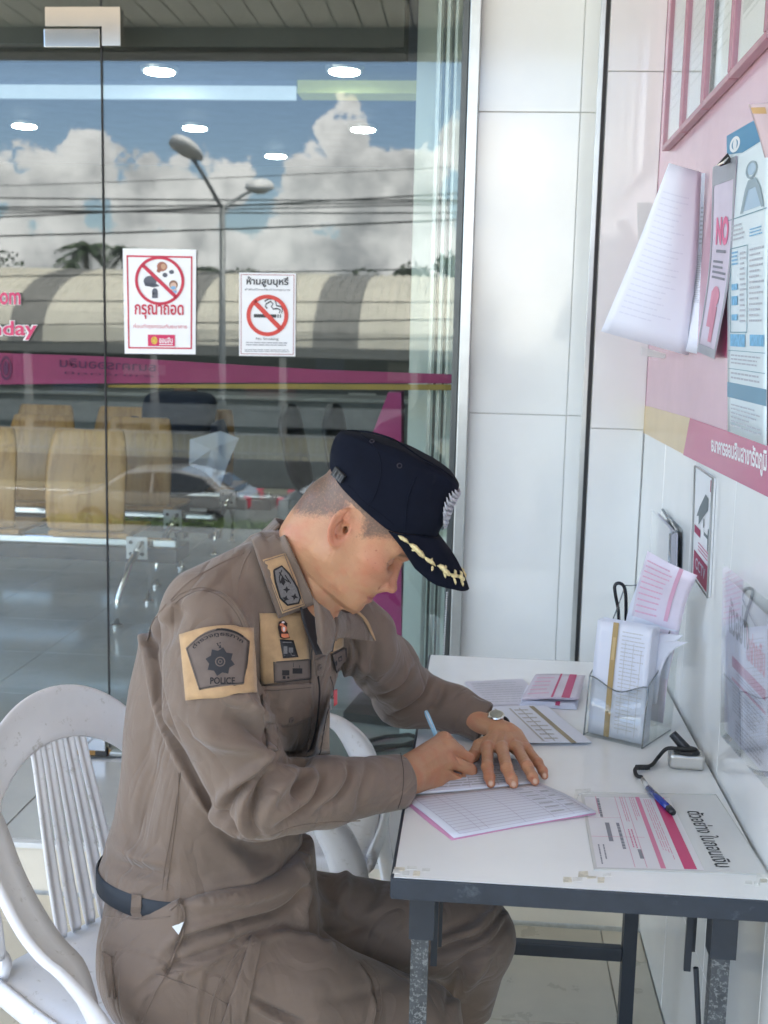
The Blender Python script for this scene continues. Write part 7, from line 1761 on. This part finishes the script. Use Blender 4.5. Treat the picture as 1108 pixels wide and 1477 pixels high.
for nm, pts, r in (('waistband_seam', [(152, 1322), (200, 1326), (246, 1322)], .0008), ('pocket_edge', [(246, 1312), (258, 1304), (266, 1316), (264, 1345), (250, 1380), (242, 1398)], .0022), ('yoke_seam', [(150, 1375), (165, 1378), (168, 1372)], .001), ('hip_seam', [(246, 1398), (225, 1430), (205, 1475)], .0009), ('thigh_seam', [(225, 1405), (290, 1428), (330, 1450)], .0008), ('fly_pocket', [(165, 1380), (160, 1410), (168, 1438)], .0016), ('cargo_seam', [(360, 1352), (328, 1395), (308, 1440), (300, 1480)], .0014), ('cargo_stitch', [(366, 1356), (334, 1398), (314, 1442), (306, 1480)], .0007), ('knee_seam', [(515, 1385), (535, 1410), (543, 1445), (538, 1480)], .0009), ('knee_seam', [(523, 1383), (543, 1408), (551, 1445), (546, 1480)], .0008)):
    seam(nm, pts, r, .0008, cloth, trousers, c=ctr)
cgrid('cargo_flap', [(362, 1350), (376, 1358), (352, 1480), (318, 1480)], .0035, cloth, trousers, c=ctr, n=10, th=.003)
cgrid('hip_pocket_flap', [(150, 1372), (163, 1380), (168, 1440), (158, 1436)], .003, cloth, trousers, c=ctr, n=5, th=.003)
printed('white_slip', [poly2([(250, 1336), (263, 1329), (258, 1349)])], lambda u, v: ctr(u, v, .004), pw, trousers)

# nails
nail = mat('pale nail', (.58, .36, .25), .25, coat=.3, var=.03)
for k in range(4):
    x_, y_ = proj(Lt[k]); w_ = (3.6, 3.8, 3.6, 3.0)[k]; dx_ = (.02, .16, .18, .1)[k]
    pts = [(x_ + w_*.85*math.cos(a_) + dx_*4*math.sin(a_)*.5, y_ - .2 + 4.0*math.sin(a_)) for a_ in [2*math.pi*i/14 for i in range(14)]]
    printed('nail', [fan2(pts, 3)], lambda u, v: cbd(u, v, .0008), nail, body)

# ------------------------------------------------ cap
navyc = mat('navy cap cloth', (.0042, .0060, .0135), .9, var=.18, vs=30, bump=.25, bs=1300, spec=.18)
K_ = KS*.975
cpt = R_(39.0); cX = Vector((math.cos(cpt)*math.cos(yaw), -math.cos(cpt)*math.sin(yaw), -math.sin(cpt))); cZ = Vector((math.sin(cpt)*math.cos(yaw), -math.sin(cpt)*math.sin(yaw), math.cos(cpt))); cY = cZ.cross(cX)
def cw_(p): return HO + (cX*p[0] + cY*p[1] + cZ*p[2])*K_
def capring(t):
    """t 0 rim .. 1 top edge; returns functions of the angle (0 = front)"""
    pts = []
    n = 72
    for k in range(n):
        a_ = 2*math.pi*k/n; c_, s_ = math.cos(a_), math.sin(a_)
        f0 = .014 + .114*max(c_, 0)**1.0*1.0 if c_ > 0 else .014 + .116*c_
        xr = .015 + (.115*c_ if c_ > 0 else .117*c_); yr = .0865*math.copysign(abs(s_)**.92, s_)
        zr = .054 + .034*float(sstep(np.array([xr]), .050, .128)[0]) + .004*float(sstep(np.array([-xr]), .05, .10)[0])
        xt = -.012 + (.109*c_ if c_ > 0 else .115*c_); yt = .066*math.copysign(abs(s_)**.85, s_)
        zt = np.interp(xt, [-.127, -.10, -.06, -.018, .03, .07, .097], [.121, .136, .155, .171, .184, .190, .187]) - .010*abs(s_)**3
        bulge = math.sin(math.pi*t)*.009*(1 + .6*abs(s_))
        x_ = xr + (xt - xr)*t + bulge*c_*(.3 if c_ > 0 else 1.0); y_ = yr + (yt - yr)*t + bulge*s_; z_ = zr + (zt - zr)*t
        pts.append((x_, y_, z_))
    return pts
R3 = [capring(t) for t in (0, .03, .08, .2, .35, .5, .65, .8, .9, .97, 1.0)]
top = capring(1.0); cen = (-.012, 0, .176)
for s_ in (.965, .88, .7, .5, .3, .12):
    r_ = []
    for (x_, y_, z_) in top:
        X_ = cen[0] + (x_ - cen[0])*s_; Y_ = y_*s_; zc_ = np.interp(X_, [-.127, -.10, -.06, -.018, .03, .07, .097], [.121, .136, .155, .171, .184, .190, .187])
        edge_f = np.clip((s_ - .88)/.12, 0, 1); zin = zc_ + .004*(1 - s_)**.7 + .0015; r_.append((X_, Y_, z_*edge_f + zin*(1 - edge_f) if s_ > .88 else zin - .002*math.sin(X_*90)*(1 - s_)))
    R3.append(r_)
n = 72; V = []; rc = random.Random(4)
for i, r_ in enumerate(R3):
    for k, p in enumerate(r_):
        w = .0012*math.sin(k*.35 + i*.9) + .0010*math.sin(k*.13 - i*.5) if 2 < i < 11 else 0
        dent = -.004*math.exp(-(((k - 18 if k < 36 else k - 54))/7.0)**2)*math.exp(-((i - 6)/2.5)**2)
        a_ = 2*math.pi*k/n; V.append(cw_((p[0] + (w + dent*.3)*math.cos(a_), p[1] + (w + dent)*math.sin(a_), p[2])))
V.append(cw_((cen[0], 0, .178)))
Fc = [(i*n+k, i*n+(k+1) % n, (i+1)*n+(k+1) % n, (i+1)*n+k) for i in range(len(R3)-1) for k in range(n)] + [((len(R3)-1)*n+k, (len(R3)-1)*n+(k+1) % n, len(V)-1) for k in range(n)]
cap = mesh('cap', V, Fc, navyc, officer, smooth=True); s_ = cap.modifiers.new('s', 'SOLIDIFY'); s_.thickness = .0025; s_.offset = -1
mb_ = cap.modifiers.new('ss', 'SUBSURF'); mb_.levels = 1; mb_.render_levels = 1
bvK = build_bvh(np.array([tuple(v) for v in V]), Fc); ck = caster(bvK, lambda x, y: at(x, y, Y=1.8))
seamK = lambda nm, pts, r: seam(nm, pts, r, .0004, navyc, cap, z5, ck)
seamK('panel_seam', [(765, 375), (735, 440), (715, 530), (706, 640)], .0013); seamK('panel_seam', [(480, 150), (560, 230), (590, 330), (560, 460), (520, 520)], .0010)
seamK('top_seam', [(420, 143), (520, 149), (620, 175), (685, 208), (780, 275), (870, 325), (943, 375)], .0016)
seamK('band_seam', [(420, 415), (450, 440), (500, 495), (600, 570), (650, 612)], .0008)
for (u_, v_) in ((543, 197), (680, 318)):
    p = ck(*z5(u_, v_), .0004); q_ = ck(*z5(u_, v_), .002); nn = (q_ - p).normalized(); e = nn.orthogonal().normalized(); g2 = nn.cross(e)
    MB().tube([p + nn*.0005 + (e*math.cos(a_) + g2*math.sin(a_))*.0036 for a_ in [2*math.pi*i/16 for i in range(16)]], .0011, 6, closed=True).build('eyelet', mat('eyelet thread', (.03, .025, .035), .8), cap, smooth=True)
# strap buckle
bk_ = mat('black plastic buckle', (.012, .013, .016), .45)
MB().prism([ck(*z5(u_, v_), .002) for u_, v_ in ((375, 322), (420, 368), (400, 405), (352, 362))], (ck(*z5(380, 360), .007) - ck(*z5(380, 360), .002))).build('buckle', bk_, cap)
layer('buckle_bars', [stroke2([(385, 340), (365, 372)], 4), stroke2([(398, 352), (380, 385)], 4), stroke2([(408, 362), (390, 396)], 4)], ck, .0082, mat('buckle bar plastic', (.05, .05, .055), .4), cap, z5)  # bars slightly lighter than the black buckle
# visor
V = []; nu_, nv2 = 28, 12
for i in range(nu_ + 1):
    u = -1 + 2*i/nu_; a_ = u*R_(68)
    k = abs(u)
    # attachment point on the cap rim and the outer edge
    c_, s_ = math.cos(a_*1.0), math.sin(a_)
    xr = .015 + .115*c_; yr = .0865*math.copysign(abs(s_)**.92, s_); zr = .054 + .034*float(sstep(np.array([xr]), .050, .128)[0])
    xo = xr + .106*math.cos(u*math.pi/2)**.62; yo = yr*(1 - .10*math.cos(u*math.pi/2)**.6)
    zo = np.interp(k, [0, .35, .6, .8, 1.0], [.050, .040, .026, .030, .0535])
    for j in range(nv2 + 1):
        t = j/nv2; zz_ = zr + (zo - zr)*t + .010*math.sin(math.pi*t*.9)*(1 - k**3)
        V.append(cw_((xr + (xo - xr)*t, yr + (yo - yr)*t, zz_)))
m_ = nv2 + 1; Fc = [(i*m_+j, i*m_+j+1, (i+1)*m_+j+1, (i+1)*m_+j) for i in range(nu_) for j in range(nv2)]
vis_o = mesh('visor', V, Fc, navyc, cap, smooth=True); s_ = vis_o.modifiers.new('s', 'SOLIDIFY'); s_.thickness = .0035; s_.offset = 0
bvV = build_bvh(np.array([tuple(v) for v in V]), Fc); cvz = caster(bvV, lambda x, y: at(x, y, Y=1.8))
def vsurf(u, t, d=0):      # a point on the visor by angle (-1..1, negative = near side) and distance outwards
    i = min(max((u + 1)/2*nu_, 0), nu_ - 1e-6); j = min(max(t*nv2, 0), nv2 - 1e-6); i0, j0 = int(i), int(j); fi, fj = i - i0, j - j0
    g_ = lambda a, b: Vector(V[a*m_ + b]); p = (g_(i0, j0)*(1-fi) + g_(i0+1, j0)*fi)*(1-fj) + (g_(i0, j0+1)*(1-fi) + g_(i0+1, j0+1)*fi)*fj
    n_ = (g_(i0+1, j0) - g_(i0, j0)).cross(g_(i0, j0+1) - g_(i0, j0)).normalized()
    if n_.dot(hz) < 0: n_ = -n_
    return p + n_*d
V_v = V
goldt = mat('gold bullion thread', (.80, .68, .36), .38, metal=.45, var=.25, vs=260, bump=.5, bs=1100)
silvt = mat('silver bullion thread', (.55, .56, .60), .35, metal=.6, var=.3, vs=300, bump=.5, bs=1200)
def leafy(nm, path, m, parent, w=.0045, side_n=9, surf=vsurf, L_=.16):
    """embroidered spray: a padded stem with leaf tufts"""
    pts = [surf(u, t, .0035) for u, t in path]; rs = [w*.3] + [w*(.75 + .35*math.sin(k*1.7)) for k in range(1, len(pts)-1)] + [w*.3]
    b = MB(); b.tube([tuple(p) for p in pts], rs, 8); rl = random.Random(len(path) + side_n)
    for k in range(side_n):
        f = (k + .5)/side_n*(len(path) - 1); i = int(f); g_ = f - i; u = path[i][0]*(1-g_) + path[i+1][0]*g_; t = path[i][1]*(1-g_) + path[i+1][1]*g_
        for s in (-1, 1):
            du = s*rl.uniform(.03, .07); dt = rl.uniform(.02, .10)*(1 if s > 0 else -1); a0 = surf(u, t, .003); a1 = surf(u + du*.6, min(max(t + dt*.6, .02), .98), .0045); a2 = surf(u + du*1.2, min(max(t + dt, .02), .98), .002)
            b.tube([a0, a1, a2], [w*.40, w*.45, w*.10], 6)
    return b.build(nm, m, parent, smooth=True)
def leaf(b, p0, p1, w, bend=.02):
    ps = []; 
    for k in range(7):
        f = k/6; ps.append(vsurf(p0[0] + (p1[0] - p0[0])*f, min(max(p0[1] + (p1[1] - p0[1])*f + bend*math.sin(math.pi*2*f), .02), .98), .0025 + .0015*math.sin(math.pi*f)))
    b.tube([tuple(p) for p in ps], [w*.12, w*.75, w, w*.9, w, w*.6, w*.1], 8)
for sg_ in (-1, 1):
    b = MB(); m = lambda u: sg_*u
    for (a, c, w, bd_2) in (((.90, .14), (.80, .34), .0044, .02), ((.80, .33), (.64, .56), .0058, -.03), ((.66, .52), (.54, .66), .0046, .02), ((.52, .64), (.36, .76), .0056, -.03), ((.38, .74), (.24, .80), .0048, .02), ((.24, .78), (.10, .82), .0050, -.02), ((.62, .62), (.55, .50), .0030, 0), ((.58, .66), (.60, .78), .0026, 0), ((.46, .72), (.45, .84), .0026, 0), ((.34, .80), (.33, .92), .0026, 0), ((.30, .76), (.26, .66), .0030, 0), ((.20, .82), (.19, .93), .0028, 0), ((.16, .80), (.12, .68), .0030, 0), ((.74, .46), (.80, .52), .0024, 0), ((.70, .50), (.66, .40), .0026, 0), ((.44, .70), (.40, .60), .0026, 0)):
        leaf(b, (m(a[0]), a[1]), (m(c[0]), c[1]), w*.82, bd_2)
    b.build('laurel_spray', goldt, vis_o, smooth=True)
# front emblem on the cap
def csurf(u, t, d=0):
    i = (u*72) % 72; j = min(max(t*7 + 3, 0), 9.99); i0, j0 = int(i), int(j); fi, fj = i - i0, j - j0
    g_ = lambda a, b: Vector(cap.data.vertices[b*72 + a % 72].co) + ORG[officer.name]
    p = (g_(i0, j0)*(1-fi) + g_(i0+1, j0)*fi)*(1-fj) + (g_(i0, j0+1)*(1-fi) + g_(i0+1, j0+1)*fi)*fj
    n_ = (g_(i0+1, j0) - g_(i0, j0)).cross(g_(i0, j0+1) - g_(i0, j0)).normalized()
    if n_.dot(hx) < 0: n_ = -n_
    return p + n_*d
def emb(path, w, m=silvt): MB().tube([csurf(u, t, .003) for u, t in path], w, 7).build('cap_emblem', m, cap, smooth=True)
b = MB(); rl = random.Random(8)
for s in (-1, 1):
    for lvl in range(9):
        t0 = .02 + lvl*.075; ww = .060*math.sin((lvl + 1.2)/10*3.0) + .012
        for q_ in range(3):
            u0 = s*ww*(.35 + .3*q_); b.tube([csurf(u0*.8, t0, .003), csurf(u0, t0 + .03, .0052), csurf(u0 + s*.012, t0 + .07 + .02*q_, .0025)], [.0024, .0030, .0008], 6)
for k in range(10): b.tube([csurf(0, .05 + k*.06, .004), csurf(rl.uniform(-.03, .03), .1 + k*.06, .006)], [.003, .0018], 6)
b.build('cap_emblem', silvt, cap, smooth=True)

# ------------------------------------------------ wristwatch
wt_ = thing('wristwatch', 'steel wristwatch with black strap on the left wrist at the cuff', 'watch', tuple(Wf + df_*.016))
axw = (LW - Wf).normalized(); cW = Wf.lerp(LW, .58); upw = (Vector((0, 0, 1)) - axw*axw.z).normalized(); sdw = axw.cross(upw)
V = []; n = 36
for (o_a, r_) in ((-.009, .0268), (-.009, .0290), (.009, .0290), (.009, .0268)):
    for k in range(n):
        a_ = 2*math.pi*k/n; V.append(cW + axw*o_a + (upw*math.cos(a_)*.98 + sdw*math.sin(a_)*1.08)*r_)
mesh('strap', V, [(i*n+k, i*n+(k+1) % n, ((i+1) % 4)*n+(k+1) % n, ((i+1) % 4)*n+k) for i in range(4) for k in range(n)], black_rubber, wt_, smooth=False)
wn = (upw*.90 + (CAM - cW).normalized()*.30).normalized(); cc0 = cW + wn*.027; e = wn.orthogonal().normalized()
MB().tube([cc0, cc0 + wn*.004, cc0 + wn*.0065], [.0165, .0175, .0155], 30).build('case', mat('watch steel', (.62, .60, .55), .18, metal=1), wt_, smooth=False)
MB().tube([cc0 + wn*.0066, cc0 + wn*.0075], [.0135, .0130], 28).build('dial', mat('watch dial', (.25, .25, .20), .15), wt_)
MB().tube([cc0 + wn*.003 + sdw*.017, cc0 + wn*.003 + sdw*.021], .0022, 10).build('crown', MATS['watch steel'], wt_)
# ------------------------------------------------ pen in the writing hand
pn = thing('writing_pen', 'pale blue translucent ballpoint held in the writing hand', 'pen', tuple(penT))
best = None
for k in range(200):
    Y_ = 1.9 + k*.002; q_ = at(613, 1023, Y=Y_); L_ = (q_ - penT).length
    if best is None or abs(L_ - .142) < best[0]: best = (abs(L_ - .142), q_)
pT = best[1]; dP = (pT - penT).normalized()
print('pen', penT, pT, (pT - penT).length)
bluep = mat('pale blue clear plastic', (.30, .55, .72), .12, coat=.6, var=.05)
MB().tube([penT + dP*.010, penT + dP*.03, penT + dP*.13, penT + dP*.138], [.0030, .0046, .0048, .0036], 16).build('barrel', bluep, pn, smooth=True)
MB().tube([penT, penT + dP*.010], [.0006, .0028], 12).build('tip', chrome, pn, smooth=True)
e = dP.cross((CAM - pT).normalized()).normalized(); f_ = (CAM - pT).normalized()
MB().tube([pT - dP*.004 + f_*.005, pT - dP*.02 + f_*.0075, pT - dP*.04 + f_*.0065], [.0012, .0016, .0012], 8).build('clip', mat('white clear plastic', (.6, .72, .8), .2), pn, smooth=True)
# ================================================================== THE PHOTOGRAPHER (stands behind the camera, mirrored in the tiles)
PHX, PHY = .05, -.42
def photog(P):
    p = P - np.array([PHX, PHY, 0]); q = np.stack([np.abs(p[:, 0]), p[:, 1], p[:, 2]], 1)
    f = ellipsoid(p, (0, 0, 1.755), (.078, .098, .115)); f = smin(f, cone(p, (0, -.01, 1.68), (0, -.02, 1.50), .055, .06), .02)
    f = smin(f, ellipsoid(q, (.080, .0, 1.745), (.012, .018, .030)), .006)
    f = smin(f, ellipsoid(p, (0, .098, 1.735), (.014, .016, .02)), .012)
    f = smin(f, cone(q, (.0, -.02, 1.50), (.185, -.02, 1.44), .065, .055), .04)
    f = smin(f, cone(q, (.06, -.02, 1.40), (.07, -.02, 1.02), .125, .105), .06)
    f = smin(f, cone(q, (.195, -.02, 1.42), (.24, .03, 1.20), .052, .042), .02); f = smin(f, cone(q, (.24, .03, 1.20), (.075, .27, 1.50), .040, .027), .012)
    f = smin(f, ellipsoid(q, (.065, .30, 1.53), (.022, .028, .045)), .015)
    for k in range(4): f = smin(f, cone(q, (.07, .315, 1.50 + .02*k), (.045, .335, 1.505 + .02*k), .009, .008), .004)
    f = smin(f, cone(q, (.09, -.02, .98), (.10, .0, .50), .085, .058), .03); f = smin(f, cone(q, (.10, .0, .50), (.105, -.01, .09), .055, .038), .02)
    f = smin(f, cone(q, (.105, -.03, .045), (.115, .14, .035), .040, .032), .02)
    return f
Pp, Qp = nets(photog, (PHX - .34, PHY - .24, .002), (PHX + .34, PHY + .40, 1.90), .012)
zc_ = Pp[Qp].mean(1); z_ = zc_[:, 2]; arm_ = (zc_[:, 1] > PHY + .17) & (z_ > 1.3)
fm = np.where(z_ > 1.575, 0, np.where(arm_ & (z_ > 1.42), 0, np.where(z_ > .98, 1, np.where(z_ > .09, 2, 3))))
fm = np.where((z_ > 1.79) | ((z_ > 1.70) & (zc_[:, 1] < PHY - .05)), 3, fm)
ph = thing('person', 'photographer in dark grey shirt standing behind the camera holding up a phone', 'person', (PHX, PHY, 0))
mesh('body', Pp, Qp, None, ph, smooth=True, fmats=fm.tolist(), mats=[skin0, mat('dark grey polo', (.09, .09, .10), .8), mat('dark jeans', (.03, .035, .05), .85), black_rubber])
pho = thing('phone', 'dark smartphone held up in both hands behind the camera position', 'phone', (PHX - .045, -.095, 1.53))
box('phone_body', (PHX - .045 - .03, -.105, 1.465), (PHX - .045 + .12 - .03, -.096, 1.62), black_rubber, pho, bev=.004)
box('screen', (PHX - .072, -.1065, 1.47), (PHX + .042, -.1055, 1.615), mat('phone screen', (.03, .03, .035), .1), pho)
# faint show-through print on the front hanging sheet
